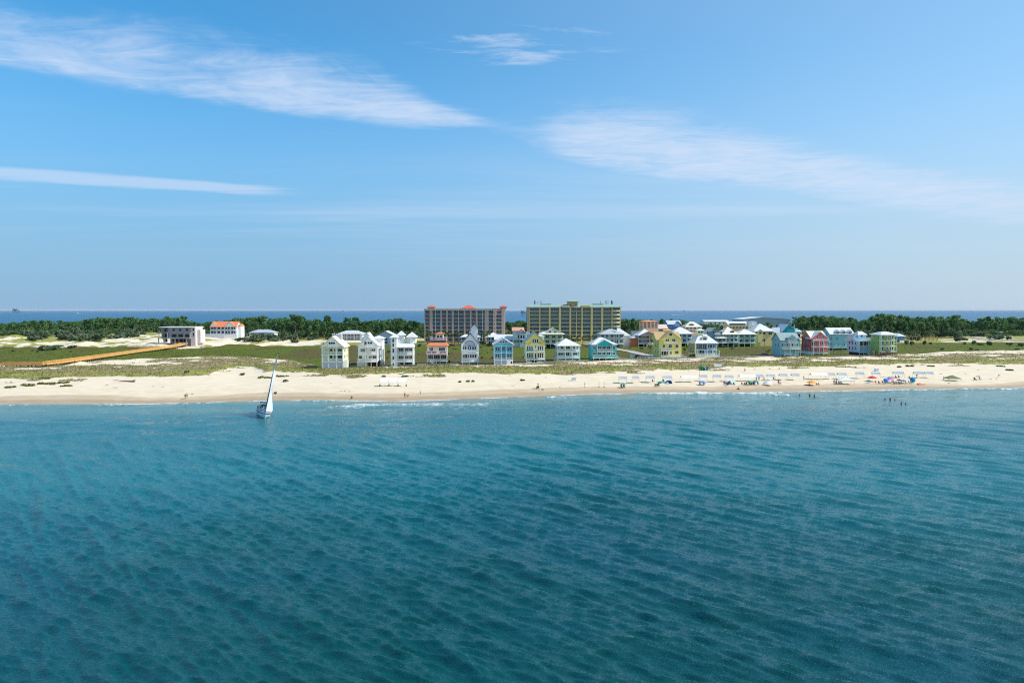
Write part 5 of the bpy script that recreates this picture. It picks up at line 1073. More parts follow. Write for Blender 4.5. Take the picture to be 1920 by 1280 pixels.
# keep a minimum spacing
cell = {}; kept = []
for c in sorted(cand, key=lambda c: c[1]):
    x, y = c[2]*c[1], c[1]; k = (int(x//6.8), int(y//8.2))
    if k in cell: continue
    cell[k] = 1; kept.append(c)
SHORT = {px: t for px, t in TOPLINE}
tl_x, tl_y = zip(*TOPLINE)
n_ind = 0; stuffV, stuffF, base_n = [], [], 0; bark_stuff = MB()
for dd, d, u, px in kept:
    x, y = u*d, d; z = float(hgt(x, y))
    edge = dd < 26
    kind = 'oak' if (edge and r_.rand() < .75) or r_.rand() < .18 else 'pine'
    i = r_.randint(7) if kind == 'pine' else r_.randint(4); tm, cm, V, F = tree_proto(kind, i)
    ztop = CAM_Z - (np.interp(px, tl_x, tl_y)-582)/1280*d             # the skyline of the wood as measured
    if kind == 'pine': sc = max(.45, min(1.7, (ztop-z)*(.50+.56*r_.rand()**.75)/12.0))
    else: sc = (.55+.75*r_.rand())*(1.0 if edge else 1.25)
    rz = r_.rand()*6.283; sz = sc*(.9+.2*r_.rand())
    where = next(t for a, b, t in LAND if a <= px < b)
    inview = -.78 < u < .78 and not (800 < px < 950)
    if n_ind < 290 and inview and (dd < 75 or r_.rand() < .1):
        n_ind += 1
        big = 'tall' if sc > 1.12 else ('mid-height' if sc > .9 else 'short'); row = 'front-row ' if dd < 26 else ('inner ' if dd < 50 else 'rear ')
        if kind == 'pine': o = empty('pine_tree', (x, y, z), rz, big+' '+row+'coast pine '+where, 'tree', big+' '+row+'pines '+where)
        else: o = empty('oak_tree', (x, y, z), rz, ('larger ' if sc > 1 else 'smaller ')+row+'round scrub oak '+where, 'tree', ('larger ' if sc > 1 else 'smaller ')+row+'scrub oaks '+where)
        o.scale = (sc, sc, sz); link('trunk', tm, o); link('crown', cm, o)
    else:
        k = len(F); sel = r_.permutation(k)[:int(k*(.62 if dd < 120 else .5))]; c_, s_ = math.cos(rz)*sc, math.sin(rz)*sc
        Vq = V.reshape(-1, 4, 3)[sel].reshape(-1, 3)
        stuffV.append(np.stack([x+Vq[:, 0]*c_-Vq[:, 1]*s_, y+Vq[:, 0]*s_+Vq[:, 1]*c_, z+Vq[:, 2]*sz], -1))
        bark_stuff.bar((x, y, z-.5), (x, y, z+(9 if kind == 'pine' else 2.5)*sz), .2, 3, .1)
V = np.concatenate(stuffV); me = np_mesh('woodland', V, np.arange(len(V)).reshape(-1, 4)); me.materials.append(LEAF_P)
tag(link('woodland', me), kind='stuff'); tag(bark_stuff.build('woodland_trunks', BARK), kind='stuff')
# lone pines standing above the wood
for px, top, d, i in ((655, 597, 640, 3), (668, 596, 650, 3), (613, 593, 620, 4), (555, 592.5, 600, 0), (487, 593.5, 640, 3), (342, 594, 690, 3), (1788, 593, 640, 2)):
    x, y = u_of(px)*d, d; z = float(hgt(x, y)); sc = (CAM_Z-(top-582)/1280*d-z)/12.0; tm, cm, _, _ = tree_proto('pine', i)
    w = {655: 'thin leaning pine with sparse top, left of its similar neighbour behind the white gabled house', 668: 'thin pine with small flat top behind the white steep-gabled house', 613: 'big pine with ragged crown rising behind the pale yellow house', 555: 'tallest flat-topped pine on a bare pale trunk, right of the cream cottage', 487: 'umbrella-topped pine on a thin trunk above the cream cottage', 342: 'flat-crowned pine above the concrete house roof', 1788: 'large pine with a flat spreading top above the far road'}[px]
    o = empty('pine_tree', (x, y, z), px, w, 'tree'); o.scale = (sc, sc, sc); link('trunk', tm, o); link('crown', cm, o)
# ---- palms
def make_palm(seed, H):
    r = np.random.RandomState(seed); tr = MB(); tr.bar((0, 0, -.4), (.1, 0, H*.5), .17, 6, .14); tr.bar((.1, 0, H*.5), (.15, .1, H), .14, 6, .13)
    V, F = [], []
    for i in range(26):
        a = r.rand()*6.283; el = R(-35+105*r.rand()); L_ = 1.5*(.8+.4*r.rand()); d = Vector((math.cos(a)*math.cos(el), math.sin(a)*math.cos(el), math.sin(el))); s = Vector((-math.sin(a), math.cos(a), 0))
        p0 = Vector((.15, .1, H)); p1 = p0+d*L_*.6; p2 = p0+d*L_ - Vector((0, 0, .45*L_*.6)); w = .36
        b = len(V); V += [p0-s*.05, p0+s*.05, p1-s*w, p1+s*w, p2-s*w*.5, p2+s*w*.5]; F += [(b, b+1, b+3, b+2), (b+2, b+3, b+5, b+4)]
    return tr, MB().add(V, F)
PALMS = []
for i in range(4):
    tr, fr = make_palm(300+i, 5.0); a = tr.build('trunk', mat('palm_bark', (132, 114, 92), .9, .2, 3)); b = fr.build('crown', PALM_L); PALMS.append((a.data, b.data)); bpy.data.objects.remove(a); bpy.data.objects.remove(b)
def palm(px, py, top, label, group=None, i=None):
    p = at(px, py); k = (p.y)/1280; sc = max(.5, (py-top)*k/6.0); a, b = PALMS[rnd.randrange(4)]
    o = empty('palm_tree', p, rnd.random()*6, label, 'palm', group); o.scale = (sc, sc, sc); link('trunk', a, o); link('crown', b, o); return o
G = 'palms of the grove between the aqua and turquoise houses'
for i in range(24): palm(1058+(i*37 % 66)+rnd.random()*3, 640+ (i % 5)*2.4, 626+rnd.random()*5+(i % 5)*1.2, 'cabbage palm in the dense grove below the yellow condominium', G)
for i in range(9): palm(800+i*6.5+rnd.random()*4, 644+rnd.random()*2, 620+rnd.random()*5, 'cabbage palm along the foot of the mauve condominium, left half', 'palms at the foot of the mauve condominium, left half')
for i in range(8): palm(858+i*9+rnd.random()*4, 645+rnd.random()*2, 618+rnd.random()*7, 'cabbage palm along the foot of the mauve condominium, right half', 'palms at the foot of the mauve condominium, right half')
for px, py, tp, lab in ((1219.5, 671, 648, 'slim palm beside the left wall of the mustard yellow house'), (1221, 651, 634, 'bushy palm in front of the salmon house porch'), (1152, 650, 620, 'palm before the large grey-roofed pale house'), (1097, 634, 616, 'tall palm in front of the yellow condominium entrance'), (722, 679, 662, 'yellow-green palm between the steep-gabled white house and the towered house'), (727, 681, 668, 'short bushy palm tucked against the towered house'), (1055, 674, 657, 'young palm left of the pale aqua house'), (950, 641, 622, 'palm right of the mauve condominium end wall'), (957, 642, 624, 'palm left of the stucco villa'), (1283, 668, 652, 'bushy palm between the mustard yellow and cream houses'), (1563, 664, 653, 'small palm between the coral red and pale blue houses'), (1577, 666, 652, 'dark palm close to the left wall of the pale blue house'), (1433, 652, 634, 'round dark palm beside the vivid turquoise block'), (1835, 612, 598, 'left one of two palms sticking out over the trees at far right'), (1840, 613, 600.5, 'right one of two palms sticking out over the trees at far right')):
    palm(px, py, tp, lab)
# ---- shrubs
SHR = []
for i in range(4):
    r = np.random.RandomState(400+i); cl = [(r.randn()*.55, r.randn()*.55, .45+.25*r.rand(), .55, .38) for _ in range(7)]; V, F = leaf_cloud(r, cl, 34, .20, 1.0); me = np_mesh('shrub', V, F); me.materials.append(LEAF_S); SHR.append(me)
def shrub(px, py, w, hgt_px, label, group=None):
    p = at(px, py); k = p.y/1280; o = link('shrub', SHR[rnd.randrange(4)], None, p); o.rotation_euler = (0, 0, rnd.random()*6); o.scale = (w*k/2.2, w*k/2.2, hgt_px*k/1.05); return tag(o, label, 'shrub', group)
for px, py, w, hh, lab in ((82, 657, 34, 9, 'wide dark bush on the white dune front, left half'), (68, 639, 26, 8, 'dark bush on top of the white dunes at left'), (160, 641, 42, 17, 'largest dark thicket on the white dunes'), (185, 637, 30, 14, 'dark bush right behind the largest thicket on the dunes'), (222, 636, 24, 10, 'dark bush on the steep dune left of the concrete house'), (257, 633, 14, 7, 'small bush on the dune crest near the concrete house'), (118, 636, 30, 12, 'grey-green bush between the dune thickets'), (25, 660, 4, 5, 'tiny dark pine seedling in the green meadow at far left'), (62, 659, 3.5, 4, 'left of two tiny seedlings in the meadow below the wide dune bush'), (70, 661, 4, 5, 'right of two tiny seedlings in the meadow below the wide dune bush'), (132, 660, 3.5, 3.5, 'tiny seedling in the meadow before the dunes'), (112, 650, 14, 4, 'low tuft bush on the sand, right of the wide dune bush'), (135, 654, 12, 4, 'low bush at the dune foot near the meadow'),
        (480, 641, 34, 8, 'wide bush before the cream cottage'), (520, 640, 30, 8, 'bush right of the cream cottage'), (450, 640, 24, 7, 'bush between the orange-roofed house and the cream cottage'), (545, 637, 22, 9, 'thicket where the sandy track enters the wood'), (350, 699, 8, 5, 'small green tussock on the dune edge above the two walkers'), (456, 703, 9, 4.5, 'lone tussock on the sand left of the sailboat mast'), (533, 716, 7, 4.5, 'lone brown tussock on the open beach right of the sail'),
        (655, 686, 12, 5, 'dark bush at the side wall of the pale yellow house'), (664, 685, 9, 5, 'bush between the pale yellow and white gabled houses'), (712, 684, 14, 8, 'dark blue-green bush left of the towered house'),
        (730, 661, 8, 5, 'bush on the meadow edge behind the tower-capped house'), (786, 650, 8, 6, 'round bush behind the orange-roofed lookout house'), (848, 640, 14, 8, 'bush cluster left of the mauve condominium palms'), (866, 640, 16, 9, 'green bush before the mauve condominium'), (907, 646, 12, 7, 'bush beside the blue-grey hipped house'), (843, 680, 4, 4.5, 'clipped dark bush right of the peach house'), (904, 672.5, 4.5, 4.5, 'clipped round bush right of the slate-gabled house'), (923, 672.5, 4.5, 4.5, 'clipped round bush left of the sky-blue house'), (983, 671, 4, 4, 'clipped round bush left of the yellow gambrel house'),
        (1213, 664, 6, 3, 'low bush on the road verge'), (1440, 660, 6, 3, 'small bush beside the parked dark car'), (1300, 669, 9, 6, 'dark bush at the foot of the mustard house stairs'), (1356, 651, 8, 4, 'bush in front of the slate-blue gabled house'),
        (1700, 646, 9, 8, 'leafy bush right of the bright blue cottage'), (1708, 646, 8, 7, 'second leafy bush right of the bright blue cottage, nearer the piles'), (1734, 646, 6, 8, 'dark juniper in front of the timber piles'), (1745, 646, 4, 5, 'small bush right of the juniper before the piles'), (1795, 640, 16, 8, 'rounded dune bush left of the far road'), (1808, 646, 5, 5, 'small pine bush in the right meadow'), (1825, 646, 8, 8, 'dark bush below the far road'), (1836, 647, 12, 4, 'low wide bush below the far road'), (1856, 648, 10, 9, 'upright pine bush at right below the far road'), (1820, 656, 6, 5, 'bush standing alone in the bright green meadow'), (1830, 656.5, 8, 2.5, 'flat dark patch bush in the right meadow'), (1767, 656, 6, 4, 'dark tussock at the near edge of the right meadow'), (1893, 647, 10, 5, 'bush before the far right sand'), (1916, 649, 9, 6, 'bush cut by the right edge of the view'), (1890, 637, 7, 7, 'dark cone-shaped bush on the far right sand'), (1866, 637, 22, 10, 'large blue-green bush beside the far road'), (1720, 638, 22, 9, 'pale grey-green thicket behind the timber piles'), (1905, 656, 6, 3, 'dark dot of a bush at the right meadow edge')):
    shrub(px, py, w, hh, lab)
for i in range(120):
    u = rnd.uniform(-.72, .72); px = 960+1280*u
    if 300 < px < 378: continue
    W = float(cy(WOODS, u)); d = W - (18 if i < 70 or u > -.3 else 75) + 34*rnd.random(); p = Vector((u*d, d, float(hgt(u*d, d)))); s = 2.2+3.2*rnd.random(); wh = next(t for a, b, t in LAND if a <= px < b)
    o = link('shrub', SHR[rnd.randrange(4)], None, p); o.rotation_euler = (0, 0, rnd.random()*6); o.scale = (s, s, s*(.8+.6*rnd.random())); tag(o, 'grey-green shrub of the wood margin '+wh, 'shrub', 'shrubs of the wood margin '+wh)
for i in range(46):
    px = rnd.uniform(600, 1690); py = rnd.uniform(644, 668); p = at(px, py); k = p.y/1280; w = 3+5*rnd.random()
    o = link('shrub', SHR[rnd.randrange(4)], None, p); o.rotation_euler = (0, 0, rnd.random()*6); o.scale = (w*k/2.2, w*k/2.2, (1.2+2.4*rnd.random())*k/1.05); tag(o, 'low dark bush in the olive meadow between the two house rows', 'shrub', 'low bushes in the meadow between the house rows')
# ---- green cushions of dune plants on the open sand
for i, (px, py, w, hh, lab) in enumerate(((18, 726, 26, 4, 'leftmost green vine mound on the open sand'), (55, 723, 34, 8, 'green vine mound left of the larger pair on the beach'), (90, 720, 40, 9, 'largest green vine mound on the left beach'), (118, 718, 18, 5, 'small mound right of the largest green vine mound'), (127, 724, 22, 5, 'low right end mound of the left vine patch'), (86, 710, 20, 5, 'green mound above the largest vine mound'), (500, 708, 30, 6, 'green mound on the beach just left of the boat mast'), (528, 706, 26, 6, 'green mound on the beach just right of the boat mast'), (1705, 687, 16, 5, 'bright green cushion right of the white beach box'), (1746, 687, 15, 5, 'bright green cushion above the blue sheet canopies'), (1685, 688, 10, 4, 'small green cushion right of the white beach box'), (1875, 687, 16, 4, 'olive cushion on the right beach near the dune'), (1892, 694, 13, 4, 'ragged cushion on the far right open sand'), (760, 706, 14, 4, 'dry brown tussock above the three linked white canopies'), (720, 706, 7, 4, 'small dry tussock left above the linked white canopies'), (877, 715, 7, 2.5, 'middle dark tuft on the sand below the slate-gabled house'), (862, 716, 5, 2, 'left tuft on the sand below the slate-gabled house'), (887, 715, 6, 2, 'right tuft on the sand below the slate-gabled house'), (980, 713, 8, 2.5, 'thin tuft on the sand below the yellow gambrel house'))):
    p = at(px, py); k = p.y/1280; r = np.random.RandomState(500+i); cl = [((r.rand()-.5)*w*k*.8, (r.rand()-.5)*2.4, .05+.10*hh*k*r.rand(), .14*w*k, .32*hh*k) for _ in range(8)]
    V, F = leaf_cloud(r, cl, 34, .26, 1.2); me = np_mesh('dune_plant', V, F); me.materials.append(foliage('beach_vine', (.10, .13, .025), (.20, .22, .05), .4, .25)); tag(link('dune_plant', me, None, p), lab, 'dune plant')
# driftwood and wrack on the beach
lg = at(237, 716); d_ = MB(); d_.bar((-5.2, .3, .9), (-2, 0, .45), .05, 5, .16).bar((-2, 0, .45), (1.6, -.2, .35), .16, 6, .33).bar((1.6, -.2, .3), (3.0, .2, .3), .33, 7, .55).bar((2.4, 0, .3), (3.1, .8, .9), .16, 5, .05).bar((2.4, 0, .3), (3.3, -.6, .6), .14, 5, .05)
tag(d_.build('driftwood_log', mat('grey_driftwood', (128, 112, 94), .9, .25, 3), None, lg), 'long bleached driftwood log with root end lying on the left beach', 'log')
for i, (px, py, w) in enumerate(((361.5, 738.5, 6.5), (643, 733, 11), (200, 722, 5), (214, 727, 9), (286, 724.5, 5), (305, 725, 6), (620, 719, 4), (1050, 725.5, 3.5), (962, 723.5, 5), (655, 734, 2), (1868, 710, 4), (1858, 711, 3), (1764, 701, 6), (1811, 700.5, 4), (1834, 694, 5), (1779, 718.5, 5))):
    p = at(px, py); k = p.y/1280*w; r = rnd; mb = MB()
    for j in range(7): a = (r.random()-.5)*k; mb.bar((a, (r.random()-.5)*.9, .03), (a+(r.random()-.3)*k*.4, (r.random()-.5)*.9, .10+.12*r.random()), .05, 4, .03)
    tag(mb.build('wrack', mat('dark_wrack', (70, 56, 44), .95, .3, 3), None, p), ('dark clump of seaweed on the sand just right of the two walkers', 'long thin stick of wrack above the crouching person', 'bit of dark wrack left of the driftwood log', 'thin wrack line below the driftwood log', 'dark wrack scrap between the driftwood log and the walkers', 'wrack scraps beside the upper left of the walkers', 'short wrack streak on the clean sand left of the linked canopies', 'small wrack scrap right of the yellow umbrella', 'wrack scrap left of the yellow umbrella', 'dark dot of wrack above the crouching person', 'dark wrack scrap near the lone object on the far right sand', 'left wrack scrap on the far right sand', 'driftwood stick above the olive canopy', 'wrack streak right of the olive canopy top', 'wrack streak below the far right cushions', 'dark towel-like wrack in front of the olive canopy')[i], 'wrack')
# timber piles of a building site
PILE = mat('raw_timber_pile', (176, 130, 96), .9, .15, 2)
for i in range(26):
    px = 1696 + (i*2.45) + rnd.random()*.7; py = 640.5 - (i % 3)*2.6; p = at(px, py); hh = 3.3+1.6*rnd.random()
    o = empty('timber_pile', p, 0, 'raw timber pile of the unfinished house on the sand, right of the bright blue cottage', 'pile', 'timber piles of the unfinished house'); MB().bar((0, 0, -.5), (0, 0, hh), .22, 7, .20).build('shaft', PILE, o)
    MB().bar((0, 0, hh), (0, 0, hh+.06), .21, 7, .16).build('cut_top', mat('cut_timber', (214, 176, 130), .9, .1), o)
# ------------------------------------------------------------------ people: one skinned body each
def skin_mesh(name, pts, edges, rad, root=0, sub=1):
    me = bpy.data.meshes.new(name); me.from_pydata([tuple(p) for p in pts], edges, []); o = bpy.data.objects.new('tmp', me); COL.objects.link(o)
    md = o.modifiers.new('skin', 'SKIN'); md.use_smooth_shade = True
    for i, v in enumerate(me.skin_vertices[0].data): v.radius = (rad[i], rad[i]) if not isinstance(rad[i], tuple) else rad[i]; v.use_root = (i == root)
    s = o.modifiers.new('sub', 'SUBSURF'); s.levels = sub; s.render_levels = sub
    dg = bpy.context.evaluated_depsgraph_get(); dg.update(); out = bpy.data.meshes.new_from_object(o.evaluated_get(dg)); bpy.data.objects.remove(o); out.name = name; return out
def pose(kind):
    """joint positions; the figure faces -y"""
    J = dict(pel=(0, 0, .95), spi=(0, .0, 1.12), che=(0, .01, 1.33), nec=(0, .01, 1.48), hea=(0, -.01, 1.60), top=(0, -.005, 1.70), nose=(0, -.105, 1.60))
    for s, n in ((-1, 'l'), (1, 'r')):
        J.update({n+'sh': (.17*s, .01, 1.41), n+'el': (.23*s, .03, 1.14), n+'wr': (.25*s, -.05, .90), n+'ha': (.25*s, -.08, .82), n+'hi': (.09*s, 0, .90), n+'kn': (.10*s, -.02, .50), n+'an': (.10*s, .03, .08), n+'to': (.12*s, -.14, .035)})
    if kind == 'walk':
        J.update(lkn=(-.09, -.16, .53), lan=(-.09, -.20, .10), lto=(-.10, -.36, .06), rkn=(.09, .06, .49), ran=(.09, .28, .13), rto=(.10, .15, .03), lel=(-.23, .14, 1.16), lwr=(-.24, .20, .93), lha=(-.24, .19, .85), rel=(.23, -.08, 1.15), rwr=(.23, -.27, .98), rha=(.22, -.34, .93))
    if kind == 'wave':
        J.update(rel=(.38, -.02, 1.38), rwr=(.50, -.12, 1.55), rha=(.54, -.15, 1.61), lel=(-.30, -.05, 1.2), lwr=(-.33, -.22, 1.08), lha=(-.33, -.28, 1.04))
    if kind == 'bend':
        J.update(pel=(0, .12, .80), spi=(0, -.02, .93), che=(0, -.22, 1.03), nec=(0, -.36, 1.06), hea=(0, -.47, 1.05), top=(0, -.56, 1.08), nose=(0, -.53, .97))
        for s, n in ((-1, 'l'), (1, 'r')): J.update({n+'sh': (.17*s, -.27, 1.03), n+'el': (.2*s, -.33, .76), n+'wr': (.16*s, -.42, .54), n+'ha': (.14*s, -.45, .47), n+'hi': (.10*s, .12, .76), n+'kn': (.14*s, -.12, .45), n+'an': (.13*s, .08, .08), n+'to': (.15*s, -.09, .035)})
    if kind == 'crouch':
        J.update(pel=(0, .15, .32), spi=(0, .10, .46), che=(0, -.02, .64), nec=(0, -.09, .77), hea=(0, -.15, .87), top=(0, -.17, .97), nose=(0, -.25, .85))
        for s, n in ((-1, 'l'), (1, 'r')): J.update({n+'sh': (.17*s, -.04, .71), n+'el': (.24*s, -.22, .52), n+'wr': (.14*s, -.36, .34), n+'ha': (.10*s, -.40, .27), n+'hi': (.10*s, .13, .30), n+'kn': (.17*s, -.26, .46), n+'an': (.14*s, .02, .08), n+'to': (.17*s, -.14, .035)})
    if kind == 'sit':       # on a chair seat of .33 m or on the sand, leaning back
        J.update(pel=(0, .12, .40), spi=(0, .18, .56), che=(0, .25, .76), nec=(0, .27, .91), hea=(0, .24, 1.03), top=(0, .25, 1.13), nose=(0, .145, 1.03))
        for s, n in ((-1, 'l'), (1, 'r')): J.update({n+'sh': (.17*s, .26, .84), n+'el': (.26*s, .16, .60), n+'wr': (.24*s, -.06, .52), n+'ha': (.23*s, -.13, .51), n+'hi': (.09*s, .10, .37), n+'kn': (.13*s, -.33, .46), n+'an': (.12*s, -.52, .09), n+'to': (.13*s, -.69, .07)})
    return J
BR = dict(pel=.135, spi=.125, che=.145, nec=.058, hea=.098, top=.07, nose=.018, sh=.062, el=.045, wr=.032, ha=.030, hi=.095, kn=.060, an=.042, to=.032)
_PM = {}
def person_meshes(kind):
    if kind in _PM: return _PM[kind]
    J = pose(kind); names = list(J); idx = {n: i for i, n in enumerate(names)}; P = [J[n] for n in names]; rad = [BR.get(n, BR.get(n[1:])) for n in names]
    E = [('pel', 'spi'), ('spi', 'che'), ('che', 'nec'), ('nec', 'hea'), ('hea', 'top'), ('hea', 'nose')]
    for s in 'lr': E += [('che', s+'sh'), (s+'sh', s+'el'), (s+'el', s+'wr'), (s+'wr', s+'ha'), ('pel', s+'hi'), (s+'hi', s+'kn'), (s+'kn', s+'an'), (s+'an', s+'to')]
    E = [(idx[a], idx[b]) for a, b in E]
    for s in 'lr':                                  # four unequal fingers and a side thumb
        h = Vector(J[s+'ha']); d = (h-Vector(J[s+'wr'])).normalized(); c = Vector((1, 0, 0)) if abs(d.x) < .7 else Vector((0, 0, 1)); q = d.cross(c).normalized()
        for o, L_ in ((-.026, .062), (-.009, .075), (.009, .070), (.026, .052)):
            a = h+q*o+d*.02; b = a+d*L_*.6; e = b+d*L_*.35+c*.012*(-1 if s == 'r' else 1); k = len(P); P += [a, b, e]; rad += [.009, .008, .007]; E += [(idx[s+'ha'], k), (k, k+1), (k+1, k+2)]
        t = h-q*.03-d*.02; k = len(P); P += [t, t-q*.025+d*.035]; rad += [.011, .009]; E += [(idx[s+'ha'], k), (k, k+1)]
    body = skin_mesh('body', P, E, rad, idx['pel'])
    def cloth(nm, js, es, gr, cut):
        pp = []; rr = []
        for n in js: pp.append(Vector(J[n])); rr.append(BR.get(n, BR.get(n[1:]))+gr)
        for a, b, t in cut: i = js.index(b); pp[i] = Vector(J[a]).lerp(Vector(J[b]), t); rr[i] = BR[a[1:]]*.9+gr
        return skin_mesh(nm, pp, [(js.index(a), js.index(b)) for a, b in es], rr, 0)
    shorts = cloth('swim_shorts', ['pel', 'lhi', 'rhi', 'lkn', 'rkn'], [('pel', 'lhi'), ('pel', 'rhi'), ('lhi', 'lkn'), ('rhi', 'rkn')], .016, [('lhi', 'lkn', .55), ('rhi', 'rkn', .55)])
    top = cloth('swim_top', ['spi', 'che', 'lsh', 'rsh', 'lel', 'rel'], [('spi', 'che'), ('che', 'lsh'), ('che', 'rsh'), ('lsh', 'lel'), ('rsh', 'rel')], .014, [('lsh', 'lel', .45), ('rsh', 'rel', .45)])
    h = Vector(J['hea']); t = Vector(J['top']); up = (t-h).normalized(); f = (Vector(J['nose'])-h).normalized(); mb = MB(); n = 8
    rt = up.cross(f).normalized(); vs = []; fs = []
    for a in range(4):
        for b in range(n):
            th = .12+a*.46; ph = 2*math.pi*b/n; back = .3*(1-math.cos(ph))*.5*(a/3)
            vs.append(h+up*.028+(up*math.cos(th+back)+(f*math.cos(ph)+rt*math.sin(ph))*math.sin(th+back))*.118-f*.012)
    for a in range(3):
        for b in range(n): fs.append((a*n+b, a*n+(b+1) % n, (a+1)*n+(b+1) % n, (a+1)*n+b))
    mb.add(vs, fs+[tuple(range(n))]); o = mb.build('hair', SKIN); hair = o.data; bpy.data.objects.remove(o)
    _PM[kind] = (body, shorts, top, hair); return _PM[kind]
HAIRS = [mat('brown_hair', (58, 42, 30), .8, .1), mat('dark_hair', (30, 24, 22), .8, .1), mat('fair_hair', (176, 142, 92), .8, .1)]
def person(px, py, kind, face, label, shorts=(30, 34, 48), top=None, skin=None, group=None, dz=0.0, pos=None, sc=1.0):
    p = pos or at(px, py); b, s, t, hm = person_meshes(kind); o = empty('person', p+Vector((0, 0, dz)), R(face), label, 'person', group); o.scale = (sc, sc, sc)
    def piece(nm, me, m):
        c = link(nm, me.copy(), o); c.data.materials.clear(); c.data.materials.append(m); c.data.polygons.foreach_set('use_smooth', [True]*len(c.data.polygons))
    piece('body', b, skin or (SKIN if rnd.random() < .6 else SKIN2)); piece('swim_shorts', s, mat('swimwear', shorts, .8, .08)); piece('hair', hm, HAIRS[rnd.randrange(3)])
    if top: piece('swim_top', t, mat('swimwear', top, .8, .08))
    return o
person(347.4, 748, 'walk', 80, 'person in dark top walking along the wet sand, left of a pair', (34, 40, 34), (40, 46, 36)); person(350.8, 747, 'walk', 80, 'person in navy walking along the wet sand, right of a pair', (24, 26, 44), (34, 34, 52))
person(659.3, 747.3, 'crouch', 60, 'person crouching at the water edge above the breaking foam', (50, 34, 40), (70, 46, 46))
person(759, 745.2, 'walk', -90, 'darkly clad walker below the three linked white canopies, left of two', (44, 38, 36), (96, 84, 76)); person(764.8, 745.4, 'bend', -60, 'walker in white top below the three linked white canopies, right of two', (28, 28, 32), (196, 190, 186))
person(788, 740, 'stand', 30, 'faint lone figure on the sand right of the two walkers', (120, 112, 100), (170, 160, 144), sc=.8)
person(1018, 734, 'bend', -90, 'person in pale blue bending over beside the tilted yellow umbrella', (70, 110, 160), (120, 160, 196))
person(1383.5, 729.5, 'sit', -60, 'tanned person sitting at the water edge, left of a close pair', (40, 30, 30), None, SKIN2, dz=-.25); person(1386, 729.8, 'sit', 40, 'person in tan sitting at the water edge, right of a close pair', (150, 110, 70), None, dz=-.25)
def swimmer(px, py, lab, kind='stand', dz=-1.05, face=0, col=(24, 28, 40)):
    x, y = plane_at(px, py, 0); person(0, 0, kind, face, lab, col, col if rnd.random() < .6 else None, SKIN2, None, dz, Vector((x, y, 0)))
swimmer(1458, 739.2, 'bather near the first small breaker at the shore edge, tanned and alone'); swimmer(1499, 742.2, 'bather at the right end of the small white breaker'); swimmer(1518, 742.4, 'bather standing waist deep, left of two close together below the orange umbrella', dz=-.85); swimmer(1527, 743.6, 'bather waist deep, right of two close together below the orange umbrella', dz=-.95)
swimmer(1659.3, 750.3, 'bather low in the water, left of the tall dark bather', dz=-1.0); swimmer(1669, 751, 'tall dark bather standing thigh deep in the right-hand water', dz=-.6); swimmer(1678, 750.4, 'tanned bather with raised arm, right of the tall dark bather', 'wave', -1.1); swimmer(1690, 758, 'bather farthest from shore with arm raised', 'wave', -.95); swimmer(1698, 757.6, 'bather farthest from shore, only head and shoulders out', dz=-1.15)

# ------------------------------------------------------------------ beach furniture
def cloth_m(nm, c): return mat(nm, c, .85, .05, 2.0)
POLE = mat('grey_pole', (188, 190, 190), .4, .05); SHEET = cloth_m('canopy_sheet', (176, 182, 190)); SHEET_W = cloth_m('white_canopy_sheet', (236, 236, 234)); SAG = mat('grey_sandbag', (92, 94, 92), .9, .15)
CG = 'pale sheet shade frames along the beach'
def frame_canopy(px, py, w_px, h_px, label, bright=False, double=False, group=CG, rz=0.0):
    """pole frame with a sagging fabric sheet over a ridge"""
    p = at(px, py); k = p.y/1280; w = w_px*k; H = h_px*k; d = w if not double else 3.0; d = min(d, 3.0)
    o = empty('shade_canopy', p, R(rz), label, 'shade canopy', group); fr = MB()
    n = 2 if double else 1; xs = [-w/2 + w*i/n for i in range(n+1)]; eave = H*.66
    for x in xs:
        for y in (-d/2, d/2): fr.bar((x, y, -.1), (x, y, eave), .032, 5)
        fr.bar((x, -d/2, eave), (x, 0, H), .028, 5).bar((x, d/2, eave), (x, 0, H), .028, 5)
    for y, z in ((-d/2, eave), (d/2, eave), (0, H)): fr.bar((xs[0], y, z), (xs[-1], y, z), .028, 5)
    fr.build('frame', POLE, o)
    for a, b in zip(xs[:-1], xs[1:]):
        vs, fs = [], []; nx, ny = 5, 9
        for i in range(nx):
            for j in range(ny):
                t = -1+2*j/(ny-1); z = H-(H-eave)*abs(t)+.03 - .10*(1-(2*abs(t)-1)**2)*(1-abs(2*i/(nx-1)-1)**2); vs.append((a+.05+(b-a-.1)*i/(nx-1), t*d/2*.97, z))
        for i in range(nx-1):
            for j in range(ny-1): q = i*ny+j; fs.append((q, q+ny, q+ny+1, q+1))
        m_ = len(vs); vs += [(x, y, z-.02) for x, y, z in vs]; fs += [tuple(m_+i for i in reversed(f)) for f in fs]
        MB().add(vs, fs).build('sheet', SHEET_W if bright else SHEET, o)
    return o
p0 = at(738, 723.2)
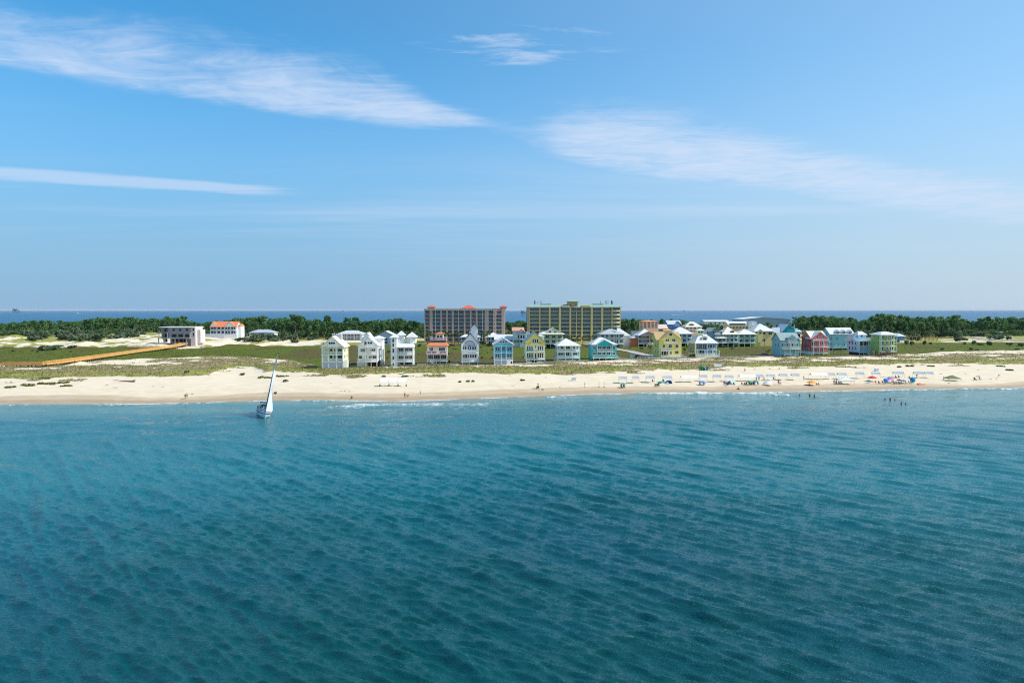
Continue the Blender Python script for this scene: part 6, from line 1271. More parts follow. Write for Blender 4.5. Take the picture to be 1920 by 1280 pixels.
for i, lab in enumerate(('left panel frame of the three linked white canopies on the empty left beach', 'middle panel frame of the three linked white canopies on the empty left beach', 'right panel frame of the three linked white canopies on the empty left beach')):
    k = p0.y/1280; c = p0 + Vector(((-17.2+17*i)*k, (17*i-17)*.0, 0)); c.z = float(hgt(c.x, c.y)); o = empty('shade_canopy', c, 0, lab, 'shade canopy', 'three linked white canopies'); w = 15.4*k; fr = MB()
    for x in (-w/2, w/2):
        for y, z in ((-1.1, 1.55), (1.1, 2.55)): fr.bar((x, y, -.1), (x, y, z), .035, 5)
        fr.bar((x, -1.1, 1.55), (x, 1.1, 2.55), .03, 5)
    fr.build('frame', POLE, o); MB().add([(-w/2, -1.15, 1.5), (w/2, -1.15, 1.5), (w/2, 1.15, 2.6), (-w/2, 1.15, 2.6), (-w/2, -1.15, 1.46), (w/2, -1.15, 1.46), (w/2, 1.15, 2.56), (-w/2, 1.15, 2.56)], [(0,1,2,3), (7,6,5,4), (0,4,5,1), (1,5,6,2), (2,6,7,3), (3,7,4,0)]).build('sheet', SHEET_W, o)
    for x in ((-w/2, w/2) if i == 2 else (-w/2,)): MB().bar((x, -1.15, -.05), (x+.08, -1.15, .62), .20, 8, .24).build('sandbag', SAG, o)
frame_canopy(1292, 716, 31, 12.2, 'double bright white canopy between two pale frames, behind the blue umbrella', True, True, 'double bright white canopies'); frame_canopy(1401, 714.2, 31, 12.5, 'double bright white canopy behind the two teal umbrellas', True, True, 'double bright white canopies'); frame_canopy(1535, 711, 31, 12.2, 'double bright white canopy above the orange umbrella', True, True, 'double bright white canopies')
for px, py, w, hh, lab in ((1167.5, 718.2, 15, 13, 'pale shade canopy directly behind the teal umbrella, leftmost of the row'), (1191.5, 717.5, 13, 12.5, 'pale shade canopy second from the left end of the row, nothing in front of it'), (1219, 716.8, 16, 12.5, 'pale shade canopy with a dark chair at its right foot'), (1251, 716.5, 17, 12, 'pale shade canopy with the blue half-dome tent inside it'), (1318.5, 715, 13, 12.5, 'pale shade canopy behind the blue umbrella with two chairs'), (1344, 715.4, 14, 13, 'pale shade canopy alone between the blue umbrella and the tilted blue parasol'), (1367, 715.2, 14, 12, 'pale shade canopy behind the tilted blue parasol'), (1424, 713.3, 13, 11.5, 'pale shade canopy right of the double white canopy behind the teal umbrellas'), (1445, 713, 14, 11.5, 'pale shade canopy with a dark green chair beside its leg'), (1468, 712.3, 14, 12, 'pale shade canopy behind the person in red'), (1490.5, 712, 14, 12, 'pale shade canopy left of the person in white near the orange umbrella'), (1557.5, 710.8, 13, 12, 'pale shade canopy right of the double white canopy above the orange umbrella'), (1578, 710.2, 15, 11.5, 'pale shade canopy directly behind the big white pop-up canopy'), (1612, 709.3, 14, 12, 'pale shade canopy left of the red umbrella'), (1642, 708.5, 14, 11, 'pale shade canopy behind the red umbrella and below the white beach box'), (1684, 707.9, 18, 11.5, 'pale shade canopy with two people under it above the chair row'), (1721.5, 708, 16, 11.5, 'pale bluish canopy right of the round blue parasol'), (1741, 708, 14, 11.5, 'pale bluish canopy at the right end of the row'), (1345.5, 694.5, 14, 12.5, 'pale shade canopy high up against the dune grass')):
    frame_canopy(px, py, w, hh, lab, rz=-18 if px > 1600 else -8)
def umbrella(px, py, w_px, h_px, col, label, col2=None, tilt=0.0, az=0.0, group=None, n=12, sag=.34):
    """beach umbrella: pole and panelled canopy; tilt in degrees towards azimuth az"""
    p = at(px, py); k = p.y/1280; r = w_px*k/2; H = h_px*k; o = empty('beach_umbrella', p, 0, label, 'umbrella', group)
    M_ = Matrix.Rotation(R(az), 3, 'Z') @ Matrix.Rotation(R(tilt), 3, 'Y'); neck = Vector((0, 0, H*.62)); hub = neck + M_ @ Vector((0, 0, H*.38))
    pl = MB().bar((0, 0, -.3), neck, .028, 6).bar(neck, hub, .024, 6); pl.build('pole', POLE, o); mb = MB(); vs = []; seg = 5
    for j in range(seg+1):
        for i in range(n*2):
            t = j/seg; rr = r*t*(1.0 if i % 2 == 0 else .965); z = -r*sag*(1.5*t*t*.6+.4*t) + (.0 if i % 2 == 0 else .02); vs.append(hub + M_ @ Vector((rr*math.cos(math.pi*i/n), rr*math.sin(math.pi*i/n), z)))
    for i in range(n*2):
        for j in range(seg):
            mb.cur = (i//4) % 2 if col2 else 0; a, b = j*2*n+i, j*2*n+(i+1) % (2*n); mb.add([vs[a], vs[b], vs[b+2*n], vs[a+2*n]], [(0, 3, 2, 1)])
    mb.cur = 0
    c1 = cloth_m('umbrella_cloth', col); mb.build('canopy', [c1, cloth_m('umbrella_cloth', col2)] if col2 else c1, o)
    rb = MB()
    for i in range(8): a = 2*math.pi*i/8; rb.bar(hub + M_ @ Vector((0, 0, -.35*H*.38)), hub + M_ @ Vector((r*.6*math.cos(a), r*.6*math.sin(a), -r*sag*.42)), .01, 4)
    rb.build('ribs', POLE, o); MB().bar(hub, hub + M_ @ Vector((0, 0, .12)), .02, 6, .008).build('finial', POLE, o); return o
umbrella(1009.8, 728.3, 11, 9, (230, 206, 50), 'tilted umbrella with yellow and blue panels on the open middle beach', (50, 84, 140), 32, 10)
umbrella(1169, 726.5, 12.5, 9, (20, 150, 132), 'level teal umbrella with two dark chairs beneath, leftmost of the busy beach')
umbrella(1238.5, 721.5, 11.5, 7, (0, 158, 140), 'teal umbrella tipped low towards the sand, left of the blue half-dome tent', None, 22, 200)
umbrella(1317.8, 722, 16.5, 8.5, (96, 126, 190), 'periwinkle blue umbrella with two grey chairs beneath', (130, 156, 210))
umbrella(1366.5, 723, 11, 8, (20, 110, 168), 'strong blue umbrella tilted to the left with people in its shade', None, 55, 190); umbrella(1375.5, 720, 9, 8, (150, 226, 230), 'pale aqua umbrella tilted up behind the strong blue one', None, 50, 330)
umbrella(1405, 721.5, 12, 8, (0, 140, 120), 'green-teal umbrella over the left end of the long chair group', None); umbrella(1417, 721, 12.5, 8, (0, 146, 160), 'blue-teal umbrella over the right end of the long chair group'); umbrella(1438.5, 721.5, 18, 7.5, (226, 226, 224), 'plain white umbrella with a broad dark shadow', None, 10, 180)
umbrella(1460.5, 721, 8, 10, (86, 78, 80), 'small dark grey umbrella held above the person in red')
umbrella(1521.5, 722, 18.5, 8.8, (244, 150, 40), 'orange umbrella with people on mats at both sides'); umbrella(1635.5, 715, 18, 10.5, (222, 62, 56), 'red umbrella below the white beach box', (200, 40, 44)); umbrella(1667.5, 717, 17.5, 9.8, (190, 110, 190), 'violet umbrella beside the tilted blue one', (150, 90, 180)); umbrella(1661, 718.5, 9.5, 8.5, (60, 150, 220), 'bright blue umbrella tilted in front of the violet one', None, 50, 250)
umbrella(1629, 717.5, 10.5, 5.5, (30, 104, 116), 'low dark teal umbrella in front of the red one'); umbrella(1686, 716.5, 11, 6, (24, 60, 90), 'navy umbrella over the left of the reclining chair row'); umbrella(1694, 717.8, 11, 6, (60, 110, 150), 'slate blue umbrella over the right of the reclining chair row')
umbrella(1710.8, 717, 10.5, 8.5, (0, 136, 186), 'round blue parasol turned to face the sea at the end of the chair row', None, 78, 265); umbrella(1834, 712.5, 9.5, 8.5, (70, 76, 84), 'black and white striped umbrella on the far right beach', (196, 196, 196))
for px, py, lab in ((1096.5, 726, 'closed umbrella standing alone, left of two thin poles on the middle beach'), (1123, 725.5, 'left of two thin closed umbrellas with dark bases'), (1132.7, 725.5, 'right of two thin closed umbrellas with dark bases')):
    p = at(px, py); o = empty('closed_umbrella', p, 0, lab, 'umbrella'); MB().bar((0, 0, -.2), (0, 0, 2.1), .03, 6).build('pole', POLE, o); MB().bar((0, 0, .7), (0, 0, 1.9), .14 if px < 1100 else .09, 8, .05).build('furled_cloth', cloth_m('grey_green_cloth', (120, 130, 120)), o)
    MB().bar((0, 0, -.05), (0, 0, .16), .5 if px > 1100 else .3, 8, .2).build('sand_base', SAG, o)
def popup(px, py, w_px, h_px, col, label, legs=POLE, d=None, peak=.28):
    p = at(px, py); k = p.y/1280; w = w_px*k; H = h_px*k; d = d or min(w, 3.6); o = empty('popup_canopy', p, R(-8), label, 'canopy'); e = H*(1-peak)
    for x in (-w/2, w/2):
        for y in (-d/2, d/2): MB().bar((x, y, -.1), (x, y, e), .04, 5).build('leg', legs, o)
    vs = [(-w/2, -d/2, e), (w/2, -d/2, e), (w/2, d/2, e), (-w/2, d/2, e), (0, 0, H), (-w/2, -d/2, e-.22), (w/2, -d/2, e-.22), (w/2, d/2, e-.22), (-w/2, d/2, e-.22)]
    m1 = [(vs[i][0]*.5, vs[i][1]*.5, e+(H-e)*.42) for i in range(4)]; vs += m1
    fs = [(0,1,10,9),(1,2,11,10),(2,3,12,11),(3,0,9,12),(9,10,4),(10,11,4),(11,12,4),(12,9,4),(0,5,6,1),(1,6,7,2),(2,7,8,3),(3,8,5,0)]
    MB().add(vs, fs).build('canopy', cloth_m('popup_cloth', col), o); return o
popup(1584.5, 719.5, 27, 13.5, (222, 232, 234), 'big white pop-up canopy with people and chairs in its shade', peak=.45); popup(1785.5, 713.5, 23, 10.8, (112, 122, 84), 'olive green pop-up canopy with low corner, standing alone at right', peak=.5)
# half dome tent
p = at(1254, 719); k = p.y/1280; o = empty('beach_tent', p, R(20), 'blue and aqua half-dome beach tent inside a pale frame', 'tent'); mb = MB(); vs = []; n, q = 10, 6; r = 6.6*k
for j in range(q+1):
    for i in range(n+1): a = math.pi*i/n; b = math.pi*.5*j/q*1.25-.3; vs.append((r*math.cos(a)*math.cos(b*.6), r*.8*math.sin(b), max(0, r*1.05*math.sin(a)*math.cos(b*.75))))
for j in range(q):
    for i in range(n): mb.cur = (i//3) % 2; a = j*(n+1)+i; mb.add([vs[a], vs[a+1], vs[a+n+2], vs[a+n+1]], [(0, 1, 2, 3)])
mb.build('shell', [cloth_m('tent_blue', (24, 112, 170)), cloth_m('tent_aqua', (110, 206, 216))], o); MB().box(-r*.95, r*.95, -r*.5, r*.7, .0, .04).build('floor', cloth_m('tent_blue', (24, 112, 170)), o)
for i, (px, py, lab) in enumerate(((1076.3, 713, 'white equipment box alone below the dune, right of the two yellow houses'), (1643.5, 695.8, 'white equipment box above the red umbrella, near the dune'))):
    p = at(px, py); o = empty('equipment_box', p, R(8), lab, 'box'); MB().box(-.78, .78, -.5, .5, .0, 1.25).build('body', WHITE, o); MB().add([(-.84, -.56, 1.25), (.84, -.56, 1.25), (.84, .56, 1.25), (-.84, .56, 1.25), (-.84, -.56, 1.33), (.84, -.56, 1.33), (.84, .56, 1.42), (-.84, .56, 1.42)], [(3,2,1,0), (4,5,6,7), (0,1,5,4), (1,2,6,5), (2,3,7,6), (3,0,4,7)]).build('lid', TRIM, o); MB().box(-.76, -.1, -.53, -.5, .08, 1.17).box(.1, .76, -.53, -.5, .08, 1.17).build('door', mat('pale_grey_panel', (206, 210, 214), .6, .05), o)
# chairs
def chair_mesh(col):
    o = MB(); o.box(-.28, .28, -.25, .27, .30, .35).prism_x([(.25, .33), (.31, .33), (.52, 1.0), (.46, 1.0)], -.28, .28); s = o.build('seat', cloth_m('chair_cloth', col))
    f = MB()
    for x in (-.31, .31): f.bar((x, -.30, 0), (x, .36, .58), .02, 4).bar((x, .40, 0), (x, -.27, .56), .02, 4).bar((x, -.30, .57), (x, .38, .59), .026, 4).bar((x, .27, .3), (x, .50, 1.02), .018, 4)
    f.bar((-.31, .50, 1.0), (.31, .50, 1.0), .018, 4); fr = f.build('frame', POLE); a, b = s.data, fr.data; bpy.data.objects.remove(s); bpy.data.objects.remove(fr); return a, b
CH = {}
def chair(px, py, label, col=(36, 42, 46), face=10, group=None):
    if col not in CH: CH[col] = chair_mesh(col)
    p = at(px, py); o = empty('beach_chair', p, R(face), label, 'chair', group); link('seat', CH[col][0], o); link('frame', CH[col][1], o); return p
BLK, NAVY, GRN, MAR, SLT = (34, 38, 40), (30, 38, 70), (44, 58, 40), (96, 40, 52), (96, 104, 110)
for px, py, c, lab in ((1165.8, 726.8, BLK, 'dark chair under the left teal umbrella, left of two'), (1170.8, 726.8, BLK, 'dark chair under the left teal umbrella, right of two'), (1009.5, 728.5, BLK, 'dark chair under the tilted yellow and blue umbrella'), (1224.8, 716.6, GRN, 'dark olive chair at the right foot of a pale canopy, before the tipped teal umbrella'), (1229.7, 725, BLK, 'leftmost of three black chairs in the sun below the tipped teal umbrella'), (1232.8, 724.6, BLK, 'middle one of three black chairs below the tipped teal umbrella'), (1235.2, 724.6, BLK, 'rightmost of three black chairs below the tipped teal umbrella'), (1244.5, 716, SLT, 'grey chair left beside the blue half-dome tent'), (1313, 721.6, SLT, 'left grey chair under the periwinkle blue umbrella'), (1320.3, 721.6, SLT, 'right grey chair under the periwinkle blue umbrella'), (1358.8, 721, MAR, 'maroon chair left of the strong blue tilted umbrella'), (1362.5, 722, NAVY, 'navy chair at the left edge of the strong blue umbrella'), (1371, 722, SLT, 'grey chair right of the strong blue umbrella'), (1377, 722.4, GRN, 'low olive lounger right of the strong blue umbrella'),
        (1392.3, 721.8, MAR, 'maroon chair at the left end of the long chair group'), (1397.5, 722, MAR, 'dark red chair second in the long chair group'), (1401, 722, BLK, 'black chair left of centre in the long chair group'), (1406, 721.6, BLK, 'black chair under the green-teal umbrella'), (1409.5, 721.8, BLK, 'black chair between the two teal umbrellas'), (1413, 721.2, BLK, 'black chair under the blue-teal umbrella'), (1415.5, 720.6, GRN, 'dark green chair at the right end of the long chair group'), (1422, 721.4, SLT, 'grey chair alone between the blue-teal and white umbrellas'), (1451.5, 712, GRN, 'dark green chair by the leg of a pale canopy, before the person in red'), (1464, 721, SLT, 'small grey chair right of the person in red'),
        (1569, 720.2, BLK, 'black chair at the left pole of the big white pop-up canopy'), (1574.5, 720.2, BLK, 'black chair under the middle of the big white pop-up canopy'), (1578.5, 720.2, BLK, 'black chair right of centre under the big white pop-up canopy'), (1642.8, 718.6, MAR, 'maroon chair farthest left in the group below the red umbrella'), (1648.8, 719.4, MAR, 'maroon chair in the middle of the group below the red umbrella'), (1656, 719, MAR, 'maroon chair right of the group below the red umbrella'), (1660.5, 719.6, MAR, 'maroon chair at the foot of the bright blue tilted umbrella'),
        (1677.5, 720, BLK, 'first black recliner from the left in the seaside row'), (1682, 720, BLK, 'second black recliner from the left in the seaside row'), (1687, 720, BLK, 'third black recliner from the left in the seaside row'), (1691.5, 720, GRN, 'dark olive recliner in the seaside row under the slate blue umbrella'), (1699.5, 720, SLT, 'pale recliner right of the olive one in the seaside row'), (1705.5, 719, SLT, 'grey recliner before the round blue parasol, left of two'), (1709.5, 719.2, SLT, 'grey recliner before the round blue parasol, right of two'), (1828.3, 712.3, NAVY, 'navy recliner left of the striped umbrella on the far right beach'), (1838.6, 712.3, GRN, 'dark recliner right of the striped umbrella on the far right beach'), (1686.5, 708.5, BLK, 'black chair under the pale canopy above the chair row')):
    chair(px, py, lab, c, 10+rnd.random()*20, 'beach chairs')
def seated(px, py, lab, shorts, top, dz=0.0): person(px, py, 'sit', 10+rnd.random()*15, lab, shorts, top, None, None, dz)
seated(1006.8, 728.4, 'person in red-brown sitting left under the yellow and blue umbrella', (110, 60, 44), (130, 70, 50), -.3); seated(1165.8, 726.9, 'person in the left dark chair under the teal umbrella', (30, 30, 34), (40, 40, 44)); seated(1170.8, 726.9, 'person in the right dark chair under the teal umbrella', (90, 60, 60), (50, 44, 50))
seated(1397.5, 722.1, 'person in pinkish top in the long chair group', (150, 60, 80), (170, 80, 100)); seated(1406, 721.7, 'person in black under the green-teal umbrella', (28, 28, 32), (34, 34, 40)); seated(1413, 721.3, 'person in dark green under the blue-teal umbrella', (40, 54, 40), (34, 50, 40)); seated(1518, 722.3, 'person lying back on a mat left of the orange umbrella', (60, 60, 70), None, -.35); seated(1531.5, 721, 'person in navy sitting right of the orange umbrella, left of two', (34, 40, 80), (40, 50, 100), -.3); seated(1535, 721, 'person in dark blue sitting right of the orange umbrella, right of two', (40, 40, 64), (54, 56, 96), -.3)
seated(1677.5, 720.1, 'sunbather in the first black recliner of the seaside row', (40, 30, 40), None); seated(1687, 720.1, 'sunbather in the third black recliner of the seaside row', (30, 40, 60), None); seated(1648.8, 719.5, 'person in maroon chair below the red umbrella', (120, 40, 60), (140, 60, 80)); seated(1680, 708.6, 'person in navy under the pale canopy above the chair row', (34, 40, 80), (44, 52, 100)); seated(1726, 720.8, 'person in orange-red on an inflatable by the water, right of the round blue parasol', (220, 90, 60), (226, 96, 70), -.3); seated(1828.3, 712.4, 'person in the navy recliner by the striped umbrella', (30, 34, 60), (40, 44, 70))
for px, py, kd, fc, lab, sh, tp in ((1418, 713.8, 'stand', 20, 'person in navy standing between a pale canopy and the blue-teal umbrella', (40, 50, 90), (40, 70, 150)), (1423, 713.8, 'stand', -30, 'person in red beside the person in navy, near the double white canopy', (150, 60, 50), (190, 90, 70)), (1432.5, 714, 'walk', 60, 'slim person walking behind the white umbrella', (90, 70, 60), (150, 120, 100)), (1459.3, 721.3, 'stand', 0, 'person in pinkish red under the small dark umbrella', (170, 70, 84), (190, 84, 96)), (1507, 712.6, 'wave', 15, 'person in white with arms lifted, left of the double white canopy', (150, 130, 120), (206, 196, 186)), (1563.8, 720, 'stand', 0, 'person in navy standing at the left side of the big white canopy, left of two', (34, 40, 70), (54, 60, 96)), (1568.2, 719.6, 'stand', 20, 'person in navy standing at the left side of the big white canopy, right of two', (40, 44, 70), (44, 50, 84)), (1672.8, 717.8, 'bend', 40, 'person in violet-blue bending right of the violet umbrella', (90, 90, 150), (120, 120, 180)), (1704.8, 712, 'stand', 0, 'person behind the left edge of the round blue parasol', (50, 50, 60), (150, 90, 80)), (1719, 708.4, 'stand', 0, 'person standing beside the bluish canopy, right of the round blue parasol', (130, 90, 70), (170, 130, 110)), (1769.6, 713, 'stand', 40, 'person in dark violet at the low corner of the olive canopy', (50, 40, 60), (76, 60, 90)), (1779, 712, 'stand', 0, 'person in blue shirt under the olive canopy', (60, 70, 120), (90, 110, 170)), (1327.5, 693.8, 'stand', 0, 'person in black at the right end of the stacked beach gear', (26, 26, 30), (30, 30, 36)), (1373, 691, 'bend', 70, 'person in brown bending at the dune edge, right of the highest canopy', (80, 56, 48), (96, 64, 56)), (1396.5, 697.3, 'walk', 60, 'person in grey walking on the sand above the double white canopy', (50, 60, 60), (90, 100, 104)), (1872.5, 706.8, 'bend', 60, 'lone person in pale blue stooping on the far right sand', (100, 110, 150), (150, 160, 190))):
    person(px, py, kd, fc, lab, sh, tp)
# gear stack, flag pole, inflatable, towels
p = at(1320, 694.3); o = empty('beach_gear_stack', p, 0, 'stack of green and teal beach gear at the dune edge, left of the highest canopy', 'beach gear')
for i, (x, w, hh, c) in enumerate(((-1.5, .55, 1.7, (40, 130, 96)), (-.8, .5, 1.6, (10, 150, 120)), (-.15, .42, 1.2, (60, 80, 90)), (.45, .45, 1.35, (150, 190, 190)), (1.1, .4, 1.4, (20, 130, 140)))): MB().prism_y([(x-w, 0), (x+w, 0), (x+w*.8, hh), (x-w*.8, hh)], -.5, .5).prism_y([(x-w*.9, hh+.02), (x+w*.9, hh+.02), (x, hh+.2)], -.4, .4).build('gear_bag', cloth_m('gear_cloth', c), o)
for px, py, hh, lab in ((1311.5, 703.5, 3.4, 'thin dark flag pole on the sand below the stack of beach gear'), (1291.8, 697.5, 1.8, 'short grey pole on the dune edge left of the stack of beach gear'), (486.5, 712, 1.2, 'short pole standing in the sand left of the sailboat mast')):
    p = at(px, py); o = empty('pole', p, 0, lab, 'pole'); MB().bar((0, 0, -.3), (0, 0, hh), .05, 6, .035).build('shaft', WOOD, o); MB().bar((0, 0, hh), (0, 0, hh+.1), .06, 6, .02).build('cap', WOOD, o)
p = at(1727, 721); o = empty('inflatable_mat', p, R(10), 'orange inflatable mat with raised end by the water, right of the round blue parasol', 'inflatable'); MB().bar((-1.2, 0, .12), (1.5, 0, .12), .16, 8).bar((-1.2, .3, .12), (1.5, .3, .12), .16, 8).bar((-1.2, -.3, .12), (1.5, -.3, .12), .16, 8).build('tubes', mat('orange_vinyl', (240, 120, 84), .35, .04), o); MB().bar((-1.3, -.35, .2), (-1.3, .35, .45), .17, 8).build('headrest', mat('red_vinyl', (226, 84, 64), .35, .04), o)
for px, py, c, lab in ((1512, 721.5, (60, 60, 66), 'dark mat on the sand left of the orange umbrella'), (1440, 723, (70, 72, 70), 'dark sheet laid as the painted shadow below the white umbrella'), (1670, 716.5, (20, 60, 90), 'navy mat under the violet umbrella'), (1656, 706.5, (200, 150, 130), 'pinkish towel on the sand above the violet umbrella'), (1792, 718.5, (210, 206, 190), 'pale towel in front of the olive canopy')):  # the sheet below the white umbrella is its cast shadow as dark cloth
    p = at(px, py); mb = MB(); vs = [(x*.95, y*.6, .03+.03*((i*7+j*3) % 4)/3) for i, x in enumerate((-1, -.5, 0, .5, 1)) for j, y in enumerate((-1, 0, 1))]; mb.add(vs + [(x, y, z-.03) for x, y, z in vs], [(i*3+j, i*3+3+j, i*3+4+j, i*3+1+j) for i in range(4) for j in range(2)]+[(15+i*3+1+j, 15+i*3+4+j, 15+i*3+3+j, 15+i*3+j) for i in range(4) for j in range(2)]); tag(mb.build('beach_towel', cloth_m('towel', c), None, p), lab, 'towel')

# ------------------------------------------------------------------ sailboat, bow towards the camera, heeling
bx_, by_ = plane_at(489, 780.5, 0); boat = empty('sailboat', (bx_, by_+2.2, .0), 0, 'white sailboat heeling to the right with a narrow white sail, close to the shore', 'boat')
boat.rotation_euler = Matrix(((1,0,0),(0,1,0),(0,0,1))).to_euler(); boat.rotation_mode = 'QUATERNION'
boat.rotation_quaternion = (Matrix.Rotation(R(22), 3, 'Z') @ Matrix.Rotation(R(11.5), 3, 'Y')).to_quaternion()
LB, BM = 11.5, 1.95
HULLW = mat('white_gelcoat', (222, 226, 232), .3, .04); DECKM = mat('cream_deck', (214, 208, 196), .6, .06); NAVYC = cloth_m('navy_canvas', (36, 56, 96)); ALU = mat('mast_aluminium', (150, 156, 160), .35, .05)
def half(t): return BM*(math.sin(math.pi*min(1, .06+t*.62))**.75)*(1 if t < .75 else 1-.18*(t-.75)/.25)
vs, fs = [], []; ns, nr = 15, 8
for i in range(ns):
    t = i/(ns-1); y = -LB/2+LB*t; hb = half(t) if i else .03; sheer = 1.25-.35*t+.12*(2*t-1)**2
    for j in range(nr): a = math.pi*j/(nr-1); vs.append((hb*-math.cos(a), y + (0 if j in (0, nr-1) else .55*math.sin(a)*(1-t)), sheer-(sheer+.55*min(1, t*5+.1))*math.sin(a)**.7))
for i in range(ns-1):
    for j in range(nr-1): a = i*nr+j; fs.append((a, a+1, a+nr+1, a+nr))
fs.append(tuple((ns-1)*nr+j for j in range(nr)))
hull = MB().add(vs, fs).build('hull', HULLW, boat, smooth=False); st = MB()
for i in range(ns-1):
    for j, sg in ((0, -1), (nr-1, 1)):
        a, b = Vector(vs[i*nr+j]), Vector(vs[(i+1)*nr+j]); st.add([a+Vector((sg*.03, 0, -.10)), b+Vector((sg*.03, 0, -.10)), b+Vector((sg*.03, 0, -.26)), a+Vector((sg*.03, 0, -.26))], [(0, 1, 2, 3)])
st.build('sheer_stripe', NAVYC, hull)
dk = MB(); dv = [v for i in range(ns) for v in (vs[i*nr], vs[i*nr+nr-1])]; dk.add([(x, y, z+.01) for x, y, z in dv], [(2*i, 2*i+1, 2*i+3, 2*i+2) for i in range(ns-1)]); dk.build('deck', DECKM, boat)
cb = MB().prism_y([(-1.0, 1.0), (1.0, 1.0), (.8, 1.55), (-.8, 1.55)], -2.6, 2.0).prism_y([(-.75, 1.0), (.75, 1.0), (.5, 1.35), (-.5, 1.35)], -3.6, -2.6).build('cabin', HULLW, boat)
MB().box(-.94, -.9, -2.0, 1.6, 1.18, 1.42).box(.9, .94, -2.0, 1.6, 1.18, 1.42).build('cabin_window', DARK, cb); MB().box(-.35, .35, -3.3, -2.8, 1.35, 1.4).build('hatch', DARK, cb)
dg_ = MB().prism_y([(-1.2, 1.5), (-1.05, 2.25), (-.5, 2.5), (.5, 2.5), (1.05, 2.25), (1.2, 1.5), (1.05, 1.5), (.95, 2.2), (-.95, 2.2), (-1.05, 1.5)][::-1], 1.9, 3.2).build('dodger', NAVYC, boat)
MB().box(-1.3, 1.3, 3.6, 5.2, 2.75, 2.85).build('bimini', NAVYC, boat); r = MB()
for x in (-1.25, 1.25):
    for y in (3.6, 5.2): r.bar((x, y, 1.0), (x, y, 2.78), .03, 5)
r.build('bimini_frame', ALU, boat)
mast_top = 16.9
mst = MB().bar((0, -.9, 1.3), (.11, -.75, 9), .10, 8, .09).bar((.11, -.75, 9), (.32, -.6, mast_top), .09, 8, .06).build('mast', ALU, boat); MB().bar((-.95, -.85, 6.2), (1.0, -.85, 6.2), .035, 5).bar((-.7, -.8, 10), (.8, -.8, 10), .03, 5).build('spreaders', ALU, mst); MB().box(.15, .6, -.75, -.7, mast_top-.1, mast_top).bar((.3, -.6, mast_top), (.35, -.6, mast_top+.9), .015, 4).build('masthead_gear', DARK, mst)
MB().bar((.0, -.8, 2.3), (.55, 3.7, 2.35), .09, 7).build('boom', ALU, boat)
def sail(name, P0, P1, P2, belly, side, m, n=14, w=7):
    """triangular sail: tack P0, head P1, clew P2, bellied towards side"""
    P0, P1, P2 = map(Vector, (P0, P1, P2)); vs, fs = [], []
    for i in range(n+1):
        t = i/n; a = P0.lerp(P1, t); b = P2.lerp(P1, t)
        for j in range(w+1): s = j/w; q = a.lerp(b, s) + Vector((side*belly*math.sin(math.pi*s)**.8*(1-t)**.35*math.sin(math.pi*min(1, .15+.85*(1-abs(2*t-.9)*.5))), 0, 0)); vs.append(q)
    for i in range(n):
        for j in range(w): a = i*(w+1)+j; fs.append((a, a+1, a+w+2, a+w+1))
    m_ = len(vs); vs += [v+Vector((.012, 0, 0)) for v in vs]; fs += [tuple(m_+i for i in reversed(f)) for f in fs]
    return MB().add(vs, fs).build(name, m, boat, smooth=True)
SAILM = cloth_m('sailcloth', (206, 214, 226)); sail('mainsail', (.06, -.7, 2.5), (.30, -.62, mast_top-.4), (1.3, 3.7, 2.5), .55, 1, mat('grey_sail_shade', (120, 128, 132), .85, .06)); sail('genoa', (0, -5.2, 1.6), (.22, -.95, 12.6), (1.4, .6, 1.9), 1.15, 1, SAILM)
rg = MB()
for p, q in (((0, -5.5, 1.35), (.3, -.6, mast_top)), ((0, 5.5, 1.1), (.3, -.6, mast_top)), ((-1.85, -.4, 1.1), (-.95, -.85, 6.2)), ((1.85, -.4, 1.1), (1.0, -.85, 6.2)), ((-.95, -.85, 6.2), (.2, -.7, mast_top-.6)), ((1, -.85, 6.2), (.25, -.7, mast_top-.6))): rg.bar(p, q, .012, 4)
rg.build('rigging', ALU, boat); lr = MB()
for sg in (-1, 1):
    pr = None
    for i in range(2, ns, 2):
        v = Vector(vs[0]) if False else None; t = i/(ns-1); hb = half(t)-.06; y = -LB/2+LB*t; z = 1.25-.35*t+.12*(2*t-1)**2; a = Vector((sg*hb, y, z)); lr.bar(a, a+Vector((0, 0, .65)), .015, 4)
        if pr is not None: lr.bar(pr+Vector((0, 0, .64)), a+Vector((0, 0, .64)), .01, 4).bar(pr+Vector((0, 0, .34)), a+Vector((0, 0, .34)), .01, 4)
        pr = a
for sg in (-1, 1): lr.bar((sg*.5, -4.9, 1.35), (0, -5.75, 2.05), .02, 5).bar((sg*.5, -4.9, 1.35), (sg*.5, -4.9, 2.0), .02, 5).bar((sg*.5, -4.9, 2.0), (0, -5.75, 2.05), .02, 5)
lr.build('guard_rail', ALU, boat); MB().add([(1.95, 5.2, 1.9), (2.05, 5.2, 2.6), (1.75, 5.2, 2.9), (1.45, 5.2, 2.7), (1.5, 5.2, 2.0), (1.95, 5.3, 1.9), (2.05, 5.3, 2.6), (1.75, 5.3, 2.9), (1.45, 5.3, 2.7), (1.5, 5.3, 2.0)], [(0,1,2,3,4), (9,8,7,6,5)]+[(i, 5+i, 5+(i+1) % 5, (i+1) % 5) for i in range(5)]).build('horseshoe_buoy', WHITE, boat)
MB().box(-1.75, -1.45, 5.3, 5.6, .3, 1.6).bar((-1.6, 5.45, .3), (-1.6, 5.5, -.3), .07, 6).build('outboard_motor', DARK, boat); MB().bar((.9, -3.6, .3), (.9, -3.6, 1.0), .14, 8).build('fender', WHITE, boat)
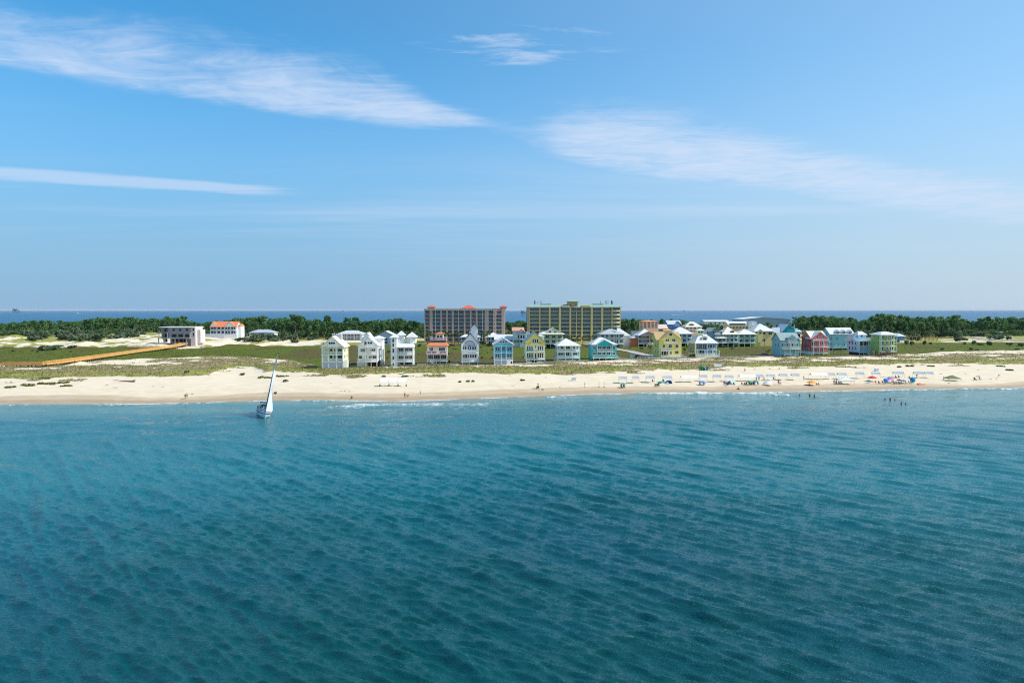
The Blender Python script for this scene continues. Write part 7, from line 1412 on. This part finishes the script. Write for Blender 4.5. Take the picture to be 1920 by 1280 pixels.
fl = MB(); fl.bar((.9, .2, 6.2), (1.9, .6, 6.1), .015, 4).add([(1.35, .5, 6.0), (2.1, .55, 5.9), (2.2, .55, 6.6), (1.5, .5, 6.5), (1.35, .53, 6.0), (2.1, .58, 5.9), (2.2, .58, 6.6), (1.5, .53, 6.5)], [(0,1,2,3), (7,6,5,4), (0,4,5,1), (1,5,6,2), (2,6,7,3), (3,7,4,0)]).build('radar_reflector', NAVYC, boat)
for x, y, z in ((.3, 3.9, 1.15), (-.5, 4.4, 1.1)):
    pw = boat.rotation_quaternion.to_matrix() @ Vector((x, y, z)) + boat.location; person(0, 0, 'sit', 0, 'crew member in pale clothes at the sailboat helm' if x > 0 else 'crew member in navy sitting low beside the sailboat helm', (180, 180, 176) if x > 0 else (40, 50, 80), (206, 206, 200) if x > 0 else (40, 50, 84), None, None, 0, pw)

# ------------------------------------------------------------------ cars and small things around the houses
def car(px, py, rz, col, label, L_=4.6, Hc=1.7):
    p = at(px, py); o = empty('parked_car', p+Vector((0, 0, .25)), R(rz), label, 'car'); m = mat('car_paint', col, .3, .04); W_ = .9
    b = MB().prism_y([(-L_/2, .35), (L_/2, .35), (L_/2, .85), (L_/2-.9, .98), (-L_/2+.15, 1.0), (-L_/2, .8)], -W_, W_).build('body', m, o)
    MB().prism_y([(-L_/2+.25, 1.0), (L_/2-1.25, 1.0), (L_/2-1.9, Hc), (-L_/2+.6, Hc)], -W_*.88, W_*.88).build('cabin', DGLASS, o); MB().prism_y([(-L_/2+.55, Hc), (L_/2-1.85, Hc), (L_/2-1.95, Hc+.06), (-L_/2+.65, Hc+.06)], -W_*.86, W_*.86).build('car_roof', m, o)
    for x in (-L_*.31, L_*.31):
        for y in (-W_, W_): w = MB().bar((x, y-.1, .34), (x, y+.1, .34), .34, 12).build('wheel', mat('tyre', (30, 30, 32), .9, .1), o); MB().bar((x, y-.11, .34), (x, y+.11, .34), .19, 8).build('rim', POLE, w)
    for y in (-.6, .6): MB().box(L_/2-.02, L_/2+.03, y-.2, y+.2, .68, .84).build('headlight', TRIM, o); MB().box(-L_/2-.03, -L_/2+.02, y-.2, y+.2, .7, .88).build('tail_light', mat('red_lens', (150, 20, 20), .3, .05), o)
    return o
car(1435.5, 668.3, 5, (26, 30, 34), 'black car parked at the road end, left of the grey-teal house', 4.8, 1.75); car(847.5, 650, 0, (150, 36, 40), 'red car on the lane behind the orange-roofed lookout house'); car(1195.5, 670.5, 60, (70, 54, 50), 'small dark cart standing by the pale fence panel at the road side', 2.6, 1.5)
car(707, 682, 10, (46, 52, 60), 'dark car under the steep-gabled white house', 4.4, 1.6); car(918, 649, 0, (44, 48, 56), 'dark car under the small grey stilt house'); car(1249, 651.5, 0, (120, 60, 60), 'dull red car under the salmon house porch'); car(1352, 649, 0, (180, 184, 188), 'silver car under the slate-blue gabled house')
p = at(1188, 670.5); o = empty('pale_enclosure', p, R(2), 'flat pale blue-grey fence panel enclosure beside the road bend', 'enclosure'); MB().box(-1.9, 1.9, -.06, .06, 0, 1.5).box(-1.9, -1.8, .06, 2.2, 0, 1.5).box(1.8, 1.9, .06, 2.2, 0, 1.5).build('panel', mat('pale_blue_vinyl', (178, 200, 208), .5, .04), o); MB().box(-1.95, 1.95, -.1, .1, 1.5, 1.58).build('top_rail', TRIM, o)
wl = at(1209, 672); o = empty('garden_wall', wl, R(3), 'low white wall with four dark bushes in front, left of the mustard yellow house', 'wall'); MB().box(-3.9, 4.2, .4, .6, -.3, 1.0).box(3.9, 4.2, -1.5, .4, -.3, 1.2).build('wall', WHITE, o); MB().box(-3.95, 4.25, .36, .64, 1.0, 1.06).build('coping', TRIM, o)
for i in range(4):
    p = wl + Vector((-3.2+1.35*i, -.5, .0)); q = link('shrub', SHR[i % 4], None, p); q.scale = (.38, .38, .85); tag(q, 'clipped dark bush in front of the low white wall by the mustard yellow house', 'shrub', 'four dark bushes at the low white wall')
# low lot fences along the front of the row
def fence(pts, h_, m, label, gap=2.4):
    P = [at(*q) for q in pts]; o = empty('lot_fence', P[0], 0, label, 'fence'); rails = MB()
    for a, b in zip(P[:-1], P[1:]):
        d = b-a; n = max(1, int(d.length/gap))
        for i in range(n):
            q = a.lerp(b, i/n); q.z = float(hgt(q.x, q.y)); MB().box(-.06, .06, -.06, .06, -.2, h_+.05).build('fence_post', m, o, q-P[0])
            e = a.lerp(b, (i+1)/n); e.z = float(hgt(e.x, e.y))
            for zz in (h_*.92, h_*.62, h_*.32, h_*.1): s_, t_ = q-P[0]+Vector((0, 0, zz)), e-P[0]+Vector((0, 0, zz)); rails.add([s_+Vector((0, -.02, -.07*h_/.6)), t_+Vector((0, -.02, -.07*h_/.6)), t_+Vector((0, -.02, .07*h_/.6)), s_+Vector((0, -.02, .07*h_/.6)), s_+Vector((0, .02, -.07*h_/.6)), t_+Vector((0, .02, -.07*h_/.6)), t_+Vector((0, .02, .07*h_/.6)), s_+Vector((0, .02, .07*h_/.6))], [(0,1,2,3), (7,6,5,4), (0,4,5,1), (1,5,6,2), (2,6,7,3), (3,7,4,0)])
    rails.build('boards', m, o)
GF = mat('silver_fence_boards', (150, 152, 146), .85, .15, 2)
fence([(656, 688), (672, 687.6)], 1.0, GF, 'grey board fence between the pale yellow and the steep-gabled house'); fence([(716, 687.5), (735, 687), (780, 686.8)], .9, GF, 'grey board fence in front of the tower-capped house'); fence([(782, 685.3), (800, 684.6), (842, 684.2), (866, 683.6)], .8, GF, 'grey board fence along the peach house lot'); fence([(866, 683.6), (905, 683.2), (926, 683)], .9, GF, 'grey board fence under the slate-gabled house'); fence([(964, 683.5), (990, 682.6), (1020, 681.2), (1042, 679.4)], .8, GF, 'grey board fence before the yellow gambrel house'); fence([(1042, 678.6), (1090, 676.8), (1104, 676.2)], .7, GF, 'grey board fence before the pale aqua house'); fence([(1160, 675.6), (1200, 674.6), (1238, 673.2), (1290, 672)], .8, GF, 'grey board fence between the turquoise and mustard yellow houses'); fence([(1350, 670.4), (1400, 669.8), (1446, 669.6)], .9, GF, 'grey board fence along the beach road'); fence([(1560, 667.8), (1600, 667.4), (1640, 667)], .8, GF, 'grey board fence before the pale blue house')
ld = at(722, 684); o = empty('ladder_play_set', ld, 0, 'yellow and white play things between the steep-gabled and the towered house', 'play set'); MB().box(-.8, .8, -.3, .3, .9, 1.5).build('yellow_slide', mat('yellow_plastic', (236, 220, 40), .4, .05), o); MB().box(-1.5, 1.5, .2, .5, .0, .5).bar((-.8, 0, 0), (-.8, 0, 1), .06).bar((.8, 0, 0), (.8, 0, 1), .06).build('white_frame', WHITE, o)

# ------------------------------------------------------------------ far out on the bay: platforms and boats
STEEL = mat('platform_steel', (120, 134, 150), .7, .1, .05)
def platform(px, py, w_px, h_px, label, tower=True):
    x, y = plane_at(px, py, 0); k = y/1280; o = empty('gas_platform', (x, y, 0), 0, label, 'platform'); w, H = w_px*k, h_px*k; lg = MB(); d = w*.5
    for a in (-.42, -.14, .14, .42):
        for b in (-d/2, d/2): lg.bar((a*w*1.05, b, -2), (a*w, b, H*.42), w*.022, 6)
    for a, b in ((-.42, -.14), (-.14, .14), (.14, .42)): lg.bar((a*w, -d/2, 0), (b*w, -d/2, H*.4), w*.012, 4).bar((b*w, -d/2, 0), (a*w, -d/2, H*.4), w*.012, 4)
    lg.build('legs', STEEL, o); MB().box(-w*.5, w*.5, -d*.6, d*.6, H*.40, H*.47).box(-w*.46, w*.40, -d*.55, d*.55, H*.60, H*.65).build('decks', STEEL, o); MB().box(-w*.40, -w*.12, -d*.5, d*.4, H*.47, H*.60).box(w*.02, w*.34, -d*.4, d*.5, H*.47, H*.58).box(-w*.38, -w*.05, -d*.4, d*.4, H*.65, H*.78).build('modules', STEEL, o)
    if tower:
        t = MB()
        for a in (-1, 1):
            for b in (-1, 1): t.bar((w*.16+a*w*.09, b*w*.09, H*.65), (w*.16+a*w*.02, b*w*.02, H), w*.012, 4)
        for z in (.74, .83, .92): s = w*.09*(1-(z-.65)/.35*.78); t.box(w*.16-s, w*.16+s, -s, s, H*z, H*(z+.01))
        t.build('derrick', STEEL, o)
    MB().bar((-w*.3, 0, H*.65), (-w*.3, 0, H*.85), w*.02, 5).bar((-w*.3, 0, H*.83), (-w*.62, 0, H*.97), w*.012, 4).build('crane', STEEL, o)
platform(30, 586.2, 11, 9.5, 'faint gas platform on the bay horizon at far left'); platform(37, 585.8, 5, 4, 'smaller companion of the far left gas platform on the horizon', False); platform(981, 592.3, 9.5, 12.5, 'gas platform on legs in the bay, just left of the yellow condominium'); platform(643.5, 584.2, 3, 3.6, 'tiny platform on the horizon above the pine tops behind the pale yellow house', False); platform(1282.5, 584.6, 3, 4, 'tiny platform on the horizon right of the yellow condominium', False)
def motorboat(px, py, w_px, wake_px, label):
    x, y = plane_at(px, py, 0); k = y/1280; w = w_px*k; o = empty('motorboat', (x, y, 0), 0, label, 'boat'); MB().prism_y([(-w/2, 0), (w*.38, 0), (w/2, w*.16), (-w/2, w*.14)], -w*.15, w*.15).build('hull', WHITE, o); MB().prism_y([(-w*.25, w*.15), (w*.15, w*.15), (w*.05, w*.36), (-w*.22, w*.36)], -w*.11, w*.11).build('cabin', WHITE, o)
    for a in range(3): MB().box(-w*.2+a*w*.1, -w*.13+a*w*.1, -w*.115, -w*.11, w*.22, w*.31).build('cabin_window', DARK, o)
    if wake_px:
        m = MB(); n = 14; L_ = wake_px*k; vs = []
        for i in range(n+1): t = i/n; r0 = rnd.random(); vs += [(w*.4-(-1)*0+L_*t if wake_px > 0 else 0, -w*(.3+.8*t)*(.6+.7*r0), .25), (w*.4+L_*t, w*(.3+.8*t)*(.6+.7*r0), .25+.5*w*.1*(1-t))]
        m.add(vs, [(2*i, 2*i+2, 2*i+3, 2*i+1) for i in range(n)]); tag(m.build('boat_wake', mat('wake_foam', (226, 232, 236), .8, .3, .3), None, (x, y, 0)), kind='stuff')
motorboat(145, 587.8, 4, 3, 'tiny white boat far out on the bay at left'); motorboat(160, 600, 7, 0, 'white motorboat seen over the left treetops'); motorboat(1258, 590.8, 4, 26, 'white speedboat with a long wake on the bay right of the yellow condominium')
# ------------------------------------------------------------------ sea air
hz_m = bpy.data.materials.new('sea_haze'); hz_m.use_nodes = True; _nt = hz_m.node_tree; _nt.nodes.clear()
_pv = _nt.nodes.new('ShaderNodeVolumePrincipled'); _pv.inputs['Color'].default_value = (.82, .90, 1.0, 1); _pv.inputs['Density'].default_value = HAZE_DENSITY
_ou = _nt.nodes.new('ShaderNodeOutputMaterial'); _nt.links.new(_pv.outputs[0], _ou.inputs['Volume'])
tag(MB().box(-90000, 90000, -7000, 75000, -6, 46).build('haze', hz_m), kind='stuff')
